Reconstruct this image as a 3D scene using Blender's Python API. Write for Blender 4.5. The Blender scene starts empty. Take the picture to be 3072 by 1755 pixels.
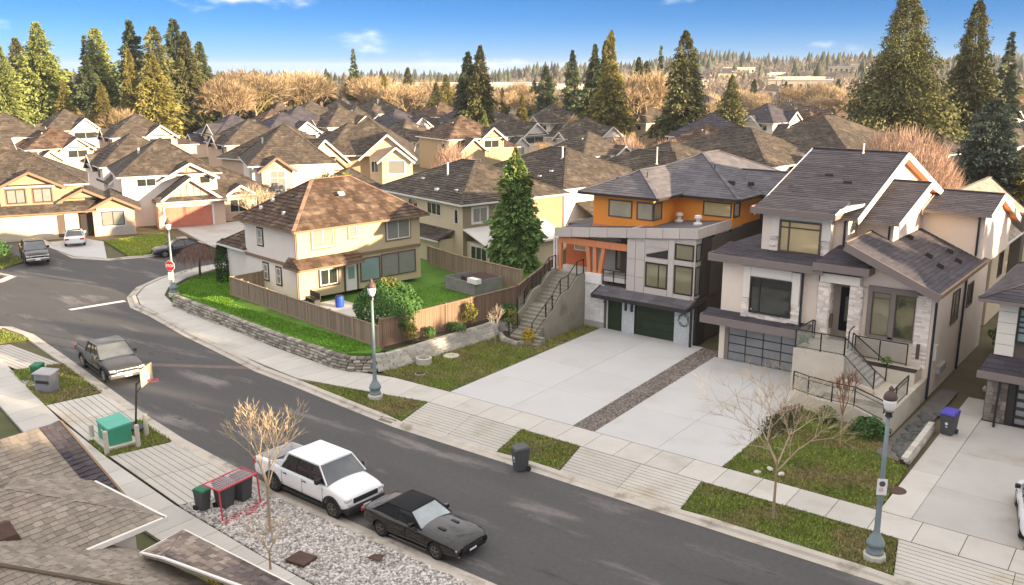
import bpy, bmesh, math, random
import numpy as np
from mathutils import Vector, Matrix
from mathutils.geometry import tessellate_polygon

R = math.radians
rng = random.Random(7)
npr = np.random.default_rng(7)
scene = bpy.context.scene
COL = scene.collection

# ------------------------------------------------------------------ camera
cam_data = bpy.data.cameras.new('camera')
cam_data.lens = 2780 / 3072 * 36
cam_data.sensor_width = 36
cam_data.clip_start = 0.5
cam_data.clip_end = 9000
cam = bpy.data.objects.new('camera', cam_data)
cam.location = (0, 0, 17)
cam.rotation_euler = (R(90 - 13.70), 0, R(37.6))
COL.objects.link(cam)
scene.camera = cam

# ------------------------------------------------------------------ light
CLOUD = (1.7, 0.4, 0.2)
SUN_AZ = 10.0      # degrees from +X towards +Y
SUN_EL = 10.5
sun_data = bpy.data.lights.new('sun', 'SUN')
sun_data.energy = 5.0
sun_data.angle = R(0.6)
sun_data.color = (1.0, 0.77, 0.50)
sun = bpy.data.objects.new('sun', sun_data)
sd = Vector((math.cos(R(SUN_AZ)) * math.cos(R(SUN_EL)), math.sin(R(SUN_AZ)) * math.cos(R(SUN_EL)), math.sin(R(SUN_EL))))
sun.rotation_euler = sd.to_track_quat('Z', 'Y').to_euler()
sun.location = (60, 40, 40)
COL.objects.link(sun)

world = bpy.data.worlds.new('World')
scene.world = world
world.use_nodes = True
wn = world.node_tree.nodes; wl = world.node_tree.links
wn.clear()
def N(nodes, t, **kw):
    n = nodes.new(t)
    for k, v in kw.items(): setattr(n, k, v)
    return n
out = N(wn, 'ShaderNodeOutputWorld'); bg = N(wn, 'ShaderNodeBackground')
tc = N(wn, 'ShaderNodeTexCoord'); sep = N(wn, 'ShaderNodeSeparateXYZ')
wl.new(tc.outputs['Generated'], sep.inputs[0])
def math_(nodes, links, op, a, b=None, c=None, clamp=False):
    n = N(nodes, 'ShaderNodeMath', operation=op); n.use_clamp = clamp
    for i, x in enumerate((a, b, c)):
        if x is None: continue
        if isinstance(x, (int, float)): n.inputs[i].default_value = x
        else: links.new(x, n.inputs[i])
    return n.outputs[0]
M_ = lambda op, a, b=None, c=None, clamp=False: math_(wn, wl, op, a, b, c, clamp)
# clear winter blue: the Nishita sky is looked up a little higher than the true elevation
zz = M_('MULTIPLY_ADD', M_('MAXIMUM', sep.outputs[2], 0.0), 3.2, 0.10)
cmb = N(wn, 'ShaderNodeCombineXYZ')
wl.new(sep.outputs[0], cmb.inputs[0]); wl.new(sep.outputs[1], cmb.inputs[1]); wl.new(zz, cmb.inputs[2])
nrm = N(wn, 'ShaderNodeVectorMath', operation='NORMALIZE'); wl.new(cmb.outputs[0], nrm.inputs[0])
sky = N(wn, 'ShaderNodeTexSky')
sky.sky_type = 'NISHITA'; sky.sun_disc = False
sky.sun_elevation = R(SUN_EL); sky.sun_rotation = R(90 - SUN_AZ)
sky.air_density = 1.0; sky.dust_density = 0.3; sky.ozone_density = 2.5
wl.new(nrm.outputs[0], sky.inputs[0])
hsv = N(wn, 'ShaderNodeHueSaturation'); hsv.inputs['Saturation'].default_value = 1.26; hsv.inputs['Value'].default_value = 1.45
tint = N(wn, 'ShaderNodeMixRGB', blend_type='MULTIPLY'); tint.inputs[0].default_value = 1; tint.inputs[2].default_value = (.88, .86, 1.0, 1)
wl.new(sky.outputs[0], tint.inputs[1]); wl.new(tint.outputs[0], hsv.inputs['Color'])
# clouds: soft broken cumulus, thickening gently with elevation
div = N(wn, 'ShaderNodeVectorMath', operation='MULTIPLY'); wl.new(tc.outputs['Generated'], div.inputs[0]); div.inputs[1].default_value = (1, 1, 2.6)
cofs = N(wn, 'ShaderNodeVectorMath', operation='ADD'); cofs.inputs[1].default_value = CLOUD; wl.new(div.outputs[0], cofs.inputs[0])
n1 = N(wn, 'ShaderNodeTexNoise'); n1.inputs['Scale'].default_value = 7.5; n1.inputs['Detail'].default_value = 7; n1.inputs['Roughness'].default_value = 0.52
wl.new(cofs.outputs[0], n1.inputs['Vector'])
elev = M_('MULTIPLY', M_('SUBTRACT', sep.outputs[2], 0.06), 3.0, clamp=True)
cover = M_('ADD', n1.outputs[0], M_('MULTIPLY', M_('POWER', elev, 0.7), 0.30))
cl = N(wn, 'ShaderNodeMapRange'); cl.interpolation_type = 'SMOOTHSTEP'
wl.new(cover, cl.inputs[0]); cl.inputs[1].default_value = 0.60; cl.inputs[2].default_value = 0.80
# pale band at the horizon
hz = N(wn, 'ShaderNodeMapRange'); hz.interpolation_type = 'SMOOTHSTEP'
wl.new(sep.outputs[2], hz.inputs[0]); hz.inputs[1].default_value = -0.015; hz.inputs[2].default_value = 0.05
hz.inputs[3].default_value = 0.62; hz.inputs[4].default_value = 0.0
mixh = N(wn, 'ShaderNodeMixRGB'); wl.new(hz.outputs[0], mixh.inputs[0]); wl.new(hsv.outputs[0], mixh.inputs[1]); mixh.inputs[2].default_value = (2.2, 3.2, 4.5, 1)
mixc = N(wn, 'ShaderNodeMixRGB'); wl.new(cl.outputs[0], mixc.inputs[0]); wl.new(mixh.outputs[0], mixc.inputs[1]); mixc.inputs[2].default_value = (9.9, 9.45, 9.15, 1)
wl.new(mixc.outputs[0], bg.inputs[0]); bg.inputs[1].default_value = 0.053
wl.new(bg.outputs[0], out.inputs[0])

vs = scene.view_settings
vs.view_transform = 'Standard'; vs.look = 'None'; vs.exposure = 1.78; vs.gamma = 1.0
vs.use_curve_mapping = False
scene.render.engine = 'CYCLES'
scene.cycles.max_bounces = 5; scene.cycles.diffuse_bounces = 3; scene.cycles.glossy_bounces = 2
scene.cycles.transmission_bounces = 2; scene.cycles.transparent_max_bounces = 6
scene.cycles.use_denoising = True

# ------------------------------------------------------------------ materials
MATS = {}
def mat(name, base, rough=0.85, var=0.12, scale=1.5, fine=0.06, fscale=25, bump=0.0, bscale=40, spec=0.3,
        metal=0.0, face=0.0, col2=None, c2scale=0.35, c2lo=0.45, c2hi=0.65, col3=None, c3scale=.6, c3lo=.65, c3hi=.8, rnd=0.0, coat=0.0, stretch=None, emit=None):
    m = bpy.data.materials.new(name); m.use_nodes = True
    nt = m.node_tree; nd = nt.nodes; lk = nt.links
    b = nd['Principled BSDF']
    b.inputs['Roughness'].default_value = rough; b.inputs['Metallic'].default_value = metal
    b.inputs['Specular IOR Level'].default_value = spec
    if coat: b.inputs['Coat Weight'].default_value = coat; b.inputs['Coat Roughness'].default_value = 0.05
    tcn = N(nd, 'ShaderNodeTexCoord'); vec = tcn.outputs['Object']
    if stretch:
        mp = N(nd, 'ShaderNodeMapping'); mp.inputs['Scale'].default_value = stretch
        lk.new(vec, mp.inputs[0]); vec = mp.outputs[0]
    def noise(sc, det=4, ro=0.55):
        n = N(nd, 'ShaderNodeTexNoise'); n.inputs['Scale'].default_value = sc
        n.inputs['Detail'].default_value = det; n.inputs['Roughness'].default_value = ro
        lk.new(vec, n.inputs['Vector']); return n.outputs[0]
    col = None
    rgb = N(nd, 'ShaderNodeRGB'); rgb.outputs[0].default_value = (*base, 1); col = rgb.outputs[0]
    if col2 is not None:
        mr = N(nd, 'ShaderNodeMapRange'); mr.interpolation_type = 'SMOOTHSTEP'
        lk.new(noise(c2scale, 6, 0.6), mr.inputs[0]); mr.inputs[1].default_value = c2lo; mr.inputs[2].default_value = c2hi
        mx = N(nd, 'ShaderNodeMixRGB'); lk.new(mr.outputs[0], mx.inputs[0]); lk.new(col, mx.inputs[1]); mx.inputs[2].default_value = (*col2, 1)
        col = mx.outputs[0]
    if col3 is not None:
        mr = N(nd, 'ShaderNodeMapRange'); mr.interpolation_type = 'SMOOTHSTEP'
        lk.new(noise(c3scale, 8, 0.68), mr.inputs[0]); mr.inputs[1].default_value = c3lo; mr.inputs[2].default_value = c3hi
        mx = N(nd, 'ShaderNodeMixRGB'); lk.new(mr.outputs[0], mx.inputs[0]); lk.new(col, mx.inputs[1]); mx.inputs[2].default_value = (*col3, 1)
        col = mx.outputs[0]
    f = None
    def addf(x, amt, mid=0.5):
        nonlocal f
        v = math_(nd, lk, 'MULTIPLY_ADD', x, 2 * amt, 1 - 2 * amt * mid)
        f = v if f is None else math_(nd, lk, 'MULTIPLY', f, v)
    if var: addf(noise(scale), var * 1.8)
    if fine: addf(noise(fscale, 3), fine * 1.8)
    if face:
        at = N(nd, 'ShaderNodeAttribute'); at.attribute_name = 'v'; addf(at.outputs['Fac'], face)
    if rnd:
        oi = N(nd, 'ShaderNodeObjectInfo'); addf(oi.outputs['Random'], rnd)
    if f is not None:
        mx = N(nd, 'ShaderNodeVectorMath', operation='SCALE'); lk.new(col, mx.inputs[0]); lk.new(f, mx.inputs['Scale']); col = mx.outputs[0]
    lk.new(col, b.inputs['Base Color'])
    if bump:
        bp = N(nd, 'ShaderNodeBump'); bp.inputs['Strength'].default_value = bump; bp.inputs['Distance'].default_value = 0.02
        lk.new(noise(bscale, 3), bp.inputs['Height']); lk.new(bp.outputs[0], b.inputs['Normal'])
    if emit: b.inputs['Emission Color'].default_value = (*emit[0], 1); b.inputs['Emission Strength'].default_value = emit[1]
    MATS[name] = m
    return m
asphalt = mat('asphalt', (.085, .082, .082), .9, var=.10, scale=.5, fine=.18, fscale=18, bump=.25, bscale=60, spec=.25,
              col2=(.215, .195, .19), c2scale=.55, c2lo=.54, c2hi=.72, stretch=(.28, 1.1, 1), col3=(.055,.052,.052), c3scale=1.1, c3lo=.58, c3hi=.7)  # second colour: pale wear that also stands for streaks of sunlight
concrete = mat('concrete', (.49, .465, .425), .85, var=.08, scale=.6, fine=.05, fscale=14, bump=.06, rnd=.07, spec=.25, col2=(.42, .385, .335), c2scale=.5, c2lo=.5, c2hi=.75, col3=(.27,.23,.19), c3scale=.7, c3lo=.67, c3hi=.82)
drive = mat('drive_concrete', (.50, .495, .485), .8, var=.05, scale=.5, fine=.03, rnd=.03, spec=.25, col2=(.44, .42, .39), c2scale=.3, c2lo=.52, c2hi=.75, col3=(.30,.26,.21), c3scale=.55, c3lo=.66, c3hi=.80)
apronm = mat('apron_concrete', (.48, .45, .405), .85, var=.1, scale=.7, fine=.06, rnd=.08, col2=(.40, .345, .26), c2scale=.4, c2lo=.5, c2hi=.7)
kerbm = mat('kerb_concrete', (.46, .415, .36), .9, var=.14, scale=1.2, fine=.1, col2=(.27, .23, .19), c2scale=.9, c2lo=.52, c2hi=.7)
wallconc = mat('board_concrete', (.29, .268, .215), .88, var=.14, scale=.8, fine=.08, col2=(.175, .165, .125), c2scale=.55, c2lo=.5, c2hi=.72)
soil = mat('soil', (.055, .042, .03), .95, var=.3, scale=1.2, fine=.3, fscale=14)
lawnm = mat('lawn_soil', (.085, .125, .024), .95, var=.25, scale=.6, fine=.3, fscale=12, col2=(.15, .12, .055), c2scale=.3, c2lo=.42, c2hi=.62)
lushsoil = mat('lush_soil', (.085, .19, .02), .95, var=.25, scale=.6, fine=.3, fscale=12)
grassm = mat('grass_blades', (.205, .245, .045), .8, var=.3, scale=.5, fine=.2, fscale=6, face=.4, col2=(.27, .215, .095), c2scale=.42, c2lo=.46, c2hi=.6)
lushm = mat('lush_blades', (.14, .29, .025), .8, var=.25, scale=.5, fine=.15, face=.4)
sunnym = mat('sun_tinted_blades', (.30, .36, .035), .8, var=.25, scale=.5, fine=.15, face=.3)  # brighter copy of the grass with sunlight put into its colour
ground_far = mat('ground_field', (.13, .105, .062), .95, var=.35, scale=.06, fine=.2, fscale=.5, col2=(.09, .10, .04), c2scale=.02, c2lo=.45, c2hi=.6)
gravelm = mat('river_rock', (.46, .425, .40), .8, var=.1, face=.55, fine=0)
gravelbase = mat('gravel_bed', (.15, .135, .125), .95, var=.2, fine=.3)
strip_rock = mat('strip_rock', (.225, .19, .165), .85, var=.1, face=.5, fine=0)
stonem = mat('wall_stone', (.285, .26, .215), .9, var=.15, scale=3, fine=.15, rnd=.45, bump=.3)
blockm = mat('pale_block', (.47, .44, .39), .9, var=.12, scale=3, fine=.12, rnd=.22, bump=.2)
fencem = mat('cedar_fence', (.285, .215, .155), .88, var=.16, scale=2, fine=.12, rnd=.18, stretch=(6, 6, .6))
fencepost = mat('fence_post', (.34, .245, .165), .88, var=.15, fine=.1, stretch=(6, 6, .6))
fencedark = mat('dark_fence', (.20, .132, .092), .88, var=.2, scale=2, fine=.12, rnd=.2, stretch=(6, 6, .6))
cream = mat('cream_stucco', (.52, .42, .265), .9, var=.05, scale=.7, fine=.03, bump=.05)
beige = mat('beige_stucco', (.84, .715, .60), .9, var=.05, scale=.7, fine=.03, bump=.05)
beige2 = mat('pale_beige_stucco', (.62, .52, .36), .9, var=.06, scale=.7, fine=.03)
white_st = mat('white_stucco', (.77, .70, .64), .9, var=.05, scale=.7, fine=.03, bump=.04)
greyst = mat('grey_stucco', (.42, .40, .385), .9, var=.05, scale=.7, fine=.03)
palep = mat('pale_panel', (.80, .745, .66), .75, var=.04, scale=.9, fine=.02)
pinkst = mat('pink_beige_stucco', (.60, .43, .32), .9, var=.05, fine=.03)
brownst = mat('tan_brown_siding', (.40, .31, .195), .9, var=.08, fine=.03)
trim_white = mat('white_trim', (.72, .69, .64), .6, var=.04, fine=.02)
trim_tan = mat('tan_trim', (.23, .155, .10), .7, var=.08, fine=.03)
fasciam = mat('taupe_fascia', (.22, .18, .165), .7, var=.06, fine=.03)
darktrim = mat('dark_trim', (.035, .031, .03), .5, var=.08, fine=.02)
brownwin = mat('brown_window_frame', (.115, .085, .07), .6, var=.06, fine=.02)
blackmetal = mat('black_metal', (.018, .018, .019), .45, var=.05, fine=0, spec=.5)
navym = mat('navy_downpipe', (.022, .026, .045), .45, var=.05, fine=0)
ledge = mat('ledger_stone', (.82, .73, .655), .9, var=.1, scale=3, fine=.1, face=.2, bump=.25)
greypanel = mat('grey_facade_panel', (.56, .495, .45), .7, var=.05, scale=.8, fine=.02, rnd=.06)
seamm = mat('dark_seam', (.06, .05, .045), .8, var=.05, fine=0)
orangem = mat('orange_cladding', (.86, .31, .05), .65, var=.06, scale=.9, fine=.03)
cedarpost = mat('orange_timber', (.66, .25, .11), .65, var=.12, scale=2, fine=.06, stretch=(4, 4, .5))
whitebrick = mat('white_brick', (.78, .755, .73), .85, var=.06, scale=2.5, fine=.06, face=.1, bump=.15)
pebble = mat('pebble_dash', (.50, .52, .53), .9, var=.1, scale=6, fine=.5, fscale=34)
greendoor = mat('dark_green_door', (.022, .036, .017), .6, var=.15, fine=.15, fscale=40)
darkbrick = mat('dark_side_brick', (.115, .10, .088), .9, var=.12, scale=2, fine=.15, fscale=20)
asph_roof = mat('charcoal_shingle', (.066, .059, .070), .9, var=.18, scale=.8, fine=.22, fscale=16, face=.22, bump=.2, bscale=25)
grey_roof = mat('grey_shingle', (.125, .117, .128), .9, var=.18, scale=.7, fine=.18, fscale=16, face=.18, bump=.2, bscale=25)
tan_roof = mat('tan_asphalt_shingle', (.265, .225, .185), .9, var=.16, scale=.8, fine=.18, fscale=20, face=.22, bump=.2, rnd=.1, col2=(.22, .18, .15), c2scale=.45, c2lo=.5, c2hi=.7)
shake = mat('cedar_shake', (.095, .060, .042), .92, var=.25, scale=.9, fine=.2, fscale=9, face=.42, col2=(.165, .115, .082), c2scale=.7, c2lo=.5, c2hi=.65)
shake2 = mat('weathered_shake', (.080, .064, .052), .92, var=.22, scale=.9, fine=.2, fscale=9, face=.34, col2=(.125, .098, .075), c2scale=.5, c2lo=.5, c2hi=.66)
glass_dark = mat('dark_window_glass', (.045, .05, .047), .06, var=.3, scale=1.3, fine=0, spec=.8)
glass_blind = mat('blind_window_glass', (.33, .325, .30), .12, var=.12, scale=1.2, fine=0, spec=.7, stretch=(1, 1, 8))
glass_warm = mat('warm_window_glass', (.60, .49, .27), .08, var=.12, scale=.5, fine=0, spec=.9)  # cream base stands in for the reflection of warm sunlit houses opposite
glass_green = mat('green_window_glass', (.17, .165, .085), .06, var=.4, scale=1.0, fine=0, spec=.9, col2=(.05, .065, .04), c2scale=.8, c2lo=.45, c2hi=.58)
glass_cream = mat('cream_window_glass', (.50, .455, .36), .1, var=.25, scale=.9, fine=0, spec=.8)
glass_olive = mat('olive_window_glass', (.29, .265, .17), .08, var=.14, scale=.7, fine=0, spec=.8)
glass_teal = mat('teal_window_glass', (.30, .42, .42), .10, var=.15, scale=.7, fine=0, spec=.8)
garage_glass = mat('frosted_garage_glass', (.235, .245, .255), .25, var=.15, scale=.9, fine=0, spec=.6)
rail_glass = mat('rail_glass', (.30, .31, .27), .08, var=.15, fine=0, spec=.8)
b_ = rail_glass.node_tree.nodes['Principled BSDF']; b_.inputs['Alpha'].default_value = 0.28
redm = mat('salmon_red_door', (.54, .185, .125), .7, var=.1, fine=.04)
garage_white = mat('pale_garage_door', (.60, .52, .38), .7, var=.05, fine=.02)
teal_pole = mat('teal_lamp_paint', (.20, .25, .262), .5, var=.15, scale=3, fine=.08)
globe = mat('white_lamp_globe', (.82, .79, .76), .35, var=.04, fine=0)
brown_cap = mat('brown_lamp_cap', (.10, .065, .055), .5, var=.1, fine=.03)
paint_white = mat('road_paint', (.72, .70, .67), .7, var=.12, scale=4, fine=.1)
plastic_grey = mat('grey_bin_plastic', (.075, .078, .082), .55, var=.15, scale=5, fine=.06)
plastic_black = mat('black_plastic', (.025, .025, .026), .5, var=.1, fine=.03)
plastic_blue = mat('blue_lid_plastic', (.075, .06, .38), .5, var=.15, scale=6, fine=.06)
plastic_green = mat('green_bin_plastic', (.02, .15, .075), .55, var=.1, fine=.05)
utility_green = mat('utility_green_paint', (.055, .30, .195), .55, var=.1, scale=2, fine=.05)
concpost = mat('bollard_concrete', (.52, .48, .41), .9, var=.12, fine=.1)
rust = mat('rusty_iron', (.085, .05, .038), .8, var=.25, scale=4, fine=.15)
signred = mat('sign_red', (.55, .03, .045), .5, var=.05, fine=0)
signwhite = mat('sign_white', (.80, .78, .76), .5, var=.03, fine=0)
netred = mat('red_goal_tube', (.55, .06, .09), .5, var=.1, fine=0)
netcloth = mat('goal_net', (.72, .60, .62), .9, var=.15, fine=.1)
netcloth.node_tree.nodes['Principled BSDF'].inputs['Alpha'].default_value = 0.55
boardm = mat('weathered_backboard', (.58, .47, .30), .7, var=.2, scale=3, fine=.1)
barkm = mat('bark', (.10, .075, .055), .95, var=.25, scale=4, fine=.15)
palebark = mat('pale_bark', (.34, .255, .165), .9, var=.2, scale=4, fine=.1)
twigm = mat('tan_twigs', (.40, .295, .175), .95, var=.2, scale=.4, fine=.1, face=.4, rnd=.4)
twigpink = mat('pink_twigs', (.42, .285, .215), .95, var=.2, scale=.5, fine=.1, face=.35)
needle = mat('dark_needles', (.075, .098, .045), .8, var=.3, scale=.25, fine=.1, fscale=2, face=.5, rnd=.25)
needle_gold = mat('sun_gold_needles', (.185, .162, .04), .8, var=.25, scale=.25, fine=.1, fscale=2, face=.5, rnd=.2)  # gold of sunlit conifers put into the needle colour
needle_olive = mat('olive_needles', (.125, .125, .044), .8, var=.3, scale=.25, fine=.1, fscale=2, face=.5, rnd=.2)
needle_lime = mat('light_green_needles', (.185, .215, .06), .8, var=.25, scale=.25, fine=.1, fscale=2, face=.5, rnd=.15)
needle_blue = mat('blue_green_needles', (.075, .10, .075), .8, var=.3, scale=.5, fine=.1, face=.5)
leaf = mat('shrub_leaves', (.050, .125, .024), .7, var=.3, scale=1.2, fine=.1, face=.55, spec=.4)
leaf_cedar = mat('cedar_leaves', (.155, .255, .07), .75, var=.3, scale=.8, fine=.1, face=.6)
leaf_yel = mat('yellow_leaves', (.42, .30, .02), .75, var=.2, fine=.05, face=.35)
leaf_yg = mat('yellow_green_leaves', (.17, .17, .03), .75, var=.25, fine=.1, face=.45)
leaf_or = mat('orange_leaves', (.34, .17, .07), .8, var=.2, fine=.1, face=.4)
tyre = mat('tyre_rubber', (.018, .018, .018), .8, var=.1, fine=.05)
rimm = mat('dark_alloy', (.22, .20, .19), .35, var=.05, fine=0, metal=.7)
rims = mat('silver_alloy', (.55, .54, .52), .3, var=.05, fine=0, metal=.8)
carglass = mat('car_glass', (.02, .023, .026), .04, var=.05, fine=0, spec=.9)
windscreen = mat('windscreen_glass', (.30, .345, .36), .05, var=.3, scale=1.5, fine=0, spec=.9)
windgrey = mat('dark_windscreen_glass', (.085, .095, .10), .05, var=.3, scale=1.5, fine=0, spec=.9)
paint_w = mat('white_car_paint', (.78, .78, .79), .3, var=.01, fine=0, spec=.5, coat=.6)
paint_k = mat('black_car_paint', (.006, .005, .005), .2, var=.05, fine=0, spec=.5, coat=.45)
paint_g = mat('dark_grey_car_paint', (.030, .029, .029), .3, var=.05, fine=0, spec=.4, coat=.35)
paint_n = mat('dark_navy_car_paint', (.014, .017, .024), .28, var=.05, fine=0, spec=.4, coat=.35)
softtop = mat('black_soft_top', (.013, .013, .015), .85, var=.1, fine=.1)
lampred = mat('tail_lamp_red', (.40, .015, .02), .25, var=.05, fine=0, spec=.6)
lampclear = mat('head_lamp_lens', (.55, .54, .52), .15, var=.15, scale=9, fine=0, spec=.7)
chrome = mat('chrome_trim', (.55, .54, .53), .2, var=.05, fine=0, metal=.9)
bedliner = mat('bed_liner', (.10, .095, .09), .8, var=.1, fine=.05)
hillm = mat('hill_ground', (.15, .12, .08), .95, var=.4, scale=.012, fine=.2, fscale=.1)
forestm = mat('far_forest', (.048, .055, .034), .9, var=.3, scale=.01, fine=0, face=.5)
woodm = mat('far_bare_wood', (.225, .185, .15), .95, var=.25, scale=.02, fine=0, face=.45)
whitebldg = mat('white_roofing', (.66, .60, .54), .8, var=.08, fine=0, rnd=.12)

hazem = bpy.data.materials.new('haze_air'); hazem.use_nodes = True; nt_ = hazem.node_tree; nt_.nodes.clear()
ho = N(nt_.nodes, 'ShaderNodeOutputMaterial'); pv = N(nt_.nodes, 'ShaderNodeVolumePrincipled'); pv.inputs['Color'].default_value = (.86, .91, 1, 1); pv.inputs['Density'].default_value = 0.00011; pv.inputs['Anisotropy'].default_value = 0.2
nt_.links.new(pv.outputs[0], ho.inputs['Volume'])
# ------------------------------------------------------------------ mesh builder
class MB:
    def __init__(s): s.v = []; s.f = []; s.m = []; s.a = []
    def add(s, verts, faces, m=0, a=None):
        o = len(s.v); s.v.extend(tuple(p) for p in verts)
        for f in faces:
            s.f.append(tuple(i + o for i in f)); s.m.append(m)
            s.a.append(rng.random() if a is None else a)
        return s
    def box(s, x0, x1, y0, y1, z0, z1, m=0, a=None):
        v = [(x0,y0,z0),(x1,y0,z0),(x1,y1,z0),(x0,y1,z0),(x0,y0,z1),(x1,y0,z1),(x1,y1,z1),(x0,y1,z1)]
        return s.add(v, [(0,3,2,1),(4,5,6,7),(0,1,5,4),(1,2,6,5),(2,3,7,6),(3,0,4,7)], m, a)
    def obox(s, c, size, rz=0, m=0, a=None, rx=0, ry=0):
        hx, hy, h = size[0]/2, size[1]/2, size[2]/2
        mt = Matrix.Translation(c) @ Matrix.Rotation(rz,4,'Z') @ Matrix.Rotation(ry,4,'Y') @ Matrix.Rotation(rx,4,'X')
        v = [mt @ Vector(p) for p in ((-hx,-hy,-h),(hx,-hy,-h),(hx,hy,-h),(-hx,hy,-h),(-hx,-hy,h),(hx,-hy,h),(hx,hy,h),(-hx,hy,h))]
        return s.add(v, [(0,3,2,1),(4,5,6,7),(0,1,5,4),(1,2,6,5),(2,3,7,6),(3,0,4,7)], m, a)
    def bar(s, p, q, w=.05, h=None, m=0, a=None):
        p = Vector(p); q = Vector(q); d = q - p; h = h or w
        up = Vector((0,0,1)) if abs(d.normalized().z) < .95 else Vector((1,0,0))
        x = d.cross(up).normalized() * w/2; y = x.cross(d).normalized() * h/2
        v = [p-x-y, p+x-y, p+x+y, p-x+y, q-x-y, q+x-y, q+x+y, q-x+y]
        return s.add(v, [(0,3,2,1),(4,5,6,7),(0,1,5,4),(1,2,6,5),(2,3,7,6),(3,0,4,7)], m, a)
    def cyl(s, p, q, r0, r1=None, n=8, m=0, a=None, cap=True):
        p = Vector(p); q = Vector(q); r1 = r0 if r1 is None else r1
        d = (q - p).normalized(); up = Vector((0,0,1)) if abs(d.z) < .9 else Vector((1,0,0))
        x = d.cross(up).normalized(); y = d.cross(x)
        v = []
        for c, r in ((p, r0), (q, r1)):
            for i in range(n):
                t = 2*math.pi*i/n; v.append(c + x*math.cos(t)*r + y*math.sin(t)*r)
        f = [(i, (i+1)%n, n+(i+1)%n, n+i) for i in range(n)]
        if cap: f += [tuple(range(n))[::-1], tuple(range(n, 2*n))]
        return s.add(v, f, m, a)
    def lathe(s, prof, c=(0,0,0), n=16, m=0, axis='Z', a=None):
        v = []
        for r, z in prof:
            for i in range(n):
                t = 2*math.pi*i/n; p = (r*math.cos(t), r*math.sin(t), z)
                if axis == 'Y': p = (p[0], p[2], p[1])
                v.append((p[0]+c[0], p[1]+c[1], p[2]+c[2]))
        f = []
        for k in range(len(prof)-1):
            for i in range(n):
                j = (i+1) % n; f.append((k*n+i, k*n+j, (k+1)*n+j, (k+1)*n+i))
        if prof[0][0] > 1e-4: f.append(tuple(range(n))[::-1])
        if prof[-1][0] > 1e-4: f.append(tuple(range((len(prof)-1)*n, len(prof)*n)))
        return s.add(v, f, m, a)
    def prism(s, poly, z0, z1, m=0, a=None):
        n = len(poly); v = [(x,y,z0) for x,y in poly] + [(x,y,z1) for x,y in poly]
        tri = tessellate_polygon([[Vector((x,y,0)) for x,y in poly]])
        area = sum(poly[i][0]*poly[(i+1)%n][1]-poly[(i+1)%n][0]*poly[i][1] for i in range(n))
        f = []
        for t in tri:
            A,B,C = (poly[i] for i in t)
            ccw = (B[0]-A[0])*(C[1]-A[1])-(B[1]-A[1])*(C[0]-A[0]) > 0
            t = tuple(t) if ccw else tuple(t)[::-1]
            f.append(tuple(i+n for i in t)); f.append(t[::-1])
        for i in range(n):
            j = (i+1) % n
            f.append((i, j, j+n, i+n) if area > 0 else (j, i, i+n, j+n))
        return s.add(v, f, m, a)
    def sheet(s, poly, z, m=0):
        tri = tessellate_polygon([[Vector((x,y,0)) for x,y in poly]]); f = []
        for t in tri:
            A,B,C = (poly[i] for i in t)
            ccw = (B[0]-A[0])*(C[1]-A[1])-(B[1]-A[1])*(C[0]-A[0]) > 0
            f.append(tuple(t) if ccw else tuple(t)[::-1])
        return s.add([(x,y,z) for x,y in poly], f, m)
    def face(s, pts, m=0, a=None): return s.add(pts, [tuple(range(len(pts)))], m, a)
    def slab(s, pts, t=.12, m=0, a=None):
        n = len(pts); v = [tuple(p) for p in pts] + [(p[0],p[1],p[2]-t) for p in pts]
        f = [tuple(range(n)), tuple(range(n,2*n))[::-1]] + [((i+1)%n, i, i+n, (i+1)%n+n) for i in range(n)]
        return s.add(v, f, m, a)
    def mesh(s, name, mats):
        me = bpy.data.meshes.new(name); me.from_pydata(s.v, [], s.f)
        for m in (mats if isinstance(mats, (list, tuple)) else [mats]): me.materials.append(m)
        if len(s.m): me.polygons.foreach_set('material_index', s.m)
        at = me.attributes.new('v', 'FLOAT', 'FACE'); at.data.foreach_set('value', s.a)
        me.update(); return me
    def build(s, name, mats, parent=None, smooth=False, bevel=0.0, stuff=False):
        me = s.mesh(name, mats)
        o = bpy.data.objects.new(name, me); COL.objects.link(o)
        if parent is not None: o.parent = parent
        if smooth: me.polygons.foreach_set('use_smooth', [True]*len(me.polygons)); me.update()
        if bevel:
            b = o.modifiers.new('bevel', 'BEVEL'); b.width = bevel; b.segments = 2; b.limit_method = 'ANGLE'; b.angle_limit = R(40)
        if stuff: o['kind'] = 'stuff'
        return o

def npmesh(name, V, F, mats, parent=None, attr=None, smooth=False):
    """V (n,3), F (m,k) arrays -> object, all faces of k corners"""
    me = bpy.data.meshes.new(name); m, k = F.shape
    me.vertices.add(len(V)); me.vertices.foreach_set('co', np.ascontiguousarray(V, dtype=np.float32).ravel())
    me.loops.add(m*k); me.loops.foreach_set('vertex_index', np.ascontiguousarray(F, dtype=np.int32).ravel())
    me.polygons.add(m); me.polygons.foreach_set('loop_start', np.arange(0, m*k, k, dtype=np.int32))
    try: me.polygons.foreach_set('loop_total', np.full(m, k, dtype=np.int32))
    except Exception: pass
    me.materials.append(mats)
    a = attr if attr is not None else npr.random(m)
    at = me.attributes.new('v', 'FLOAT', 'FACE'); at.data.foreach_set('value', np.asarray(a, dtype=np.float32))
    me.update(calc_edges=True); me.validate()
    o = bpy.data.objects.new(name, me); COL.objects.link(o)
    if parent is not None: o.parent = parent
    return o

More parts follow.
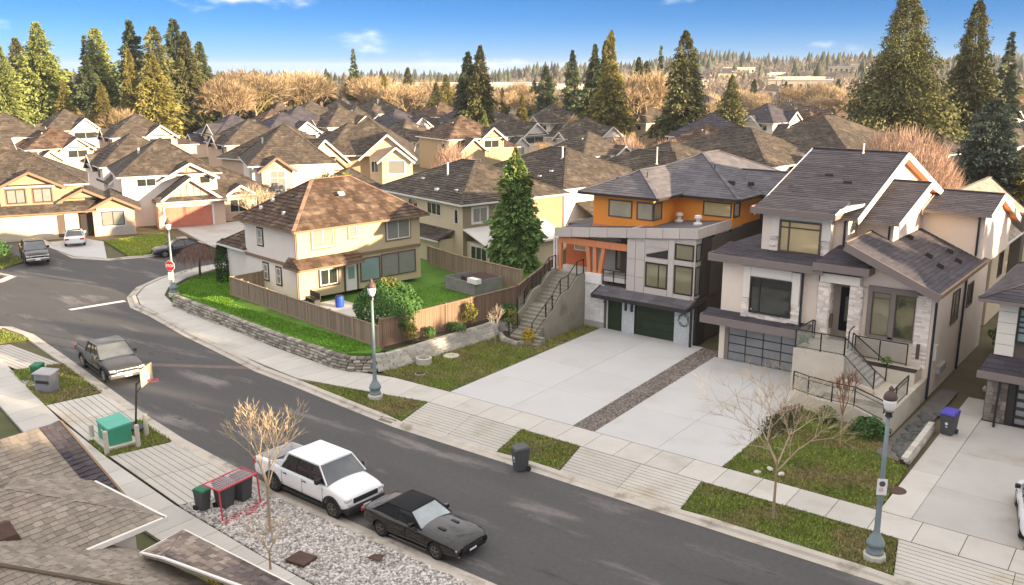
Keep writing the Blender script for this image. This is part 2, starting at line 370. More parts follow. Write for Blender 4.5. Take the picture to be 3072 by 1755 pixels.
def tag(o, label=None, cat=None, group=None, kind=None):
    if label: o['label'] = label
    if cat: o['category'] = cat
    if group: o['group'] = group
    if kind: o['kind'] = kind
    return o
def E(name, label, cat, loc=(0,0,0), rz=0, group=None):
    o = bpy.data.objects.new(name, None); o.empty_display_size = .3
    o.location = loc; o.rotation_euler = (0,0,rz); COL.objects.link(o)
    return tag(o, label, cat, group)
CHILD = {}
def kids(o):
    return [c for c in bpy.data.objects if c.parent == o]
def tree_of(o): return (o, [tree_of(c) for c in kids(o)])
def copy_of(t, parent=None):
    o, ch = t; c = o.copy(); COL.objects.link(c); c.parent = parent
    for k in ch: copy_of(k, c)
    return c
def inst(src, name, parent=None, loc=None, rot=None, scale=None):
    """another object on the same mesh data"""
    o = bpy.data.objects.new(name, src); COL.objects.link(o)
    if parent is not None: o.parent = parent
    if loc is not None: o.location = loc
    if rot is not None: o.rotation_euler = rot
    if scale is not None: o.scale = scale
    return o
def pip(p, poly):
    x, y = p; c = False; n = len(poly)
    for i in range(n):
        x0,y0 = poly[i]; x1,y1 = poly[(i+1)%n]
        if (y0 > y) != (y1 > y) and x < (x1-x0)*(y-y0)/(y1-y0)+x0: c = not c
    return c
def pip_np(P, poly):
    c = np.zeros(len(P), bool); n = len(poly)
    for i in range(n):
        x0,y0 = poly[i]; x1,y1 = poly[(i+1)%n]
        if y0 == y1: continue
        m = ((y0 > P[:,1]) != (y1 > P[:,1])) & (P[:,0] < (x1-x0)*(P[:,1]-y0)/(y1-y0)+x0); c ^= m
    return c

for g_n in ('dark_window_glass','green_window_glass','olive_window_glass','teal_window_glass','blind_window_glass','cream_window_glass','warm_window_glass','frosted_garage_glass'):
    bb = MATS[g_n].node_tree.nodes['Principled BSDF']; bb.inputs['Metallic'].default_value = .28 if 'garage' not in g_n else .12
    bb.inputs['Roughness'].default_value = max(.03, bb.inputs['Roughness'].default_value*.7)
# ------------------------------------------------------------------ ground, road, kerbs
def struct(name, mb, m, parent=None, **kw):
    o = mb.build(name, m, parent, **kw)
    if parent is None: o['kind'] = 'structure'
    return o
ZR = -0.12
g = MB()
for k in range(60):
    t0, t1 = 2*math.pi*k/60, 2*math.pi*(k+1)/60
    for r0, r1 in ((0,60),(60,150),(150,336)):
        q = [(r0*math.cos(t0),r0*math.sin(t0),-.16),(r1*math.cos(t0),r1*math.sin(t0),-.16),(r1*math.cos(t1),r1*math.sin(t1),-.16),(r0*math.cos(t1),r0*math.sin(t1),-.16)]
        g.face(q if r0 else [q[0],q[1],q[2]])
struct('ground', g, ground_far)
FAR = [(70,30.4),(-30.5,30.4),(-34.5,30.8),(-39,31.3),(-42.75,31.6),(-45.7,32.15),(-52.3,33.3),(-58.7,34.7),(-62,35.2),(-65,36.7),(-67.4,38.9),(-69.2,42),(-70.2,46),(-69.6,52),(-62,101),(-50,180)]
NEAR = [(70,21.75),(-20,21.75),(-30,21.95),(-37.3,22.65),(-41.8,23.35),(-46.7,24.3),(-54.5,25.8),(-60.7,26.9),(-63.6,26.9),(-66,25.6),(-68,22),(-69,10),(-70,-40)]
LEFT = [(-78.5,-40),(-77.8,20),(-78.2,33),(-79.4,34.5),(-82.5,34.2),(-88,35.4),(-130,42)]
LEFT2 = [(-130,50),(-92,43.6),(-83,41.8),(-79.5,43.2),(-78.2,46),(-77.4,54),(-69.5,104),(-58,182)]
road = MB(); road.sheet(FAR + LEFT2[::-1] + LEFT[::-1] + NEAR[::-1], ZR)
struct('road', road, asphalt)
m = MB(); m.face([(-65.25,31.9,ZR+.005),(-64.75,31.9,ZR+.005),(-64.05,35.75,ZR+.005),(-64.55,35.75,ZR+.005)])
struct('road_marking', m, paint_white)
# faint streak of sunlight painted across the road as a paler strip
m = MB(); m.face([(-53.4,25.7,ZR+.004),(-52.6,25.6,ZR+.004),(-43.4,31.4,ZR+.004),(-44.2,31.5,ZR+.004)])
struct('sun_streak', m, mat('sun_streak_tint', (.16,.125,.11), .9, var=.2, scale=1.5, fine=.2))

def offs(path, d):
    """offset a 2-D polyline to its left by d"""
    P = [Vector(p) for p in path]; outp = []
    for i, p in enumerate(P):
        t = (P[min(i+1,len(P)-1)] - P[max(i-1,0)]).normalized()
        outp.append((p.x - t.y*d, p.y + t.x*d))
    return outp
def resample(path, step):
    P = [Vector(p) for p in path]; outp = [tuple(P[0])]
    for a, b in zip(P, P[1:]):
        n = max(1, round((b-a).length/step))
        for k in range(1, n+1): outp.append(tuple(a.lerp(b, k/n)))
    return outp
def kerb(path, side, drops, name):
    """rolled kerb with a gutter pan in short cast lengths; drops = [(x0,x1)] where it is lowered for driveways"""
    path = resample(path, 1.5)
    rows = [offs(path, side*d) for d in (-.32, 0.0, .05, .17, .34)]
    mb = MB()
    for i in range(len(path)-1):
        zs = []
        for k in (i, i+1):
            x = path[k][0]; low = any(a-.01 <= x <= b+.01 for a, b in drops)
            zs.append([ZR+.012, ZR+.018, (ZR+.05 if low else -.005), (ZR+.06 if low else .008), (ZR+.065 if low else 0.004)])
        for r in range(4):
            q = [(*rows[r][i],zs[0][r]),(*rows[r][i+1],zs[1][r]),(*rows[r+1][i+1],zs[1][r+1]),(*rows[r+1][i],zs[0][r+1])]
            mb.face(q if side < 0 else q[::-1], a=.5)
        q = [(*rows[4][i],zs[0][4]),(*rows[4][i+1],zs[1][4]),(*rows[4][i+1],-.2),(*rows[4][i],-.2)]
        mb.face(q if side < 0 else q[::-1], a=.5)
    return struct(name, mb, kerbm)
kerb(FAR[:14], -1, [(-30.7,-24.5),(-21.2,-15.2),(-7.2,3.0)], 'kerb')
kerb(NEAR[:12], 1, [(-60,-53.1),(-46.3,-39.4),(-37.4,-30.4),(-18.2,-9)], 'kerb')
kerb(LEFT, 1, [], 'kerb'); kerb(LEFT2, 1, [(-90,-79),(-77.5,-74)], 'kerb')

# ------------------------------------------------------------------ slabs
def slab_mb(q, top=0.0, th=.12, inset=.012, z=None):
    """one cast slab from a plan quad with its edges pulled in by the joint"""
    c = sum((Vector(p) for p in q), Vector((0,0)))/4; mb = MB()
    z = z or [top]*4
    pts = []
    for i, p in enumerate(q):
        p = Vector(p); a = Vector(q[i-1]); b = Vector(q[(i+1)%4])
        pts.append(p + (a-p).normalized()*inset + (b-p).normalized()*inset)
    v = [(p.x,p.y,zz) for p,zz in zip(pts,z)]
    mb.slab(v, th); return mb
def sidewalk(outer, inner, n_per=None, step=1.62, skip=()):
    O = [Vector(p) for p in outer]; I = [Vector(p) for p in inner]
    base = MB()
    quads = []
    for i in range(len(O)-1):
        n = max(1, round(((O[i+1]-O[i]).length + (I[i+1]-I[i]).length)/2/step))
        for k in range(n):
            quads.append([O[i].lerp(O[i+1],k/n), O[i].lerp(O[i+1],(k+1)/n), I[i].lerp(I[i+1],(k+1)/n), I[i].lerp(I[i+1],k/n)])
    for q in quads:
        a = [(p.x,p.y,-.03) for p in q]
        cross = (q[1]-q[0]).cross(q[2]-q[1])
        base.face(a if cross > 0 else a[::-1], a=.5)
    s = struct('sidewalk', base, soil)
    for q in quads:
        if (q[1]-q[0]).cross(q[2]-q[1]) < 0: q = q[::-1]
        o = slab_mb([tuple(p) for p in q]).build('slab', concrete, s, bevel=.008)
    return s
sidewalk([(20,33.5),(-31.3,33.5),(-35,32.7),(-39.8,31.8),(-45.7,32.5),(-52.3,33.65),(-58.7,35.05),(-61.9,35.6),(-64.7,37.0),(-67.0,39.1),(-68.8,42.1),(-69.85,46),(-69.3,52),(-61.5,101)],
         [(20,35.35),(-31.4,35.35),(-35.6,35.2),(-39.4,34.25),(-45.7,34.85),(-52,35.85),(-58.4,36.75),(-60.4,37.3),(-63.2,38.4),(-65.3,40.1),(-67.1,42.9),(-68.2,46.2),(-67.6,52),(-59.8,101)])
sidewalk([(8,18.05),(-20,18.05),(-25,18.25),(-31.4,18.7),(-37.9,19.5),(-44,20.5),(-49.7,21.7),(-56,23.2),(-62,24.2)],
         [(8,16.2),(-20,16.2),(-25,16.4),(-31.4,16.85),(-37.9,17.65),(-44,18.65),(-49.7,19.85),(-56,21.3),(-62,22.3)])
def driveway(xs, ys, m=drive, xt=None):
    """xs: joint x positions at the street end, xt: at the house end; ys: cross joints"""
    xt = xt or xs; base = MB()
    y0, y1 = ys[0], ys[-1]
    X = lambda i, y: xs[i] + (xt[i]-xs[i])*(y-y0)/(y1-y0)
    base.face([(X(0,y0),y0,-.035),(X(-1,y0),y0,-.035),(X(-1,y1),y1,-.035),(X(0,y1),y1,-.035)])
    d = struct('driveway', base, soil)
    for i in range(len(xs)-1):
        for a, b in zip(ys, ys[1:]):
            slab_mb([(X(i,a),a),(X(i+1,a),a),(X(i+1,b),b),(X(i,b),b)], inset=.008).build('slab', m, d, bevel=.005)
    return d
driveway([-31.45,-27.4,-23.5],[35.38,39.2,43.1,47.0,51.1], xt=[-31.75,-27.9,-24.3])
driveway([-22.25,-18.9,-15.65],[35.38,39.6,44.2,49.8], xt=[-22.9,-19.2,-15.9])
h4drive = mat('pinkish_concrete', (.43,.41,.385), .85, var=.08, scale=.6, fine=.05, rnd=.06, col2=(.36,.31,.25), c2scale=.35, c2lo=.5, c2hi=.72)
driveway([-7.75,-3.9,-.2],[35.38,39.0,43.4,48.3], m=h4drive, xt=[-7.9,-3.9,-.2])
driveway([-8.95,-7.75],[35.38,40.2,45.0,51.5], m=concrete, xt=[-9.15,-7.95])
def apron(xs, xt, ys, z0, z1, n=10, m=apronm):
    """driveway crossing: cast panels scored with drag lines"""
    base = MB(); base.face([(xs[0],ys[0],z0-.04),(xs[-1],ys[0],z0-.04),(xt[-1],ys[1],z1-.04),(xt[0],ys[1],z1-.04)])
    d = struct('driveway_apron', base, soil)
    for i in range(len(xs)-1):
        mb = MB()
        for k in range(n):
            a = k/n; b = (k+1)/n - .05/ (abs(ys[1]-ys[0])) * .8
            q = []
            for t, x in ((a,0),(a,1),(b,1),(b,0)):
                xx = xs[i+x] + (xt[i+x]-xs[i+x])*t + (.012 if x == 0 else -.012)
                q.append((xx, ys[0]+(ys[1]-ys[0])*t, z0+(z1-z0)*t))
            if ys[1] < ys[0]: q = q[::-1]
            mb.slab(q, .03, a=.5)
        mb.build('slab', m, d)
    return d
apron([-30.6,-27.6,-24.55],[-31.3,-28.3,-25.2],(30.75,33.48),-.055,0)
apron([-21.1,-18.2,-15.25],[-21.8,-18.6,-15.7],(30.75,33.48),-.055,0)
apron([-7.1,-3.6,0],[-7.7,-3.8,0],(30.75,33.48),-.055,0)
apron([-52.9,-56,-59.4],[-53.9,-57,-60.5],(25.1,22.9),-.055,0, n=8)
def apron_q(p, n=9):
    """near-side crossing from four plan corners: two at the kerb, two at the sidewalk"""
    a, b, c, d_ = (Vector(q) for q in p); mb0 = MB()
    mb0.face([(a.x,a.y,-.09),(b.x,b.y,-.09),(c.x,c.y,-.05),(d_.x,d_.y,-.05)])
    base = struct('driveway_apron', mb0, soil)
    for h in (0, 1):
        mb = MB()
        l0 = a.lerp(b, h/2 + .003*(h)); l1 = a.lerp(b, (h+1)/2 - .004); u0 = d_.lerp(c, h/2 + .003*h); u1 = d_.lerp(c, (h+1)/2 - .004)
        for k in range(n):
            t0 = k/n; t1 = (k+1)/n - .012
            q = [l0.lerp(u0,t0), l1.lerp(u1,t0), l1.lerp(u1,t1), l0.lerp(u0,t1)]
            zz = [-.055*(1-t0), -.055*(1-t0), -.055*(1-t1), -.055*(1-t1)]
            if (q[1]-q[0]).cross(q[2]-q[1]) < 0: q = q[::-1]; zz = zz[::-1]
            mb.slab([(v.x,v.y,z) for v,z in zip(q,zz)], .03, a=.5)
        mb.build('slab', apronm, base)
    return base
apron_q([(-46.2,23.95),(-39.3,22.7),(-40.4,19.95),(-46.6,21.05)])
apron_q([(-37.3,22.3),(-30.3,21.6),(-31.2,18.75),(-37.9,19.6)])
apron_q([(-17.6,21.4),(-9,21.4),(-9.6,18.1),(-18.6,18.1)])
# rock strip between the two big driveways, and the river-rock bed
m = MB(); STRIP = [(-23.47,35.38),(-22.28,35.38),(-22.93,51.0),(-24.27,51.0)]; m.prism(STRIP, -.1, -.02); struct('rock_strip_bed', m, gravelbase)
BED = [(-30.3,21.6),(-17.7,21.4),(-18.7,18.1),(-25,18.3),(-31.1,18.75)]
m = MB(); m.prism(BED, -.12, -.02); struct('rock_bed', m, gravelbase)
def pebbles(name, poly, n, rmin, rmax, z, m, label):
    P = np.array(poly); lo, hi = P.min(0), P.max(0)
    pts = np.empty((0,2))
    while len(pts) < n:
        q = npr.random((n*2,2))*(hi-lo)+lo; pts = np.vstack([pts, q[pip_np(q, poly)]])
    pts = pts[:n]
    base = np.array([(0,0,1),(1,0,0),(.3,.95,0),(-.8,.6,0),(-.8,-.6,0),(.3,-.95,0),(0,0,-1)])
    tri = np.array([(0,1,2),(0,2,3),(0,3,4),(0,4,5),(0,5,1),(6,2,1),(6,3,2),(6,4,3),(6,5,4),(6,1,5)])
    r = rmin + (rmax-rmin)*npr.random(n)**2
    th = npr.random(n)*6.28; jit = .75+.5*npr.random((n,7,3))
    V = base[None]*jit*r[:,None,None]*np.array([1.25,.85,.62])
    c, s = np.cos(th), np.sin(th)
    X = V[:,:,0]*c[:,None]-V[:,:,1]*s[:,None]; Y = V[:,:,0]*s[:,None]+V[:,:,1]*c[:,None]
    V = np.stack([X+pts[:,0:1], Y+pts[:,1:2], V[:,:,2]+z+r[:,None]*.25], -1).reshape(-1,3)
    F = (tri[None]+ (np.arange(n)*7)[:,None,None]).reshape(-1,3)
    o = npmesh(name, V, F, m, attr=np.repeat(npr.random(n), 10))
    return tag(o, label, 'stones', kind='stuff')
pebbles('river_rocks', BED, 14000, .04, .105, -.03, gravelm, 'grey river rocks filling the bed beside the parked cars')
pebbles('strip_gravel', STRIP, 3600, .035, .085, -.03, strip_rock, 'brown gravel strip between the two big concrete driveways')

# ------------------------------------------------------------------ lawns
def lawn(name, poly, z=-.02, m=lawnm):
    mb = MB(); mb.prism(poly, -.158, z); return struct(name, mb, m)
def blades(name, poly, dens, h, m, label, z=-.02, zf=None, w=.035):
    c0 = np.mean(np.array(poly, float),0); poly = [tuple(c0+(np.array(p)-c0)*(1+.05/max(.5,np.linalg.norm(np.array(p)-c0)))) for p in poly]
    P = np.array(poly, float); lo, hi = P.min(0), P.max(0)
    n = int((hi-lo).prod()*dens); q = npr.random((n,2))*(hi-lo)+lo; q = q[pip_np(q, poly)]; n = len(q)
    zz = np.full(n, z) if zf is None else zf(q)
    th = npr.random(n)*6.28; hh = h*(.4+.9*npr.random(n)); ww = w*(.6+.8*npr.random(n))
    dx, dy = np.cos(th)*ww, np.sin(th)*ww
    lx, ly = (npr.random(n)-.5)*1.3*hh, (npr.random(n)-.5)*1.3*hh
    V = np.stack([np.stack([q[:,0]-dx, q[:,1]-dy, zz-.005],-1), np.stack([q[:,0]+dx, q[:,1]+dy, zz-.005],-1), np.stack([q[:,0]+lx, q[:,1]+ly, zz+hh],-1)],1).reshape(-1,3)
    F = np.arange(3*n).reshape(-1,3)
    return tag(npmesh(name, V, F, m), label, 'grass', kind='stuff')
L1 = [(-24.5,30.8),(-21.15,30.8),(-21.85,33.45),(-25.15,33.45)]
L2 = [(-15.2,30.8),(-7.15,30.8),(-7.75,33.45),(-15.65,33.45)]
L3 = [(-15.6,35.4),(-9.0,35.4),(-9.2,40.0),(-10.4,43.0),(-11.2,43.0),(-16.0,45.0),(-15.85,42)]
L4 = [(-31.35,33.45),(-30.65,30.8),(-34.5,31.2),(-39.2,31.72),(-35,32.65)]
L5 = [(-31.5,35.4),(-31.75,50.9),(-33.0,50.9),(-33.0,45.0),(-34.2,44.2),(-36.0,45.0),(-36.35,40),(-36.5,37.4),(-36.9,35.6),(-35.6,35.25)]
L6 = [(-41.0,22.95),(-37.35,22.35),(-37.95,19.6),(-40.3,19.95)]
L7 = [(-52.8,25.15),(-46.3,23.95),(-46.7,21.1),(-53.8,22.55)]
L8 = [(-59.6,26.4),(-63,26.3),(-70,22),(-66,23),(-60.6,24.0)]
for i, (p, dn, lb) in enumerate([(L1,260,'small lawn square behind the grey wheelie bin'),(L2,260,'boulevard lawn under the bare street tree'),(L3,240,'front lawn beside the beige house driveway'),
        (L4,240,'kerbside lawn wedge around the middle lamp post'),(L5,200,'sloping lawn between retaining wall and driveway'),(L6,220,'grass square around the green utility box'),
        (L7,200,'grass patch around the green bin'),(L8,150,'grass corner at the bend of the street')]):
    lawn('lawn', p); blades('grass', p, dn*1.3, .095, grassm, lb)
# raised corner yard of the cream house
YARD = [(-59.8,37.4,.82),(-53,36.35,.82),(-44.8,35.3,.82),(-39.2,34.85,.82),(-38.0,35.7,.82),(-37.4,37,.82),(-37.3,40.2,.82),(-36.9,44.6,.82),(-36.9,49,.82),(-41.8,62,.82),(-58,64,.82),(-66.9,53,.15),(-67.4,47,.02),(-66.6,43.2,.02),(-65,40.7,.02),(-63,38.8,.02),(-61,37.7,.05)]
p2 = [(a,b) for a,b,c in YARD]
m = MB(); tri = tessellate_polygon([[Vector((a,b,0)) for a,b in p2]])
f = []
for t in tri:
    A,B,C_ = (p2[i] for i in t); f.append(tuple(t) if (B[0]-A[0])*(C_[1]-A[1])-(B[1]-A[1])*(C_[0]-A[0]) > 0 else tuple(t)[::-1])
m.add(YARD, f)
for i in range(len(YARD)):
    a, b = YARD[i], YARD[(i+1)%len(YARD)]; m.face([(a[0],a[1],-.16),(b[0],b[1],-.16),b,a])
struct('raised_yard', m, lushsoil)
def tri_z(q):
    z = np.full(len(q), .8)
    for t in f:
        a,b,c = (np.array(YARD[i]) for i in t)
        d = (b[1]-c[1])*(a[0]-c[0])+(c[0]-b[0])*(a[1]-c[1])
        if abs(d) < 1e-9: continue
        l0 = ((b[1]-c[1])*(q[:,0]-c[0])+(c[0]-b[0])*(q[:,1]-c[1]))/d; l1 = ((c[1]-a[1])*(q[:,0]-c[0])+(a[0]-c[0])*(q[:,1]-c[1]))/d
        mk = (l0>-1e-6)&(l1>-1e-6)&(l0+l1<1+1e-6); z[mk] = (l0*a[2]+l1*b[2]+(1-l0-l1)*c[2])[mk]
    return z
blades('grass', [(-59.8,37.5),(-53,36.45),(-44.8,35.4),(-39.2,34.95),(-38.3,36.7),(-56.3,39.3),(-57.5,43),(-61.5,43.5),(-62,46.5),(-67.4,47),(-66.6,43.2),(-65,40.7),(-63,38.8)], 300, .1, lushm,
       'bright green lawn outside the tan fence, above the stone wall', zf=tri_z)
blades('grass', [(-47.5,46.5),(-38,39.5),(-37.6,48.6),(-43.5,54),(-47.3,54.4)], 120, .07, lushm, 'green back lawn inside the fence of the cream house', zf=tri_z)
LB_ = [(-88.2,47.6),(-79.2,44.9),(-78.4,45.8),(-81.2,50.3),(-87.6,53.8)]
lawn('lawn', LB_, .03); blades('grass', LB_, 110, .09, sunnym, 'sunlit yellow green lawn beside the dark parked car', z=.03, w=.05)
L9 = [(-100,41.0),(-92,39.6),(-84.6,38.0),(-83,35.2),(-88,35.9),(-100,38)]
lawn('lawn', L9, .0); blades('grass', L9, 70, .1, grassm, 'rough grass at the far kerb by the black pickup', z=0, w=.05)
L10 = [(-69.3,47.6),(-67.0,47.2),(-66,55),(-68.6,55)]
# pale driveways of the houses across the side street
m = MB(); m.prism([(-92.4,43.0),(-83.5,41.9),(-80.0,43.2),(-88.3,47.5),(-91.5,47.2)], -.158, -.03); struct('driveway', m, drive)
m = MB(); m.prism([(-89.3,56.5),(-77.6,52.6),(-76.6,58.8),(-88.2,63.6)], -.158, -.03); struct('driveway', m, h4drive)
m = MB(); m.prism([(-41.5,61),(-36.6,48.9),(-35.4,46.5),(-35.4,62)], -.158, .4); struct('side_yard', m, lawnm)
# ------------------------------------------------------------------ house kit
def roof_rect(x0, x1, y0, y1, z, s, axis='y', ends=('hip','hip')):
    """polygons (first edge = eave, counter-clockwise from outside) of a hip or gable roof; also ridge and hip lines"""
    if axis == 'x':
        P, L, G = roof_rect(y0, y1, -x1, -x0, z, s, 'y', (ends[1], ends[0]))
        t = lambda p: (-p[1], p[0], p[2])
        return [[t(p) for p in q] for q in P], [(t(a),t(b)) for a,b in L], [[t(p) for p in q] for q in G]
    w = (x1-x0)/2; xm = (x0+x1)/2; zr = z + w*s
    ya = y0 + w if ends[0] == 'hip' else y0; yb = y1 - w if ends[1] == 'hip' else y1
    if yb < ya: ya = yb = (y0+y1)/2
    ra, rb = (xm,ya,zr), (xm,yb,zr)
    c = [(x0,y0,z),(x1,y0,z),(x1,y1,z),(x0,y1,z)]
    P = [[c[1],c[2],rb,ra],[c[3],c[0],ra,rb]]; L = [(ra,rb)]; G = []
    if ends[0] == 'hip': P.append([c[0],c[1],ra]); L += [(c[0],ra),(c[1],ra)]
    else: G.append([c[0],c[1],ra])
    if ends[1] == 'hip': P.append([c[2],c[3],rb]); L += [(c[2],rb),(c[3],rb)]
    else: G.append([c[2],c[3],rb])
    P = [[p for i,p in enumerate(q) if i == 0 or (Vector(p)-Vector(q[i-1])).length > 1e-4] for q in P]
    return P, L, G
def courses(mb, poly, e=.32, w=(.25,.6), t=.035, lift=.02, miss=0.0, m=0):
    """overlapping shingle courses laid over a convex planar polygon whose first edge is the eave"""
    P = [Vector(p) for p in poly]; u = (P[1]-P[0]).normalized(); nrm = (P[1]-P[0]).cross(P[2]-P[0]).normalized(); v = nrm.cross(u)
    q = [((p-P[0]).dot(u), (p-P[0]).dot(v)) for p in P]; vmax = max(b for a,b in q)
    def span(vv):
        xs = []
        for i in range(len(q)):
            (a0,b0),(a1,b1) = q[i], q[(i+1)%len(q)]
            if abs(b1-b0) < 1e-6:
                if abs(b0-vv) < 1e-4: xs += [a0,a1]
            elif min(b0,b1)-1e-6 <= vv <= max(b0,b1)+1e-6: xs.append(a0+(a1-a0)*(vv-b0)/(b1-b0))
        return (min(xs),max(xs)) if xs else None
    n = max(1, int(vmax/e)); e = vmax/n
    for i in range(n):
        v0 = i*e; v1 = min(v0+e*1.12, vmax-.001)
        s0, s1 = span(v0), span(v1)
        if not s0 or not s1: continue
        lo, hi = min(s0[0],s1[0]), max(s0[1],s1[1]); a = lo
        while a < hi-.02:
            b = min(a + rng.uniform(*w), hi)
            if hi-b < w[0]*.5: b = hi
            g = .008
            b0a, b0b = max(a,s0[0])+g, min(b,s0[1])-g; b1a, b1b = max(a,s1[0])+g, min(b,s1[1])-g
            if b0b-b0a > .02 and rng.random() >= miss:
                if b1b < b1a: b1a = b1b = max(min((b1a+b1b)/2, s1[1]), s1[0])
                tt = t*rng.uniform(.7,1.5); dv = rng.uniform(-.15,.12)*e if i else 0
                pt = lambda x, y, h: P[0]+u*x+v*y+nrm*h
                A,B = pt(b0a,v0+dv,lift+tt), pt(b0b,v0+dv,lift+tt); C,D = pt(b1b,v1,lift*.6), pt(b1a,v1,lift*.6)
                A2,B2 = pt(b0a,v0+dv,0), pt(b0b,v0+dv,0)
                r = rng.random()
                if b1b-b1a > .01: mb.add([A,B,C,D,A2,B2], [(0,1,2,3),(4,5,1,0)], m, r)
                else: mb.add([A,B,C,A2,B2], [(0,1,2),(3,4,1,0)], m, r)
            a = b
STY = {'shake': dict(e=.34, w=(.2,.6), t=.045), 'shingle': dict(e=.26, w=(.5,1.0), t=.012), 'far': dict(e=.5, w=(.4,1.3), t=.055)}
def roof(parent, polys, lines, m, style='shake', cap=None, gutter=None, eaves=None, name='roof', th=.1, caps=True):
    mb = MB()
    for p in polys: mb.slab(p, th, a=.5)
    r = mb.build(name, m, parent)
    if style:
        s = MB()
        for p in polys: courses(s, p, **STY[style])
        s.build('shakes' if style != 'shingle' else 'shingles', m, r, stuff=True)
    if lines and caps:
        c = MB()
        for a, b in lines:
            a, b = Vector(a), Vector(b)
            if (b-a).length < .1: continue
            n = max(1, int((b-a).length/.45))
            for k in range(n):
                p, q = a.lerp(b,k/n), a.lerp(b,(k+1)/n); c.bar(p+Vector((0,0,.05)), q+Vector((0,0,.045)), .26, .05)
        if c.f: c.build('ridge_cap', cap or m, r)
    if gutter is not None:
        for p in polys:
            a, b = Vector(p[0]), Vector(p[1])
            if (b-a).length < .3 or abs(a.z-b.z) > .05: continue
            gmb = MB(); gmb.bar(a-Vector((0,0,.07)), b-Vector((0,0,.07)), .12, .15); gmb.build('gutter', gutter, r)
    return r
def win(parent, ax, c, u0, u1, z0, z1, cols=(.5,), rows=(), fm=None, gm=None, fw=.07, out=.07, name='window', trim=None, tw=.12):
    """window on the wall plane ax ('-y', '+x', '-x', '+y') at coordinate c: proud frame, one pane per light set back in it"""
    fm = fm or trim_white; gm = gm or glass_blind
    sgn = -1 if ax[0] == '-' else 1
    def put(mb, a0, a1, b0, b1, d0, d1):
        lo, hi = sorted((c+sgn*d0, c+sgn*d1))
        if ax[1] == 'y': mb.box(a0,a1,lo,hi,b0,b1)
        else: mb.box(lo,hi,a0,a1,b0,b1)
    f = MB()
    us = [u0+(u1-u0)*t for t in cols]; zs = [z0+(z1-z0)*t for t in rows]
    put(f,u0,u1,z0,z0+fw,-.02,out); put(f,u0,u1,z1-fw,z1,-.02,out)
    put(f,u0,u0+fw,z0+fw,z1-fw,-.02,out); put(f,u1-fw,u1,z0+fw,z1-fw,-.02,out)
    h = fw*.4
    for a in us: put(f,a-h,a+h,z0+fw,z1-fw,-.02,out*.7)
    e = [u0+fw] + [x for a in us for x in (a-h,a+h)] + [u1-fw]
    for b in zs:
        for i in range(0,len(e),2): put(f,e[i],e[i+1],b-h,b+h,-.02,out*.66)
    w = f.build(name, fm, parent)
    ez = [z0+fw] + [x for a in zs for x in (a-h,a+h)] + [z1-fw]
    for i in range(0,len(e),2):
        for j in range(0,len(ez),2):
            p = MB(); put(p,e[i],e[i+1],ez[j],ez[j+1],-.01,.012); p.build('pane', gm, w)
    if trim is not None:
        t = MB(); o = out*.55
        put(t,u0-tw,u1+tw,z1+.002,z1+tw,-.02,o); put(t,u0-tw,u1+tw,z0-tw,z0-.002,-.02,o)
        put(t,u0-tw,u0-.002,z0,z1,-.02,o); put(t,u1+.002,u1+tw,z0,z1,-.02,o)
        t.build('casing', trim, w)
    return w
def garage_door(parent, ax, c, u0, u1, z0, z1, cols, rows, m, fm, gap=.025, proud=.03, back=None):
    """sectional door: frame with one panel object per section"""
    sgn = -1 if ax[0] == '-' else 1
    def put(mb, a0, a1, b0, b1, d0, d1):
        lo, hi = sorted((c+sgn*d0, c+sgn*d1))
        if ax[1] == 'y': mb.box(a0,a1,lo,hi,b0,b1)
        else: mb.box(lo,hi,a0,a1,b0,b1)
    f = MB(); put(f,u0,u1,z0,z1,-.04,.008); d = f.build('garage_door', fm, parent)
    du, dz = (u1-u0)/cols, (z1-z0)/rows
    for i in range(cols):
        for j in range(rows):
            p = MB(); put(p,u0+i*du+gap,u0+(i+1)*du-gap,z0+j*dz+gap,z0+(j+1)*dz-gap,.008,proud); p.build('panel', m, d)
    return d
def gable_front(mbw, parent, ax, c, u0, u1, z, s, depth, m, style='shake', over=.35, barge=None, wallm=None, slats=None, pent=True, gutter=None):
    """cross gable whose face looks along ax at plane c; ridge runs back by depth"""
    sgn = -1 if ax[0] == '-' else 1
    um = (u0+u1)/2; w = (u1-u0)/2; zr = z+w*s; f = c+sgn*over; b = c-sgn*depth
    def P(d, u, zz): return (u, d, zz) if ax[1] == 'y' else (d, u, zz)
    lo = z - over*s
    pa = [P(f,u1+over,lo),P(b,u1+over,lo),P(b,um,zr),P(f,um,zr)]; pb = [P(b,u0-over,lo),P(f,u0-over,lo),P(f,um,zr),P(b,um,zr)]
    polys = []
    for q in (pa, pb):
        n = (Vector(q[1])-Vector(q[0])).cross(Vector(q[2])-Vector(q[0]))
        polys.append(q if n.z > 0 else [q[1],q[0],q[3],q[2]])
    r = roof(parent, polys, [(P(f,um,zr),P(b,um,zr))], m, style, name='gable_roof', gutter=gutter)
    t = [P(c,u0,z-.02),P(c,u1,z-.02),P(c,um,zr-.06)]
    g = MB(); bk = [tuple(Vector(p) - Vector(P(sgn*.1,0,0))) for p in t]
    g.add(t+bk, [(0,1,2),(3,5,4),(0,3,4,1),(1,4,5,2),(2,5,3,0)]); g.build('gable_wall', wallm, parent)
    hb = .13
    for ua in (u0-over, u1+over):
        bm = MB(); bm.bar(P(f+sgn*.03,ua,lo-hb), P(f+sgn*.03,um,zr-hb+.02), .06, .26); bm.build('bargeboard', barge or trim_white, parent)
    if slats is not None:
        sm = MB(); k = 9
        for i in range(1,k):
            uu = u0+(u1-u0)*i/k; hh = (1-abs(uu-um)/w)*w*s
            if hh > .25: sm.bar(P(c+sgn*.03,uu,z+.05), P(c+sgn*.03,uu,z+hh-.12), .07, .05)
        sm.build('gable_batten', slats, parent)
    return r
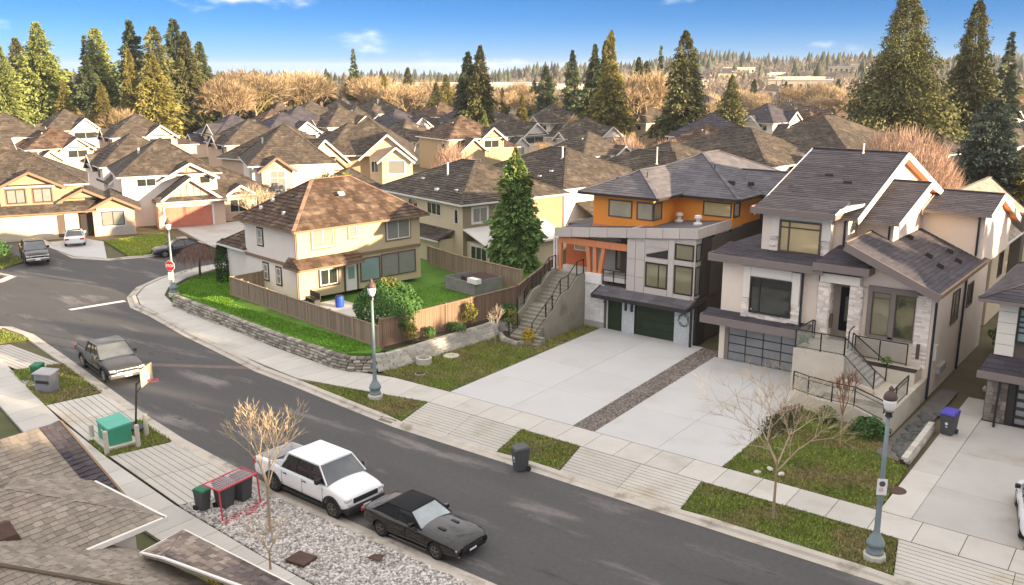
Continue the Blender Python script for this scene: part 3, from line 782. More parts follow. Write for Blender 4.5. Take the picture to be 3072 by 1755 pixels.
def vent_pipe(parent, x, y, z, h=.7, m=None, r=.08):
    mb = MB(); mb.lathe([(r*2.4,0),(r*1.1,.1),(r,.12),(r,h),(r*1.3,h+.02),(r*1.3,h+.14),(0,h+.16)], (x,y,z), 8); return mb.build('vent_pipe', m or trim_white, parent)
def roof_vent(parent, x, y, z, m=None, s=.3):
    mb = MB(); mb.add([(x-s,y-s*.6,z-.12),(x+s,y-s*.6,z-.12),(x+s*.8,y+s*.6,z-.05),(x-s*.8,y+s*.6,z-.05),(x-s*.8,y-s*.5,z+.16),(x+s*.8,y-s*.5,z+.16),(x+s*.6,y+s*.5,z+.12),(x-s*.6,y+s*.5,z+.12)],
      [(0,3,2,1),(4,5,6,7),(0,1,5,4),(1,2,6,5),(2,3,7,6),(3,0,4,7)]); return mb.build('roof_vent', m or darktrim, parent)
def downpipe(parent, pts, m, r=.05):
    mb = MB()
    for a, b in zip(pts, pts[1:]): mb.bar(a, b, r*2)
    return mb.build('downpipe', m, parent)
# ------------------------------------------------------------------ hero houses
def rebase(root, loc):
    """children were built in world coordinates: hang them under a root standing at loc"""
    root.location = loc
    for c in kids(root): c.location = Vector(c.location) - Vector(loc)
def stones(parent, ax, c, u0, u1, z0, z1, m=ledge, h=(.09,.16), w=(.25,.7), proud=(.02,.07), name='stone_cladding', holes=()):
    sgn = -1 if ax[0] == '-' else 1; mb = MB(); z = z0
    while z < z1-.03:
        hh = min(rng.uniform(*h), z1-z); u = u0
        if z1-z-hh < .05: hh = z1-z
        while u < u1-.02:
            ww = min(rng.uniform(*w), u1-u)
            if u1-u-ww < .1: ww = u1-u
            if not any(a < u+ww/2 < b and cc < z+hh/2 < d for a,b,cc,d in holes):
                lo, hi = sorted((c-sgn*.03, c+sgn*rng.uniform(*proud)))
                if ax[1] == 'y': mb.box(u+.006,u+ww-.006,lo,hi,z+.006,z+hh-.006, a=rng.random())
                else: mb.box(lo,hi,u+.006,u+ww-.006,z+.006,z+hh-.006, a=rng.random())
            u += ww
        z += hh
    return mb.build(name, m, parent, stuff=True)
def pieces(parent, name, boxes, m, bevel=0):
    for b in boxes:
        mb = MB(); mb.box(*b); mb.build(name, m, parent, bevel=bevel)
def railing(parent, pts, h=1.0, post=.06, glass=True, m=blackmetal, mid=False, name='railing'):
    """posts and rails along 3-D foot points, with one glass panel per bay"""
    mb = MB(); Z = Vector((0,0,h))
    for p in pts: mb.bar(p, Vector(p)+Z, post)
    for a, b in zip(pts, pts[1:]):
        a, b = Vector(a), Vector(b)
        mb.bar(a+Z, b+Z, .05); mb.bar(a+Vector((0,0,.08)), b+Vector((0,0,.08)), .035)
        if mid: mb.bar(a+Z*.8, b+Z*.8, .03)
    r = mb.build(name, m, parent)
    if glass:
        for a, b in zip(pts, pts[1:]):
            a, b = Vector(a), Vector(b); d = (b-a).normalized()*.05; g = MB()
            g.slab([tuple(a+d+Vector((0,0,.1))), tuple(b-d+Vector((0,0,.1))), tuple(b-d+Z*.94), tuple(a+d+Z*.94)], .0)
            n = (b-a).cross(Vector((0,0,1))).normalized()*.006; g = MB()
            q = [a+d+Vector((0,0,.1)), b-d+Vector((0,0,.1)), b-d+Z*.94, a+d+Z*.94]
            g.add([p-n for p in q]+[p+n for p in q], [(0,1,2,3),(7,6,5,4),(0,4,5,1),(1,5,6,2),(2,6,7,3),(3,7,4,0)]); g.build('glass_panel', rail_glass, r)
    return r

# ---- H3: beige house with stone trim
H = E('beige_house', 'large beige stucco house with dark stepped gable roofs and frosted glass garage door', 'house')
w = MB()
w.box(-22.7,-17.0,49.82,62,-.1,6.0); w.box(-17.0,-14.6,51.4,62,-.1,6.0); w.box(-14.6,-10.9,49.82,62.5,-.1,5.55)
w.add([(-14.6,49.82,5.5),(-10.9,49.82,5.5),(-14.6,49.82,7.25),(-14.6,50.1,5.5),(-10.9,50.1,5.5),(-14.6,50.1,7.25)], [(0,1,2),(3,5,4),(1,4,5,2),(0,2,5,3)])
w.box(-20.95,-16.2,51.6,69,5.9,8.85)                      # upper main
w.box(-16.2,-14.2,53.2,64,5.9,8.6)                        # middle wing
w.box(-14.2,-10.7,59.0,67,5.5,8.6)                        # right wing
def gtri(x, pts, t=.12):                                   # gable end facing +X
    w.add([(x,*p) for p in pts]+[(x-t,*p) for p in pts], [(0,1,2),(3,5,4),(0,3,4,1),(1,4,5,2),(2,5,3,0)])
gtri(-16.15,[(51.6,8.8),(69,8.8),(60,11.65)]); gtri(-14.15,[(53.2,8.55),(63.6,8.55),(58.6,10.05)]); gtri(-10.65,[(59,8.55),(67,8.55),(62,9.45)])
w.build('wall', beige, H)
# main roof and the two stepped gables
def gable_x(x0, x1, yf, zf, yp, zp, yb, zb, name='roof', barge=trim_white, style='shingle', soff=True):
    polys = [[(x0,yf,zf),(x1,yf,zf),(x1,yp,zp),(x0,yp,zp)], [(x1,yb,zb),(x0,yb,zb),(x0,yp,zp),(x1,yp,zp)]]
    r = roof(H, polys, [((x0,yp,zp),(x1,yp,zp))], asph_roof, style, gutter=fasciam, name=name, th=.12)
    for xx in (x0-.03, x1+.03):
        b = MB(); b.bar((xx,yf,zf-.16),(xx,yp,zp-.14),.06,.36); b.build('bargeboard', barge, r)
        b = MB(); b.bar((xx,yp,zp-.14),(xx,yb,zb-.16),.06,.36); b.build('bargeboard', barge, r)
    s = MB(); s.face([(x1-.5,yp,zp-.28),(x1,yp,zp-.28),(x1,yb,zb-.3),(x1-.5,yb,zb-.3)]); s.build('soffit', cedarpost, r)
    return r
gable_x(-21.5,-15.6,51.15,8.92,60,11.86,69.6,8.6)
gable_x(-16.1,-13.75,52.4,8.66,58.6,10.32,64.2,8.8,name='middle_roof')
gable_x(-14.0,-10.3,58.3,8.72,61.6,9.6,68,7.4,name='rear_roof')
# upper front bay
b = MB(); b.box(-20.9,-16.95,50.95,51.7,6.3,9.0); b.build('upper_bay', beige, H)
pieces(H, 'trim_panel', [(-20.25,-17.0,50.88,50.95,8.55,9.0),(-20.3,-19.85,50.86,50.95,7.55,9.0),(-17.42,-16.9,50.86,50.95,7.55,8.98)], palep)
stones(H,'-y',50.93,-20.4,-16.93,6.3,7.5,holes=[(-19.9,-17.4,6.62,9)])
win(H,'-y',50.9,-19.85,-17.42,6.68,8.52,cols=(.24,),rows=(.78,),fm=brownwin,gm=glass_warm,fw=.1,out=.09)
polys = [[(-21.35,50.3,9.1),(-16.55,50.3,9.1),(-16.55,52.6,9.6),(-21.35,52.6,9.6)]]
r = roof(H, polys, [], asph_roof, 'shingle', name='bay_roof', th=.1, caps=False)
f = MB(); f.box(-21.4,-16.5,50.22,50.3,8.84,9.2); f.box(-16.56,-16.5,50.3,52.2,8.86,9.24); f.box(-21.4,-21.34,50.3,51.4,8.86,9.24); f.build('fascia', fasciam, r)
f = MB(); f.slab([(-16.5,50.2,9.22),(-15.75,52.3,9.5),(-15.8,52.9,9.56),(-16.7,51.9,9.42)],.08); f.build('flashing', trim_white, r)
# skirt roof over the main floor
polys = [[(-23.2,48.95,6.42),(-16.45,48.95,6.42),(-16.45,51.7,6.75),(-23.2,51.7,6.75)], [(-23.2,62,6.5),(-23.2,51.7,6.6),(-20.9,51.7,6.8),(-20.9,62,6.8)]]
r = roof(H, polys, [], asph_roof, 'shingle', name='skirt_roof', caps=False)
f = MB(); f.box(-23.25,-16.5,48.88,48.96,6.05,6.46); f.box(-23.26,-23.18,48.96,62,6.1,6.5); f.build('fascia', fasciam, r)
polys = [[(-17.0,48.85,6.7),(-14.1,48.85,6.7),(-14.6,51.6,7.3),(-16.6,51.6,7.3)], [(-14.1,48.85,6.7),(-14.1,50.4,6.7),(-14.6,51.6,7.3)], [(-17.0,51.6,6.8),(-17.0,48.85,6.7),(-16.6,51.6,7.3)]]
r = roof(H, polys, [], asph_roof, 'shingle', name='porch_roof', caps=False)
f = MB(); f.box(-17.05,-14.05,48.78,48.86,6.3,6.72); f.box(-14.13,-14.05,48.86,50.2,6.3,6.72); f.build('fascia', fasciam, r)
# living-room roof falling to the right
rp = [[(-10.5,48.75,5.88),(-10.5,60.0,5.88),(-15.35,60.0,8.0),(-15.35,48.75,8.0)]]
r = roof(H, rp, [], asph_roof, 'shingle', name='lounge_roof', caps=False)
f = MB(); f.bar((-15.38,48.71,7.8),(-10.46,48.71,5.66),.07,.42); f.build('bargeboard', fasciam, r)
f = MB(); f.bar((-10.44,48.7,5.82),(-10.44,60,5.82),.13,.2); f.build('gutter', trim_tan, r); f = MB(); f.bar((-15.38,48.8,7.98),(-15.38,53.2,7.98),.12,.14); f.build('ridge_cap', trim_tan, r)
for x, y in ((-13.9,55.6),(-12.4,54.0),(-11.6,53.2),(-12.0,57.0),(-11.3,56.0)):
    vv = roof_vent(r, 0, 0, 0, s=.22); vv.location = (x,y,8.0-.437*(x+15.35)+.1); vv.rotation_euler = (0,R(24),0)
for x, y, zz in ((-19.0,56.2,10.55),(-17.6,55.4,10.3)): roof_vent(H, x, y, zz, s=.3)
vent_pipe(H,-18.2,59.6,11.7,.5,r=.05)
# main floor bay window, trim panels, ledger stone
b = MB(); b.box(-21.3,-17.85,49.55,49.9,2.5,5.85); b.build('window_bay', beige, H)
pieces(H, 'trim_panel', [(-20.8,-18.4,49.46,49.55,5.35,5.9),(-21.22,-20.82,49.45,49.55,4.05,5.9),(-18.38,-17.9,49.45,49.55,4.0,5.85)], palep)
stones(H,'-y',49.54,-21.32,-17.83,2.5,4.0,holes=[(-20.85,-18.3,3.15,9)])
stones(H,'+x',-17.85,49.55,49.85,2.5,4.0)
win(H,'-y',49.5,-20.8,-18.35,3.2,5.3,cols=(.24,),rows=(.82,),fm=darktrim,gm=glass_dark,fw=.09,out=.09)
# garage canopy and door
polys = [[(-23.5,48.9,2.72),(-17.2,48.9,2.72),(-17.2,49.9,2.98),(-23.5,49.9,2.98)]]
r = roof(H, polys, [], asph_roof, 'shingle', name='garage_canopy', caps=False)
f = MB(); f.box(-23.55,-17.15,48.82,48.9,2.28,2.74); f.box(-23.56,-23.48,48.9,49.9,2.3,2.8); f.build('fascia', fasciam, r)
b = MB(); b.box(-22.3,-22.05,49.7,49.83,0,2.3); b.box(-17.75,-17.5,49.7,49.83,0,2.3); b.box(-22.05,-17.75,49.7,49.83,2.12,2.3); b.build('door_surround', fasciam, H)
garage_door(H,'-y',49.75,-22.05,-17.75,.02,2.1,4,4,garage_glass,darktrim,gap=.035,proud=.02)
# portico
for x0 in (-16.85,-15.15):
    b = MB(); b.box(x0,x0+.62,49.45,50.05,2.35,5.6); cm = b.build('portico_column', beige, H)
    stones(H,'-y',49.45,x0,x0+.62,2.4,5.55,w=(.2,.45)); stones(H,'+x',x0+.62,49.45,50.05,2.4,5.55,w=(.2,.45)); 
pieces(H,'trim_panel',[(-16.75,-14.62,49.3,50.2,5.62,6.1)],palep)
b = MB(); b.box(-16.2,-15.1,51.32,51.4,2.5,5.0); dd = b.build('front_door', navym, H); b = MB(); b.box(-15.9,-15.75,51.26,51.32,3.1,4.5); b.build('door_light', glass_blind, dd)
# living room windows between stone piers
f = MB(); f.box(-14.25,-11.75,49.68,49.8,5.38,5.68); f.box(-14.25,-14.02,49.68,49.8,2.9,5.38); f.box(-13.08,-12.82,49.68,49.8,2.9,5.38); f.box(-14.02,-11.8,49.68,49.8,2.9,3.02); f.build('window_surround', fasciam, H)
for a, b_ in ((-14.02,-13.08),(-12.82,-11.84)):
    ww = win(H,'-y',49.8,a,b_,3.02,5.38,rows=(.86,),cols=(),fm=brownwin,gm=glass_olive if a < -13.5 else glass_green,fw=.05,out=.06)
stones(H,'-y',49.78,-11.78,-11.05,1.6,5.5)
win(H,'+x',-10.9,53.6,55.2,3.2,5.0,fm=brownwin,gm=glass_blind); win(H,'+x',-10.9,57.2,58.6,3.4,4.8,fm=brownwin,gm=glass_dark)
for pts in ([(-10.75,49.9,5.65),(-10.82,49.75,5.3),(-10.82,49.75,.0)],[(-10.8,56.2,5.7),(-10.82,56.2,0)],[(-17.75,49.42,5.9),(-17.75,49.42,2.9)],[(-16.35,51.5,8.7),(-16.35,51.5,7.0)],[(-14.4,53.1,8.5),(-14.4,53.1,7.6)],[(-11.0,58.9,8.5),(-11.0,58.9,6.2)],[(-20.95,51.5,8.8),(-20.95,51.5,6.8)]):
    downpipe(H, pts, navym, .055)
b = MB(); b.box(-10.92,-10.7,51.6,53.0,.9,1.3); b.build('meter_box', greyst, H)
b = MB(); b.box(-10.92,-10.78,50.6,51.0,1.9,2.7); b.build('wall_lantern', trim_white, H)
for x in (-16.0,-11.4):
    b = MB(); b.box(x-.08,x+.08,49.3,49.42,3.1 if x < -15 else 2.2,3.9 if x < -15 else 3.0); b.build('wall_lamp', brown_cap, H)
# entrance terrace: walls, steps and glass railings
T = E('entrance_terrace', 'pale concrete entrance stairs with black glass railings in front of the beige house', 'stairs')
b = MB()
b.box(-17.0,-14.6,46.9,49.8,-.1,2.35); b.box(-14.6,-11.2,48.4,49.8,-.1,1.72)
b.box(-17.0,-14.3,46.7,46.95,-.1,2.42)
b.prism([(-14.3,46.6),(-14.3,46.95),(-12.5,46.2),(-12.5,45.9)],-.1,1.2)
b.box(-14.6,-11.0,45.0,48.4,-.1,.95)
b.prism([(-11.15,43.0),(-10.9,43.0),(-10.9,49.8),(-11.15,49.8)],-.1,1.15)
b.prism([(-16.2,44.75),(-14.6,44.2),(-12.9,44.2),(-11.1,43.0),(-11.1,43.25),(-12.9,44.45),(-14.6,44.45),(-16.2,45.0)],-.1,.75)
b.prism([(-12.9,44.4),(-11.15,43.2),(-11.15,45.0),(-14.6,45.0),(-14.6,44.4)],-.1,.7)
b.build('wall', mat('terrace_concrete',(.58,.52,.43),.88,var=.1,scale=.8,fine=.06,col2=(.42,.37,.29),c2scale=.6,c2lo=.52,c2hi=.72), T)
for k in range(8):
    b = MB(); b.box(-14.58+k*.24,-14.34+k*.24,47.0,48.35,.9,2.32-k*.17); b.build('step', concrete, T)
for k in range(4):
    b = MB(); b.box(-16.3+k*.38,-15.92+k*.38,45.0,46.6,-.1,.15+k*.18); b.build('step', concrete, T)
b = MB(); b.box(-14.6,-11.2,48.38,48.9,1.72,1.78); b.build('planter_soil', soil, T)
railing(T,[(-16.95,49.3,2.4),(-16.95,46.82,2.42),(-15.6,46.82,2.42),(-14.35,46.82,2.42)])
railing(T,[(-14.35,46.82,2.42),(-12.55,46.1,1.2)]); railing(T,[(-14.45,48.4,2.3),(-12.6,48.4,1.0)],glass=False)
railing(T,[(-16.2,44.87,.75),(-15.3,44.55,.75),(-14.0,44.3,.75),(-12.9,44.33,.75),(-11.15,43.12,.75),(-11.05,44.6,1.1),(-11.03,46.5,1.15)],mid=True)
railing(T,[(-14.6,49.35,1.75),(-13.3,49.35,1.75),(-11.9,49.35,1.75)],h=1.15)
railing(T,[(-16.95,49.3,2.4),(-16.8,49.2,2.4)],glass=False); railing(T,[(-14.75,49.45,2.4),(-14.7,48.5,2.3)],glass=False)
rebase(T,(-14,46.5,0)); rebase(H,(-16.8,56,0))

# ---- H2: modern house with orange upper floor
H = E('orange_house', 'modern house with orange upper storey, grey panel facade and dark green garage doors', 'house')
w = MB(); w.box(-33.1,-25.05,51.1,62,-.1,2.95); w.box(-31.6,-24.95,53,64.5,2.9,6.6); w.box(-31.6,-24.95,55.75,64.5,6.6,8.6); w.box(-36.0,-31.6,53.2,62,-.1,6.4)
w.build('wall', darkbrick, H)
w = MB(); w.box(-29.92,-25.1,51.05,56,2.72,6.9)
w.add([(-29.92,51.05,6.85),(-25.1,51.05,6.85),(-25.1,51.05,7.2),(-29.92,56,6.85),(-25.1,56,6.85),(-25.1,56,7.2)],[(0,1,2),(3,5,4),(0,2,5,3),(1,4,5,2)]); w.build('front_wing', greypanel, H)
stones(H,'-y',51.08,-33.12,-31.6,.35,2.95,m=whitebrick,h=(.19,.2),w=(.39,.4),proud=(.012,.02),name='white_brickwork')
b = MB(); b.box(-33.13,-31.6,51.04,51.1,-.1,.34); b.build('plinth', greyst, H)
b = MB(); b.box(-33.1,-31.85,51.0,52.6,2.95,3.62); b.build('porch_block', whitebrick, H)
pieces(H,'pebble_pier',[(-30.15,-29.22,50.98,51.1,-.1,2.35),(-26.32,-25.05,50.98,51.1,-.1,2.45)],pebble)
for a, b_, zt in ((-31.28,-30.15,2.28),(-29.22,-26.32,2.2)):
    garage_door(H,'-y',51.1,a,b_,.0,zt,1,4 if a > -30 else 3,greendoor,darktrim,gap=.008,proud=.03)
    f = MB(); f.box(a-.06,a,51.0,51.1,0,zt+.06); f.box(b_,b_+.06,50.99,51.09,0,zt+.06); f.box(a,b_,51.0,51.1,zt,zt+.08); f.build('door_surround', trim_white, H)
r = roof(H,[[(-32.1,50.3,2.42),(-25.2,50.3,2.42),(-24.95,51.12,2.92),(-31.9,51.12,2.92)]],[],grey_roof,'shingle',name='garage_canopy',caps=False)
f = MB(); f.box(-32.12,-25.18,50.22,50.3,2.2,2.44); f.bar((-32.1,50.26,2.34),(-31.9,51.1,2.84),.1,.2); f.bar((-25.15,50.26,2.36),(-24.4,52.4,3.2),.14,.22); f.build('fascia', darktrim, r)
b = MB(); b.bar((-24.98,50.6,0),(-24.98,50.6,2.4),.12); b.box(-25.05,-24.9,51.1,52.4,-.1,2.9); b.build('corner_trim', darktrim, H)
for x in (-29.85,-29.4):
    b = MB(); b.box(x-.07,x+.07,50.88,50.98,1.5,2.0); b.build('wall_lamp', blackmetal, H)
b = MB(); b.lathe([(.0,-.05),(.12,-.05),(.12,.03),(0,.05)],(-31.45,50.98,1.85),10,axis='Y'); b.build('wall_lamp', brown_cap, H)
b = MB()
for k in range(26):
    t = k/26*6.283; b.obox((-25.68+.33*math.cos(t)+rng.uniform(-.05,.05),50.95,1.55+.36*math.sin(t)+rng.uniform(-.05,.05)),(.16,.03,.07),ry=t+1.57)
b.build('door_wreath', mat('faded_wreath',(.24,.28,.27),.9,face=.4), H)
# facade panels with dark joints, windows between
Z0, Z1 = 2.72, 6.0
for xa, xb in ((-29.92,-29.3),(-29.28,-28.62)):
    for za, zb in ((2.74,3.85),(3.87,5.0),(5.02,6.2)):
        pieces(H,'facade_panel',[(xa+.012,xb-.012,51.0,51.05,za+.012,zb-.012)],greypanel)
pieces(H,'facade_panel',[(-28.6,-26.95,51.0,51.05,2.74,3.28),(-28.6,-26.95,51.0,51.05,4.95,5.2),(-26.92,-26.55,51.0,51.05,2.74,4.1),(-26.92,-26.55,51.0,51.05,4.12,5.3),(-26.92,-26.55,51.0,51.05,5.32,6.55),(-26.53,-25.32,51.0,51.05,2.74,3.12),(-26.53,-25.3,51.0,51.05,5.0,5.3),(-28.6,-26.95,51.0,51.05,5.95,6.4)],greypanel)
win(H,'-y',51.05,-28.55,-26.97,3.3,4.92,cols=(.6,),fm=darktrim,gm=glass_olive,fw=.09,out=.05)
win(H,'-y',51.05,-26.5,-25.2,3.14,4.98,cols=(),fm=darktrim,gm=glass_olive,fw=.09,out=.05)
win(H,'-y',51.05,-26.5,-25.2,5.32,6.35,cols=(),fm=darktrim,gm=glass_olive,fw=.09,out=.05)
win(H,'+x',-25.1,51.1,51.75,3.14,4.98,cols=(),fm=darktrim,gm=glass_blind,fw=.06,out=.04)
win(H,'+x',-25.1,51.1,51.75,5.3,6.4,cols=(),fm=darktrim,gm=glass_blind,fw=.06,out=.04)
tw = MB(); tw.add([(-28.5,51.0,5.28),(-27.0,51.0,5.28),(-27.0,51.0,5.85),(-28.5,51.0,5.42),(-28.5,51.06,5.28),(-27.0,51.06,5.28),(-27.0,51.06,5.85),(-28.5,51.06,5.42)],[(0,1,2,3),(0,4,5,1),(1,5,6,2),(2,6,7,3),(3,7,4,0)]); tp = tw.build('window', darktrim, H)
tw = MB(); tw.face([(-28.35,50.99,5.33),(-27.06,50.99,5.33),(-27.06,50.99,5.76),(-28.35,50.99,5.4)]); tw.build('pane', glass_dark, tp)
pieces(H,'facade_panel',[(-25.06,-25.0,51.78,53.4,2.95,4.2),(-25.06,-25.0,51.78,53.4,4.22,5.5),(-25.06,-25.0,51.78,53.4,5.52,6.75)],seamm)
# flat roof with a rising panel fascia
b = MB(); XL, XR, YF = -35.55, -24.9, 50.85
zt = lambda x: 6.43 + (x-XL)/(XR-XL)*1.02
b.add([(XL,YF+.1,zt(XL)-.1),(XR-.08,YF+.1,zt(XR)-.1),(XR-.08,57.5,zt(XR)-.12),(XL,57.5,zt(XL)-.1),(XL,YF+.1,zt(XL)-.5),(XR-.08,YF+.1,zt(XR)-.5),(XR-.08,57.5,zt(XR)-.5),(XL,57.5,zt(XL)-.5)],[(0,1,2,3),(7,6,5,4),(0,4,5,1),(1,5,6,2),(2,6,7,3),(3,7,4,0)])
fr = b.build('flat_roof', grey_roof, H)
xs = [XL,-34.15,-32.73,-31.36,-29.9,-28.5,-27.3,-26.15,XR]
for a, c_ in zip(xs, xs[1:]):
    b = MB(); a += .015; c_ -= .015
    v = [(a,YF,zt(a)-.62),(c_,YF,zt(c_)-.64),(c_,YF,zt(c_)),(a,YF,zt(a)),(a,YF+.1,zt(a)-.62),(c_,YF+.1,zt(c_)-.64),(c_,YF+.1,zt(c_)),(a,YF+.1,zt(a))]
    b.add(v,[(0,1,2,3),(7,6,5,4),(0,4,5,1),(1,5,6,2),(2,6,7,3),(3,7,4,0)]); b.build('fascia_panel', greypanel, fr)
for k in range(5):
    y0 = YF+.02+k*1.3; b = MB(); b.box(XR-.09,XR,y0,y0+1.27,6.78,7.43); b.build('fascia_panel', greypanel, fr)
for x, y in ((-28.3,54.9),(-26.2,53.4)):
    b = MB(); b.lathe([(.3,0),(.3,.12),(.12,.2),(.12,.4),(.26,.45),(.22,.6),(0,.66)],(x,y,zt(x)-.12),8); b.build('roof_vent', trim_white, fr)
# orange storey
b = MB(); b.box(-33.5,-28.93,52.5,60,6.45,8.8); b.box(-28.93,-24.85,55.6,60,6.9,8.72); b.build('orange_storey', orangem, H)
b = MB(); b.box(-33.52,-28.9,52.44,52.5,6.5,6.72); b.build('base_flashing', cedarpost, H)
win(H,'-y',52.5,-32.3,-30.5,7.32,8.45,cols=(),fm=brownwin,gm=glass_cream,fw=.07,out=.06)
win(H,'-y',52.5,-30.15,-28.93,7.3,8.45,cols=(),fm=brownwin,gm=glass_cream,fw=.07,out=.06)
win(H,'+x',-28.93,52.5,53.6,7.3,8.45,cols=(),fm=brownwin,gm=glass_olive,fw=.07,out=.06)
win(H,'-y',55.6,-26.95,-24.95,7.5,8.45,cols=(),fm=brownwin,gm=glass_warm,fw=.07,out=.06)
win(H,'+x',-24.85,55.65,56.6,7.5,8.45,cols=(),fm=darktrim,gm=glass_blind,fw=.07,out=.06)
win(H,'+x',-24.95,58.4,59.3,7.2,8.6,cols=(),fm=darktrim,gm=glass_dark,fw=.07,out=.06)
P1, L1_, G1 = roof_rect(-34.5,-24.2,55.0,67.6,8.78,.45,'y')
roof(H,P1,L1_,grey_roof,'shingle',gutter=darktrim)
P1, L1_, G1 = roof_rect(-34.35,-28.25,51.85,61,8.86,.45,'y',('hip','gable'))
roof(H,P1,L1_[:3],grey_roof,'shingle',gutter=darktrim,name='front_roof')
P1, L1_, G1 = roof_rect(-27.5,-20.0,58.5,64.5,8.75,.42,'x',('gable','hip'))
roof(H,P1,L1_,grey_roof,'shingle',gutter=darktrim,name='side_roof')
for x, y, zz in ((-30.3,54.0,9.6),(-27.5,58.2,10.0)): vent_pipe(H,x,y,zz,.5,darktrim,.04)
roof_vent(H,-25.8,57.2,9.55,s=.3); roof_vent(H,-25.0,58.6,9.4,s=.22)
# porch: floor, orange wall, timber beam and three leaning posts
b = MB(); b.box(-36.0,-29.95,51.2,53.2,3.2,3.5); b.build('porch_floor', concrete, H)
b = MB(); b.box(-36.0,-34.1,53.0,53.2,3.5,5.6); b.build('porch_wall', mat('red_orange_cladding',(.50,.13,.045),.65,var=.15,scale=2), H)
b = MB(); b.box(-34.1,-30.0,53.1,53.2,3.5,5.75); b.build('porch_back_wall', greyst, H)
win(H,'-y',53.1,-32.0,-30.5,3.6,5.5,cols=(.5,),fm=darktrim,gm=glass_olive)
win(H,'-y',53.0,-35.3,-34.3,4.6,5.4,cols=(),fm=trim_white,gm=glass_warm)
b = MB(); b.box(-35.4,-30.0,51.15,51.45,5.38,5.82); b.build('porch_beam', cedarpost, H)
for xb, xt in ((-32.95,-33.1),(-32.5,-32.55),(-32.15,-31.85)):
    b = MB(); b.bar((xb,51.35,3.55),(xt,51.35,5.4),.26); b.build('porch_post', cedarpost, H)
b = MB(); b.bar((-35.3,51.3,3.3),(-35.3,51.3,5.4),.22); b.build('porch_post', cedarpost, H)
b = MB(); b.bar((-35.75,51.2,3.2),(-35.75,51.2,5.7),.12); b.bar((-35.55,51.2,3.2),(-35.55,51.2,5.7),.1); b.build('porch_post', trim_white, H)
railing(H,[(-31.8,51.2,3.0),(-31.0,51.2,3.0),(-30.1,51.2,3.0)],h=.95,glass=False,mid=True)
rebase(H,(-29.5,57,0))
# side stairs of the orange house
T = E('side_stairs', 'long mossy concrete stairs with black railings beside the cedar fence', 'stairs')
b = MB()
for k in range(2):
    x0 = -33.35 if k == 0 else -35.6
    v = [(46.6,-.1),(51.1,-.1),(51.1,3.55),(50.2,3.5),(49.2,2.75),(48.3,2.6),(47.4,1.75),(46.6,1.35)]
    n = len(v); b.add([(x0,*p) for p in v]+[(x0+.22,*p) for p in v],[tuple(range(n))[::-1],tuple(range(n,2*n))]+[(i,(i+1)%n,n+(i+1)%n,n+i) for i in range(n)])
b.build('stair_wall', wallconc, T)
for k in range(18):
    b = MB(); y = 45.6+k*.28+(.5 if k > 8 else 0); b.box(-35.38,-33.37,y,y+.3+(.5 if k == 8 else 0),-.1,.18+k*.19); b.build('step', wallconc, T)
for k in range(3):
    b = MB(); b.box(-35.0,-32.6,44.9+k*.28,45.2+k*.28,-.1,.08+k*.15); b.build('step', wallconc, T)
b = MB(); b.box(-38.0,-35.6,46.2,49.4,-.1,.62); b.build('landing', concrete, T)
for x in (-33.24,-35.5):
    railing(T,[(x,46.7,1.3),(x,47.4,1.72)],glass=True); railing(T,[(x,47.4,1.72),(x,48.3,2.58),(x,49.2,2.72),(x,50.2,3.45),(x,51.0,3.5)],glass=False)
railing(T,[(-34.9,45.0,.2),(-34.9,45.9,.6)],glass=False); railing(T,[(-33.3,45.3,.3),(-33.24,46.7,1.3)],glass=False)
rebase(T,(-34.3,48,0))

# ---- H4: cream board-clad house at the edge
H = E('cream_clad_house', 'cream board clad house with slatted glass garage door at the right edge', 'house')
w = MB(); w.box(-7.9,1.5,48.6,64,-.1,3.0); w.box(-7.75,1.5,48.9,64,3.0,6.05); w.build('wall', darkbrick, H)
for k in range(5):
    z0 = 3.32+k*.55; pieces(H,'siding_board',[(-7.78,-6.95,48.78,48.9,z0+.012,z0+.54)],palep)
    pieces(H,'siding_board',[(-5.3,-.5,48.78,48.9,z0+.012,z0+.54)],palep)
win(H,'-y',48.86,-6.95,-5.3,4.05,5.8,rows=(.3,.45,.6,.75),cols=(),fm=darktrim,gm=glass_teal,fw=.1,out=.1)
P1, L1_, G1 = roof_rect(-8.55,2.4,47.9,58.0,6.2,.42,'y',('hip','hip'))
roof(H,P1,L1_,asph_roof,'shingle',gutter=fasciam)
r = roof(H,[[(-8.2,47.85,2.62),(1.5,47.85,2.62),(1.5,48.95,3.3),(-7.95,48.95,3.3)]],[],asph_roof,'shingle',name='garage_canopy',caps=False)
f = MB(); f.box(-8.25,1.5,47.77,47.85,2.3,2.66); f.build('fascia', fasciam, r)
garage_door(H,'-y',48.5,-6.55,-3.2,.02,2.2,1,5,garage_glass,darktrim,gap=.09,proud=.03)
f = MB(); f.box(-6.85,-6.55,48.35,48.6,0,2.35); f.box(-3.2,-2.9,48.35,48.6,0,2.35); f.box(-6.55,-3.2,48.35,48.6,2.2,2.35); f.build('door_surround', darktrim, H)
stones(H,'-y',48.5,-7.85,-6.9,0,2.3,m=strip_rock,h=(.15,.28),w=(.2,.45),proud=(.03,.1))
downpipe(H,[(-7.25,47.9,2.5),(-7.25,48.2,2.2),(-7.3,48.2,.1),(-7.2,47.6,.03)],blackmetal,.05)
rebase(H,(-3.5,55,0))
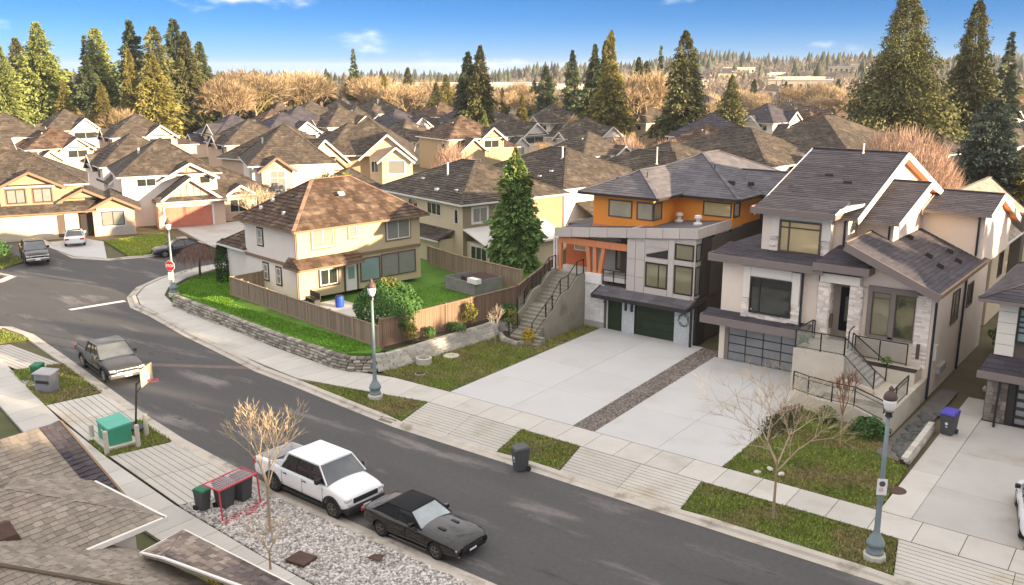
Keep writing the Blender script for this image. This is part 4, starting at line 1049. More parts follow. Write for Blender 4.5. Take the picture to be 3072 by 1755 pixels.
# back house seen past the beige gables
H = E('tan_roof_house', 'house with sunlit tan roof and pale gutters behind the beige house', 'house')
w = MB(); w.box(-17.5,-11.6,67.6,79,-.1,5.2); w.build('wall', beige2, H)
rp = [[(-10.95,67.0,5.55),(-10.95,80,5.55),(-14.6,80,8.6),(-14.6,67.0,8.6)],[(-18.3,80,5.55),(-18.3,67,5.55),(-14.6,67,8.6),(-14.6,80,8.6)]]
r = roof(H,rp,[((-14.6,67,8.6),(-14.6,80,8.6))],tan_roof,'shingle',gutter=trim_white)
for y in (80.1,66.9): f = MB(); f.bar((-14.6,y,8.5),(-10.9,y,5.4),.1,.3); f.build('bargeboard', darktrim, r)
for x, y in ((-13.4,75),(-12.9,73.5),(-13.6,70)): roof_vent(r,x,y,8.6-.835*(x+14.6)+.12,s=.2)
win(H,'+x',-11.6,70,71.4,2.8,4.6,fm=brownwin,gm=glass_dark)
f = MB(); f.box(-11.6,-10.9,73.5,74.8,0,6.8); f.build('chimney', darkbrick, H)
rebase(H,(-14.5,73,0))

# ---- H1: cream corner house with cedar shakes
CR = R(-8.8)
H = E('cream_house', 'cream two storey corner house with weathered brown shake hip roof behind the tan fence', 'house', (-51.06,41.54,.82), CR)
# local frame: x along the shaded street side (house spans x -7.6..0), y into the block (0..10.9)
w = MB(); w.box(-7.6,-.03,.03,10.9,0,5.0); w.box(-11.3,-7.6,.3,7.0,0,2.55); w.build('wall', white_st, H)
w = MB(); w.box(-.03,0,0,10.9,0,5.02); w.build('sun_tinted_wall', cream, H)  # thin skin in warm cream: sunlight put into this wall's colour
P1, L1_, G1 = roof_rect(-8.15,.55,-.55,11.45,5.05,.67,'y')
r = roof(H,P1,L1_,shake,'shake',cap=mat('reddish_ridge',(.28,.17,.12),.9,var=.2,face=.3),gutter=trim_tan)
P1, L1_, G1 = roof_rect(-11.8,-7.5,-.25,7.5,2.6,.62,'y',('hip','hip'))
roof(H,[p for p in P1],L1_,shake,'shake',name='garage_roof',gutter=trim_white)
for x, y, zz in ((-5.5,1.4,6.5),(-2.6,.6,5.9),(-5.9,.6,5.95)): roof_vent(H,x,y,zz,trim_white,.17)
b = MB(); b.obox((-1.8,5.0,7.0),(.35,.5,.1),0,ry=R(36)); b.build('roof_vent', trim_white, H)
b = MB(); b.bar((-7.5,-.04,2.35),(.05,-.04,2.35),.14,.2); b.build('belt_trim', trim_tan, H)
# small pent roof on the sunny side and its corner return
rp = [[(.95,-.5,2.35),(.95,5.0,2.35),(.0,5.0,2.95),(.0,-.5,2.95)],[(-1.2,-.5,2.35),(.95,-.5,2.35),(.0,-.02,2.95),(-1.2,-.02,2.95)]]
roof(H,rp,[],shake,'shake',name='pent_roof',gutter=trim_tan,caps=False)
b = MB(); b.bar((.04,5.0,2.62),(.04,10.9,2.62),.1,.22); b.build('belt_trim', trim_tan, H)
win(H,'+x',0,1.2,3.0,3.55,4.9,cols=(.5,),fm=trim_white,gm=glass_blind,trim=trim_tan)
win(H,'+x',0,4.3,5.0,3.95,4.85,cols=(),fm=trim_white,gm=glass_blind,trim=trim_tan)
win(H,'+x',0,7.7,9.9,3.35,4.85,cols=(.5,),fm=trim_white,gm=glass_blind,trim=trim_tan)
win(H,'+x',0,1.7,3.2,.75,1.95,cols=(.5,),fm=trim_white,gm=glass_dark,trim=darktrim)
b = MB(); b.box(-.02,.05,3.9,4.85,.02,2.15); dd = b.build('back_door', trim_white, H); b = MB(); b.box(.05,.065,4.1,4.65,.9,1.8); b.build('door_light', glass_teal, dd)
b = MB(); b.box(-.02,.07,3.75,3.88,.02,2.3); b.box(-.02,.07,4.88,5.0,.02,2.3); b.box(-.02,.07,3.88,4.88,2.17,2.3); b.build('door_casing', brownwin, H)
win(H,'+x',0,5.2,7.0,.5,2.3,cols=(),fm=brownwin,gm=glass_teal); win(H,'+x',0,7.1,10.4,.55,2.35,cols=(.5,),fm=brownwin,gm=glass_blind)
win(H,'-y',0.03,-5.6,-4.9,3.3,4.5,cols=(),rows=(.45,),fm=trim_white,gm=glass_blind,trim=darktrim)
win(H,'-y',0.03,-5.0,-4.35,.75,1.95,cols=(),rows=(.5,),fm=trim_white,gm=glass_blind,trim=darktrim)
win(H,'-y',0.03,-3.1,-2.5,.7,1.9,cols=(),rows=(.5,),fm=trim_white,gm=glass_blind,trim=darktrim)
for y in (-.0,): downpipe(H,[(-.1,-.08,4.9),(-.1,-.08,0)],trim_tan,.04)

# ---- foreground house, roofs only in view
H = E('foreground_house', 'house with tan shingled hip roofs filling the bottom left corner', 'house')
w = MB(); w.box(-36,-27.9,2,14.0,-.1,2.6); w.box(-31,-25.6,2,13.8,-.1,2.95); w.box(-22.5,-14,2,12.9,-.1,2.7); w.build('wall', white_st, H)
def near_roof(polys, name, shed, lines=(), gut=None):
    mb = MB()
    for p in polys: mb.slab(p,.12,a=.5)
    r = mb.build(name, tan_roof, H)
    return r
SH = dict(e=.2, w=(.24,.42), t=.014, lift=.012)
R2P = [[(-25.05,8.0,3.2),(-25.05,14.45,3.2),(-28.6,10.9,4.55),(-28.6,8.0,4.55)],[(-25.05,14.45,3.2),(-29.9,14.45,3.2),(-29.9,12.3,4.02),(-28.3,11.2,4.44)]]
r2 = near_roof(R2P,'hip_roof',True)
# each shingle of the nearest slope is a piece of its own, up to three hundred; the rest are joined
tmp = MB(); courses(tmp, R2P[0], **SH)
def split_shingles(mb, parent, m, limit=300):
    items = []; i = 0
    while i < len(mb.f):
        fs = [mb.f[i]]; k = i+1
        if k < len(mb.f) and mb.a[k] == mb.a[i]: fs.append(mb.f[k]); k += 1
        items.append(fs + [mb.a[i]]); i = k
    items.sort(key=lambda it: -mb.v[it[0][0]][1])
    rest = MB()
    for n, it in enumerate(items):
        idx = sorted({q for fc in it[:-1] for q in fc}); mp = {q: j for j, q in enumerate(idx)}
        vs_ = [mb.v[q] for q in idx]; fs = [tuple(mp[q] for q in fc) for fc in it[:-1]]
        if n < limit: s = MB(); s.add(vs_, fs, 0, it[-1]); s.build('shingle', m, parent)
        else: rest.add(vs_, fs, 0, it[-1])
    if rest.f: rest.build('shingles', m, parent, stuff=True)
split_shingles(tmp, r2, tan_roof)
s = MB(); courses(s, R2P[1], **SH); s.build('shingles', tan_roof, r2, stuff=True)
g = MB(); g.bar((-25.0,7.9,3.12),(-25.0,14.5,3.12),.14,.16); g.bar((-24.95,14.5,3.12),(-30.2,14.5,3.12),.14,.16); g.build('gutter', trim_white, r2)
R1P = [[(-27.9,2.0,2.55),(-27.9,14.9,2.55),(-32.2,14.9,4.5),(-32.2,2.0,4.5)],[(-36.6,14.9,2.55),(-36.6,2,2.55),(-32.2,2,4.5),(-32.2,14.9,4.5)]]
r1 = near_roof(R1P,'gable_roof',True)
s = MB(); courses(s,[(-27.9,2.0,2.55),(-27.9,14.2,2.55),(-32.2,14.2,4.5),(-32.2,2.0,4.5)],**SH); courses(s,R1P[1],**SH); s.build('shingles', tan_roof, r1, stuff=True)
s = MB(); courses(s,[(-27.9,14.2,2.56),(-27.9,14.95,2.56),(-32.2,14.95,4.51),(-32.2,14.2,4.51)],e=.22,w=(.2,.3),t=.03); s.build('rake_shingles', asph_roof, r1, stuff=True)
for q in ((-27.85,2.5),(-36.6,2.5)): g = MB(); g.bar((q[0],15.0,q[1]),(-32.2,15.0,4.45),.08,.2); g.build('bargeboard', trim_tan, r1)
R4P = [[(-18.9,2,2.2),(-18.9,13.9,2.45),(-24.9,8.6,4.4),(-24.9,2,4.4)],[(-18.9,13.9,2.45),(-24.75,13.3,2.68),(-26.9,11.2,3.45),(-26.9,8.6,4.4),(-24.9,8.6,4.4)]]
r4 = near_roof(R4P,'lower_roof',True)
s = MB()
for p in R4P: courses(s,p,**SH)
s.build('shingles', tan_roof, r4, stuff=True)
g = MB(); g.bar((-18.9,13.9,2.5),(-24.9,8.6,4.46),.12,.04); g.build('ridge_cap', mat('brown_ridge',(.12,.085,.06),.9,face=.3), r4)
R3P = [[(-15.5,14.54,3.0),(-24.1,14.54,3.0),(-22.35,12.8,3.43),(-19.65,13.36,3.30),(-15.5,14.2,3.08)],[(-24.1,14.54,3.0),(-23.85,13.0,3.0),(-22.35,12.8,3.43)]]
r3 = near_roof(R3P,'garage_roof',True)
s = MB()
for p in R3P: courses(s,p,**SH)
s.build('shingles', mat('streaked_shingle',(.25,.20,.165),.9,var=.2,scale=.8,fine=.18,face=.4,col2=(.12,.095,.09),c2scale=.45,c2lo=.45,c2hi=.6,stretch=(.6,2,2)), r3, stuff=True)
g = MB(); g.bar((-15.5,14.6,2.93),(-24.14,14.6,2.93),.09,.11); g.build('gutter', trim_white, r3); g = MB(); g.bar((-24.14,14.6,2.93),(-23.9,12.98,2.95),.08,.11); g.build('gutter', trim_white, r3)
g = MB(); g.bar((-23.9,12.98,3.0),(-22.35,12.78,3.46),.08,.05); g.bar((-22.35,12.78,3.46),(-15.5,14.18,3.12),.08,.05); g.build('flashing', trim_white, r3)
b = MB(); b.add([(-.5,-.35,0),(.5,-.35,0),(.5,.35,0),(-.5,.35,0),(-.4,-.28,.22),(.1,-.28,.32),(.1,.28,.32),(-.4,.28,.22),(.45,-.28,.05),(.45,.28,.05)],[(4,5,6,7),(5,8,9,6),(0,4,7,3),(0,1,8,5,4),(3,7,6,9,2),(1,2,9,8)])
v = b.build('box_vent', rust, r2); v.location = (-26.6,10.3,3.84); v.rotation_euler = (0,R(-20),R(180))
rebase(H,(-27,10,0))
# ------------------------------------------------------------------ neighbouring houses
WALLS = {'cream': cream, 'white': white_st, 'beige': beige2, 'pink': pinkst, 'brown': brownst}
def block(parent, boxes, m, name='wall'):
    b = MB()
    for q in boxes: b.box(*q)
    return b.build(name, m, parent)
DECK = dict(shake=shake, tan=shake2, grey=asph_roof)
def hip_house(label, loc, rz, x0, x1, y0, y1, ez, s, wallm, roofm, axis='y', ends=('hip','hip'), style='shake', ov=.5, group=None, gut=trim_white, z0=-.2, name='house'):
    H = E(name, label, 'house', loc, rz, group)
    block(H, [(x0,x1,y0,y1,z0,ez)], wallm)
    P, L, G = roof_rect(x0-ov,x1+ov,y0-ov,y1+ov,ez,s,axis,ends)
    r = roof(H, P, L, roofm, style, gutter=gut, caps=style == 'shake')
    for t in G:
        b = MB(); c = Vector((sum(p[0] for p in t)/3, sum(p[1] for p in t)/3, 0)); ctr = Vector(((x0+x1)/2,(y0+y1)/2,0))
        dv = (ctr-c).normalized()*ov; q = [(p[0]+dv.x,p[1]+dv.y,p[2]-.08) for p in t]; dv2 = dv.normalized()*.12
        q2 = [(p[0]+dv2.x,p[1]+dv2.y,p[2]) for p in q]
        b.add(q+q2,[(0,1,2),(3,5,4),(0,3,4,1),(1,4,5,2),(2,5,3,0)]); b.build('gable_wall', wallm, H)
    return H
# A: tan house with pale garage, far left (local +x is the front)
H = hip_house('tan brown house with three front gables and pale garage door', (-96.3,41.2,0), R(-28), -11,-1.2,-4,8.0, 5.3,.55, brownst, shake2, 'y')
block(H,[(-8,0,-1.5,7.2,-.2,2.75)],beige2,'garage_wall'); block(H,[(-8,.0,8.6,12.6,-.2,2.8)],pinkst,'wing_wall'); block(H,[(-7,-1.0,7.0,9.0,-.2,2.7)],darkbrick,'porch_wall')
roof(H,[[(.6,-2.0,2.65),(.6,9.0,2.65),(-1.3,9.0,3.55),(-1.3,-2.0,3.55)]],[],shake2,'shake',name='pent_roof',gutter=trim_tan)
gable_front(None,H,'+x',-.9,0.2,6.0,5.3,.5,5,shake2,wallm=brownst,barge=trim_tan,over=.45)
gable_front(None,H,'+x',-.6,6.0,9.8,3.9,.5,5,shake2,wallm=brownst,barge=trim_tan,over=.4)
gable_front(None,H,'+x',.05,8.4,12.8,2.85,.5,7,shake2,wallm=brownst,barge=trim_tan,over=.45)
block(H,[(-1.2,-.85,.3,5.9,3.3,5.3)],brownst,'upper_bay')
win(H,'+x',-.85,.9,2.6,3.6,5.0,cols=(.5,),fm=darktrim,gm=glass_blind,trim=trim_tan); win(H,'+x',-.85,3.3,5.0,3.6,5.0,cols=(.5,),fm=darktrim,gm=glass_blind,trim=trim_tan)
garage_door(H,'+x',0,.2,5.2,0,2.15,4,4,garage_white,garage_white,gap=.02)
b = MB(); b.box(-.02,.05,5.25,5.9,0,2.3); b.build('side_panel', brownwin, H); block(H,[(0,.12,5.95,7.0,0,2.4)],white_st,'pilaster')
win(H,'+x',0,9.4,11.6,.9,2.4,cols=(.5,),fm=darktrim,gm=glass_blind,trim=trim_white)
stones(H,'+x',.0,8.7,12.5,0,.8,m=blockm,h=(.12,.2),w=(.2,.4))
b = MB(); b.box(-.95,-.8,7.4,8.5,0,2.2); b.build('front_door', darktrim, H)
# B: red garage
H = hip_house('white walled house with red garage door and battened gables', (-94.6,54.2,0), R(-25), -11,0,-.5,9.5, 5.4,.6, white_st, shake2, 'y')
block(H,[(-.1,3.2,2.6,9.6,-.2,2.9)],pinkst,'garage_wall'); block(H,[(-9,.6,9.5,15.5,-.2,2.8)],pinkst,'wing_wall')
P_, L_, G_ = roof_rect(-9.6,1.2,8.8,16.2,2.85,.5,'y',('gable','hip')); roof(H,P_,L_,shake2,'shake',name='wing_roof',gutter=trim_white)
gable_front(None,H,'+x',3.2,2.9,9.3,3.0,.72,5,shake2,wallm=pinkst,slats=redm,over=.5)
roof(H,[[(3.9,2.4,2.85),(3.9,9.8,2.85),(3.1,9.8,3.35),(3.1,2.4,3.35)]],[],shake2,'shake',name='pent_roof',gutter=trim_white)
gable_front(None,H,'+x',.25,4.0,9.2,5.2,.55,4,shake2,wallm=pinkst,slats=redm,over=.5)
gable_front(None,H,'+x',.7,10.2,13.6,2.9,.6,4,shake2,wallm=pinkst,slats=redm,over=.4)
win(H,'+x',0,1.0,3.0,4.2,5.1,cols=(.5,),fm=trim_white,gm=glass_dark); win(H,'+x',0,7.6,8.8,4.2,5.1,cols=(),fm=trim_white,gm=glass_dark)
garage_door(H,'+x',3.2,3.3,8.2,0,2.2,4,4,redm,redm,gap=.03); block(H,[(3.18,3.3,3.1,3.3,0,2.4),(3.18,3.3,8.2,8.4,0,2.4),(3.18,3.3,3.3,8.2,2.2,2.45)],trim_white,'door_surround')
win(H,'+x',.6,10.6,12.6,.8,2.3,cols=(.5,),fm=trim_white,gm=glass_dark); win(H,'+x',.6,13.6,14.8,.8,2.3,cols=(),fm=trim_white,gm=glass_dark)
vent_pipe(H,-5,2.0,6.9,1.0,r=.11)
# C, D, E further along the side street
H = hip_house('white house with tall arched front window in a tan gable', (-91.4,68.3,0), R(-32), -12.5,0,0,9.5, 5.6,.66, white_st, shake2, 'y')
block(H,[(-.1,.8,1.0,4.6,-.2,5.4)],pinkst,'front_bay'); gable_front(None,H,'+x',.8,1.0,4.6,5.3,.75,6,shake2,wallm=pinkst,over=.45,barge=trim_tan)
win(H,'+x',.8,1.9,3.7,1.6,5.0,cols=(.5,),rows=(.35,.75),fm=trim_white,gm=glass_blind,trim=trim_white); win(H,'-y',0,-2.0,-1.2,4.4,4.9,cols=(),fm=trim_white,gm=glass_dark)
block(H,[(-7,1.5,9.5,14.5,-.2,2.7)],greyst,'garage_wall'); P_,L_,G_ = roof_rect(-7.5,2.2,9.0,15.2,2.75,.4,'y'); roof(H,P_,L_,shake2,'shake',name='garage_roof',gutter=trim_tan)
vent_pipe(H,-6,2.0,7.2,1.1,r=.11); vent_pipe(H,-4.6,2.4,7.3,.5,r=.06)
H = hip_house('pink beige house with nested front gables behind a rounded bush', (-99.5,82.5,0), R(5), -13,0,-2.5,9.5, 4.6,.66, pinkst, shake2, 'y')
block(H,[(-.1,1.6,-2,7,-.2,4.2),(1.5,2.6,1,6,-.2,3.0)],pinkst,'front_wing'); gable_front(None,H,'+x',1.6,-2,7,4.2,.7,8,shake2,wallm=pinkst,over=.5); gable_front(None,H,'+x',2.6,1,6,3.2,.7,5,shake2,wallm=beige2,over=.45,barge=trim_tan)
win(H,'+x',2.6,1.6,3.2,.8,2.8,cols=(),fm=trim_white,gm=glass_blind); win(H,'+x',2.6,3.8,5.4,.8,2.8,cols=(),fm=trim_white,gm=glass_blind); vent_pipe(H,-3,-.5,6.6,.8,r=.16)
H = hip_house('tan house with twin white gables and stone base', (-99.5,90.5,0), R(-48), -14,0,-3.5,9.0, 4.8,.66, brownst, shake2, 'y')
block(H,[(-.1,.8,3.4,9.2,-.2,4.7),(.7,2.0,5.2,9.2,-.2,4.4)],beige2,'front_wing'); gable_front(None,H,'+x',.8,2.4,9.6,4.7,.85,6,shake2,wallm=pinkst,over=.5); gable_front(None,H,'+x',2.0,5.0,9.4,4.3,.8,4,shake2,wallm=beige2,over=.45)
win(H,'+x',2.0,6.0,8.4,2.3,4.2,cols=(),fm=trim_white,gm=glass_blind,trim=trim_white); win(H,'+x',.8,3.6,4.6,2.4,4.0,cols=(.5,),fm=trim_white,gm=glass_dark)
# M rows behind the cream and orange houses
def plain(label, loc, rz, w_, d_, ez, s, wm, rm, axis='y', **kw):
    H = hip_house(label, loc, rz, -w_, 0, 0, d_, ez, s, wm, rm, axis, **kw); return H
H = plain('beige house with dark shake hip roof directly behind the cream house', (-50.7,59.0,0), R(-14), 13.4,11.2, 5.75,.46, beige2, shake2,'x')
block(H,[(-.02,.0,0,11.2,-.2,5.74)],cream,'sun_tinted_wall'); win(H,'+x',0,1.0,2.6,4.0,5.3,cols=(.5,),fm=trim_white,gm=glass_blind,trim=trim_white); win(H,'-y',0,-1.2,-.6,3.9,5.2,cols=(),fm=trim_white,gm=glass_dark)  # yellower skin on this side carries the sunlight in its colour
win(H,'-y',0,-5.4,-3.2,4.3,5.4,cols=(.33,.66),fm=trim_white,gm=glass_dark); win(H,'-y',0,-8.5,-6.9,4.3,5.4,cols=(.5,),fm=trim_white,gm=glass_dark)
block(H,[(-7,-1.5,-1.4,0,-.2,2.6)],beige2,'rear_wing'); roof(H,[[(-7.4,-1.8,2.6),(-1.2,-1.8,2.6),(-1.2,0,3.3),(-7.4,0,3.3)]],[],shake2,'shake',name='pent_roof',gutter=trim_white)
block(H,[(0,3.2,.4,8.5,-.2,2.5)],beige2,'sun_room'); roof(H,[[(3.6,0,2.5),(3.6,9,2.5),(0,9,3.6),(0,0,3.6)]],[],trim_white,None,name='sun_room_roof',gutter=trim_white,caps=False)
win(H,'-y',.4,.6,2.9,.7,2.3,cols=(.33,.66),fm=trim_white,gm=glass_dark); win(H,'+x',3.2,1.2,5.0,.7,2.3,cols=(.25,.5,.75),fm=trim_white,gm=glass_dark)
vent_pipe(H,-6.5,3.0,7.1,1.3,r=.09); roof_vent(H,-9,2,6.9,trim_white,.25); roof_vent(H,-5,.8,6.4,trim_white,.25); roof_vent(H,-2.5,1.2,6.5,trim_white,.25)
H = plain('white house with dark shake roof right of the tall columnar cedar', (-49.6,72.6,0), R(-12), 15.0,12.5, 5.75,.45, white_st, shake2,'x')
win(H,'-y',0,-1.9,-1.0,3.9,5.2,cols=(.5,),fm=trim_white,gm=glass_dark,trim=trim_white); block(H,[(0,3.4,2,9,-.2,2.7)],white_st,'side_wing')
roof(H,[[(3.9,1.5,2.6),(3.9,9.5,2.6),(0,9.5,4.3),(0,1.5,4.3)]],[],shake2,'shake',name='side_roof',gutter=trim_white); vent_pipe(H,-5,4.4,7.9,1.1,r=.09); roof_vent(H,-4,2.0,6.9,trim_white,.25); roof_vent(H,-4.6,1.0,6.4,trim_white,.25)
H = plain('dark roofed house partly hidden behind the orange house', (-41.0,80.5,0), R(-10), 16,11.0, 5.6,.46, beige2, shake2,'x'); vent_pipe(H,-6,3,7.3,1.6,r=.07)
H = plain('dark roofed house further behind the orange house', (-48.5,93.5,0), R(-10), 12,12.0, 5.4,.45, beige2, shake2,'x')
H = plain('large dark shake hip roof house behind the grey roofs', (-41.5,101.5,0), R(-10), 17,14, 5.9,.5, white_st, shake2,'x'); win(H,'-y',0,-3.2,-1.6,4.2,5.4,cols=(),fm=trim_white,gm=glass_dark)
for k in range(4): block(H,[(-.1,.02,1+k*3.2,1.25+k*3.2,3,5.8)],trim_white,'wall_strip')
H = plain('second large dark shake roof house with a long sunlit slope', (-37.5,118.5,0), R(-8), 17,20, 5.9,.5, white_st, shake2,'y')
# ------------------------------------------------------------------ rows of houses further back
def far_proto(k, wm, rm):
    H = E('house', 'x', 'house')
    W, D = rng.uniform(9.5,11.5), rng.uniform(9.5,12); ez = rng.choice((4.0,4.8,5.2)); s = rng.uniform(.55,.72)
    block(H,[(-W,0,0,D,-.2,ez)],wm)
    ax = 'y' if k % 2 else 'x'; P,L,G = roof_rect(-W-.45,.45,-.45,D+.45,ez,s,ax,('hip','hip')); roof(H,P,L,rm,'far',gutter=trim_white)
    y0 = rng.uniform(.2,1.2); g = rng.uniform(3.6,4.6)
    block(H,[(-.2,2.2,y0,y0+g,-.2,ez-1.6)],wm,'front_wing'); gable_front(None,H,'+x',2.2,y0,y0+g,ez-1.6,.8,6,rm,style='far',wallm=wm,over=.45)
    win(H,'+x',2.2,y0+.9,y0+g-.9,.6,2.0,cols=(.5,),fm=trim_white,gm=glass_blind)
    y1 = y0+g+.5
    gable_front(None,H,'+x',.3,y1,D-.2,ez,.75,5,rm,style='far',wallm=wm,over=.45); win(H,'+x',0,y1+.7,D-1.0,ez-1.7,ez-.4,cols=(.5,),fm=trim_white,gm=glass_dark)
    if k % 3 != 1: gable_front(None,H,'-y',-.3,-W*.75,-W*.3,ez-.4,.75,5,rm,style='far',wallm=wm,over=.4)
    P,L,G = roof_rect(-W+1,-1,D-.4,D+4.2,ez-1.9,.5,'y',('gable','hip')); block(H,[(-W+1.4,-1.4,D,D+3.8,-.2,ez-1.9)],wm,'side_wing'); roof(H,P,L,rm,'far',name='wing_roof',gutter=trim_white)
    win(H,'-y',0,-W*.25,-W*.25+1.2,ez-1.6,ez-.5,cols=(),fm=trim_white,gm=glass_dark); vent_pipe(H,-W*.4,D*.3,ez+1.4*s,1.5,r=.1)
    if k == 2: b = MB(); b.box(-W*.75,-W*.75+.7,D*.6,D*.6+.7,ez,ez+W*.5*s+.3); b.build('chimney', darkbrick, H)
    roof_vent(H,-W*.3,D*.25,ez+1.3*s,trim_white,.2)
    return H
PROTOS = []
cn = {id(cream):'cream', id(white_st):'white', id(beige2):'beige', id(pinkst):'pinkish', id(brownst):'tan'}
for k, (wm, rm) in enumerate([(white_st,shake2),(beige2,shake),(pinkst,shake2),(cream,shake2),(brownst,shake),(white_st,asph_roof)]):
    H = far_proto(k, wm, rm); PROTOS.append((tree_of(H), cn[id(wm)], 'charcoal' if rm is asph_roof else 'brown shake'))
used = [0]*len(PROTOS)
AX = lambda a: (Vector((math.cos(a),math.sin(a))), Vector((-math.sin(a),math.cos(a))))
BUSY = [(-96,46),(-92,60),(-92,73),(-106,86),(-105,98),(-57,65),(-56,79),(-48,86),(-54,99),(-49,108),(-46,128),(-51,46)]
def view_dist(x, y):
    d = -math.sin(R(37.6))*x + math.cos(R(37.6))*y; r_ = math.cos(R(37.6))*x + math.sin(R(37.6))*y
    return d, math.degrees(math.atan2(r_, d))
def landmark(x, y):
    a = view_dist(x, y)[1]
    for lim, nm_ in ((-22,'behind the tan brown house'),(-17,'behind the red garage house'),(-11.5,'behind the tall arched window house'),(-6,'behind the cream corner house'),(-.5,'behind the beige house with the sun room'),(5,'behind the columnar cedar'),(11,'behind the orange house'),(18,'behind the large dark shake house'),(99,'behind the stepped gables')):
        if a < lim: return nm_
FARL = []
TREES = []   # filled below, used to keep houses off trunks
TREE_SPOTS = [(-84,162),(-100,162),(-114,177),(-127,154),(-133,157),(-140,208),(-151,212),(-81,177),(-43,156),(-39,172),(-195,121),(-195,108),(-231,113),(-217,98),(-207,106),(-27,99),(-23,121),(-101,128)]
nfar = 0; BY = {}
for iu, u in enumerate((-24,-11,-46,-60,-82,-96,-117,-131,-152,-166,3,16,30)):
    for iv in range(-2, 20):
        a = R(-16); X_, Y_ = AX(a)
        p = Vector((-62, 70)) + X_*(u*1.12) + Y_*(iv*13.5 + (iu % 3)*4)
        p += Vector((rng.uniform(-1.5,1.5), rng.uniform(-1.5,1.5)))
        d, ang = view_dist(p.x, p.y)
        if d < 105 or d > 275 or abs(ang) > 30: continue
        if d > 195 and ang < -14: continue
        if any((p-Vector(q)).length < 13.2 for q in BUSY) or any((p-Vector(q)).length < 8 for q in TREE_SPOTS): continue
        if -95 < p.x < -58 and 56 < p.y < 104: continue
        BUSY.append(tuple(p)); k = rng.randrange(len(PROTOS)); t, wc, rc = PROTOS[k]
        c = t[0] if not used[k] else copy_of(t); used[k] += 1
        rz = a + (math.pi if iu % 2 and rng.random() < .5 else 0) + rng.uniform(-.12,.12) + (math.pi/2 if rng.random() < .2 else 0)
        c.location = (p.x, p.y, 0); c.rotation_euler = (0,0,rz)
        c.scale = (1,1,rng.uniform(.92,1.08))
        FARL.append((d, c, f'{wc} house with {rc} roof', landmark(p.x,p.y))); c['group'] = 'houses in the rows further back'
for k, (t, wc, rc) in enumerate(PROTOS):
    if not used[k]:
        def wipe(tt):
            for x in tt[1]: wipe(x)
            bpy.data.objects.remove(tt[0])
        wipe(t)
FARL.sort(key=lambda q: q[0]); cnt_ = {}
for d, c, lb, lm in FARL:
    k = cnt_.get((lb,lm),0); cnt_[(lb,lm)] = k+1
    c['label'] = lb + ', ' + ('nearest','second nearest','third nearest','fourth nearest','fifth nearest','sixth nearest','seventh nearest')[min(k,6)] + ', ' + lm
# off to the right the same street goes on: two more houses of the row
H = hip_house('beige two storey house next along the street', (13.5,49.5,0), 0, -11,0,0,14,5.8,.5,beige2,asph_roof,'y',style='shingle')
H = hip_house('white two storey house further along the street', (27,49.5,0), 0, -11,0,0,14,5.8,.5,white_st,asph_roof,'y',style='shingle')
# ------------------------------------------------------------------ trees
def conifer_mesh(h, r, nb, ns, m, zmin=.06, droop=.25, taper=.9, gap=.35, size=.05, name='crown', seed=0, round_=0.0, whorl=0):
    g = np.random.default_rng(seed)
    tiers = np.sort(g.random(nb))**.92
    if whorl: tiers = np.clip((np.floor(tiers*whorl)+.5+(g.random(nb)-.5)*.45)/whorl,0,.995)
    lay = np.sin(tiers*60+g.random()*6)*.5+.5
    R0 = r*((1-tiers)**taper*(1-round_) + round_*np.sqrt(np.clip(1-(2*tiers-1)**2*.9,0,1)))*(1-gap*g.random(nb))*(1-gap*.5*lay) + .015*r
    az = g.random(nb)*6.283; z = h*(zmin+(1-zmin)*tiers)
    # uneven sides
    lob = 1+.26*np.sin(az*2+tiers*9+seed)+.16*np.sin(az*3-tiers*17+2*seed)+.12*np.sin(az*5+tiers*31)
    R0 = R0*lob
    t = .25+.8*g.random((nb,ns))**.7
    rho = R0[:,None]*t
    side = (g.random((nb,ns))-.5)*.55*R0[:,None]*t
    ca, sa = np.cos(az)[:,None], np.sin(az)[:,None]
    cx_ = ca*rho - sa*side; cy_ = sa*rho + ca*side; cz = z[:,None] - droop*rho + (g.random((nb,ns))-.5)*.03*h
    C = np.stack([cx_,cy_,cz],-1).reshape(-1,3); n = len(C)
    s = h*size*(.5+.9*g.random(n))*np.repeat(np.clip(1.15-tiers,.35,1),ns)
    outd = np.stack([np.repeat(np.cos(az),ns), np.repeat(np.sin(az),ns), -droop*1.2+.5*(g.random(n)-.5)],-1)
    outd += (g.random((n,3))-.5)*.9; outd /= np.linalg.norm(outd,axis=1,keepdims=True)
    up = g.normal(size=(n,3)); tang = np.cross(outd,up); tang /= np.linalg.norm(tang,axis=1,keepdims=True)+1e-6
    V = np.stack([C+tang*s[:,None]*.5, C-tang*s[:,None]*.5, C+outd*s[:,None]*1.25],1).reshape(-1,3)
    F = np.arange(3*n).reshape(-1,3)
    a = np.clip(.25+.5*g.random(n)+.5*(np.repeat(g.random(nb),ns)-.5),0,1)
    o = npmesh(name, V, F, m, attr=a); me = o.data; bpy.data.objects.remove(o); return me
def trunk_mesh(h, r, m, top=.95, name='trunk', bend=.0):
    b = MB(); k = 5
    for i in range(k):
        z0, z1 = h*top*i/k, h*top*(i+1)/k
        b.cyl((math.sin(i*1.3)*bend,math.cos(i*1.7)*bend,z0),(math.sin((i+1)*1.3)*bend,math.cos((i+1)*1.7)*bend,z1), r*(1-i/k)+.01, r*(1-(i+1)/k)+.01, 7, cap=False)
    return b.mesh(name, m)
def plant(name, label, cat, loc, crown, trunk, s=1.0, rz=None, group=None, sz=None):
    o = E(name, label, cat, loc, rng.random()*6.28 if rz is None else rz, group)
    o.scale = (s,s,s*(sz or 1))
    if trunk is not None: inst(trunk,'trunk',o)
    inst(crown,'crown',o)
    return o
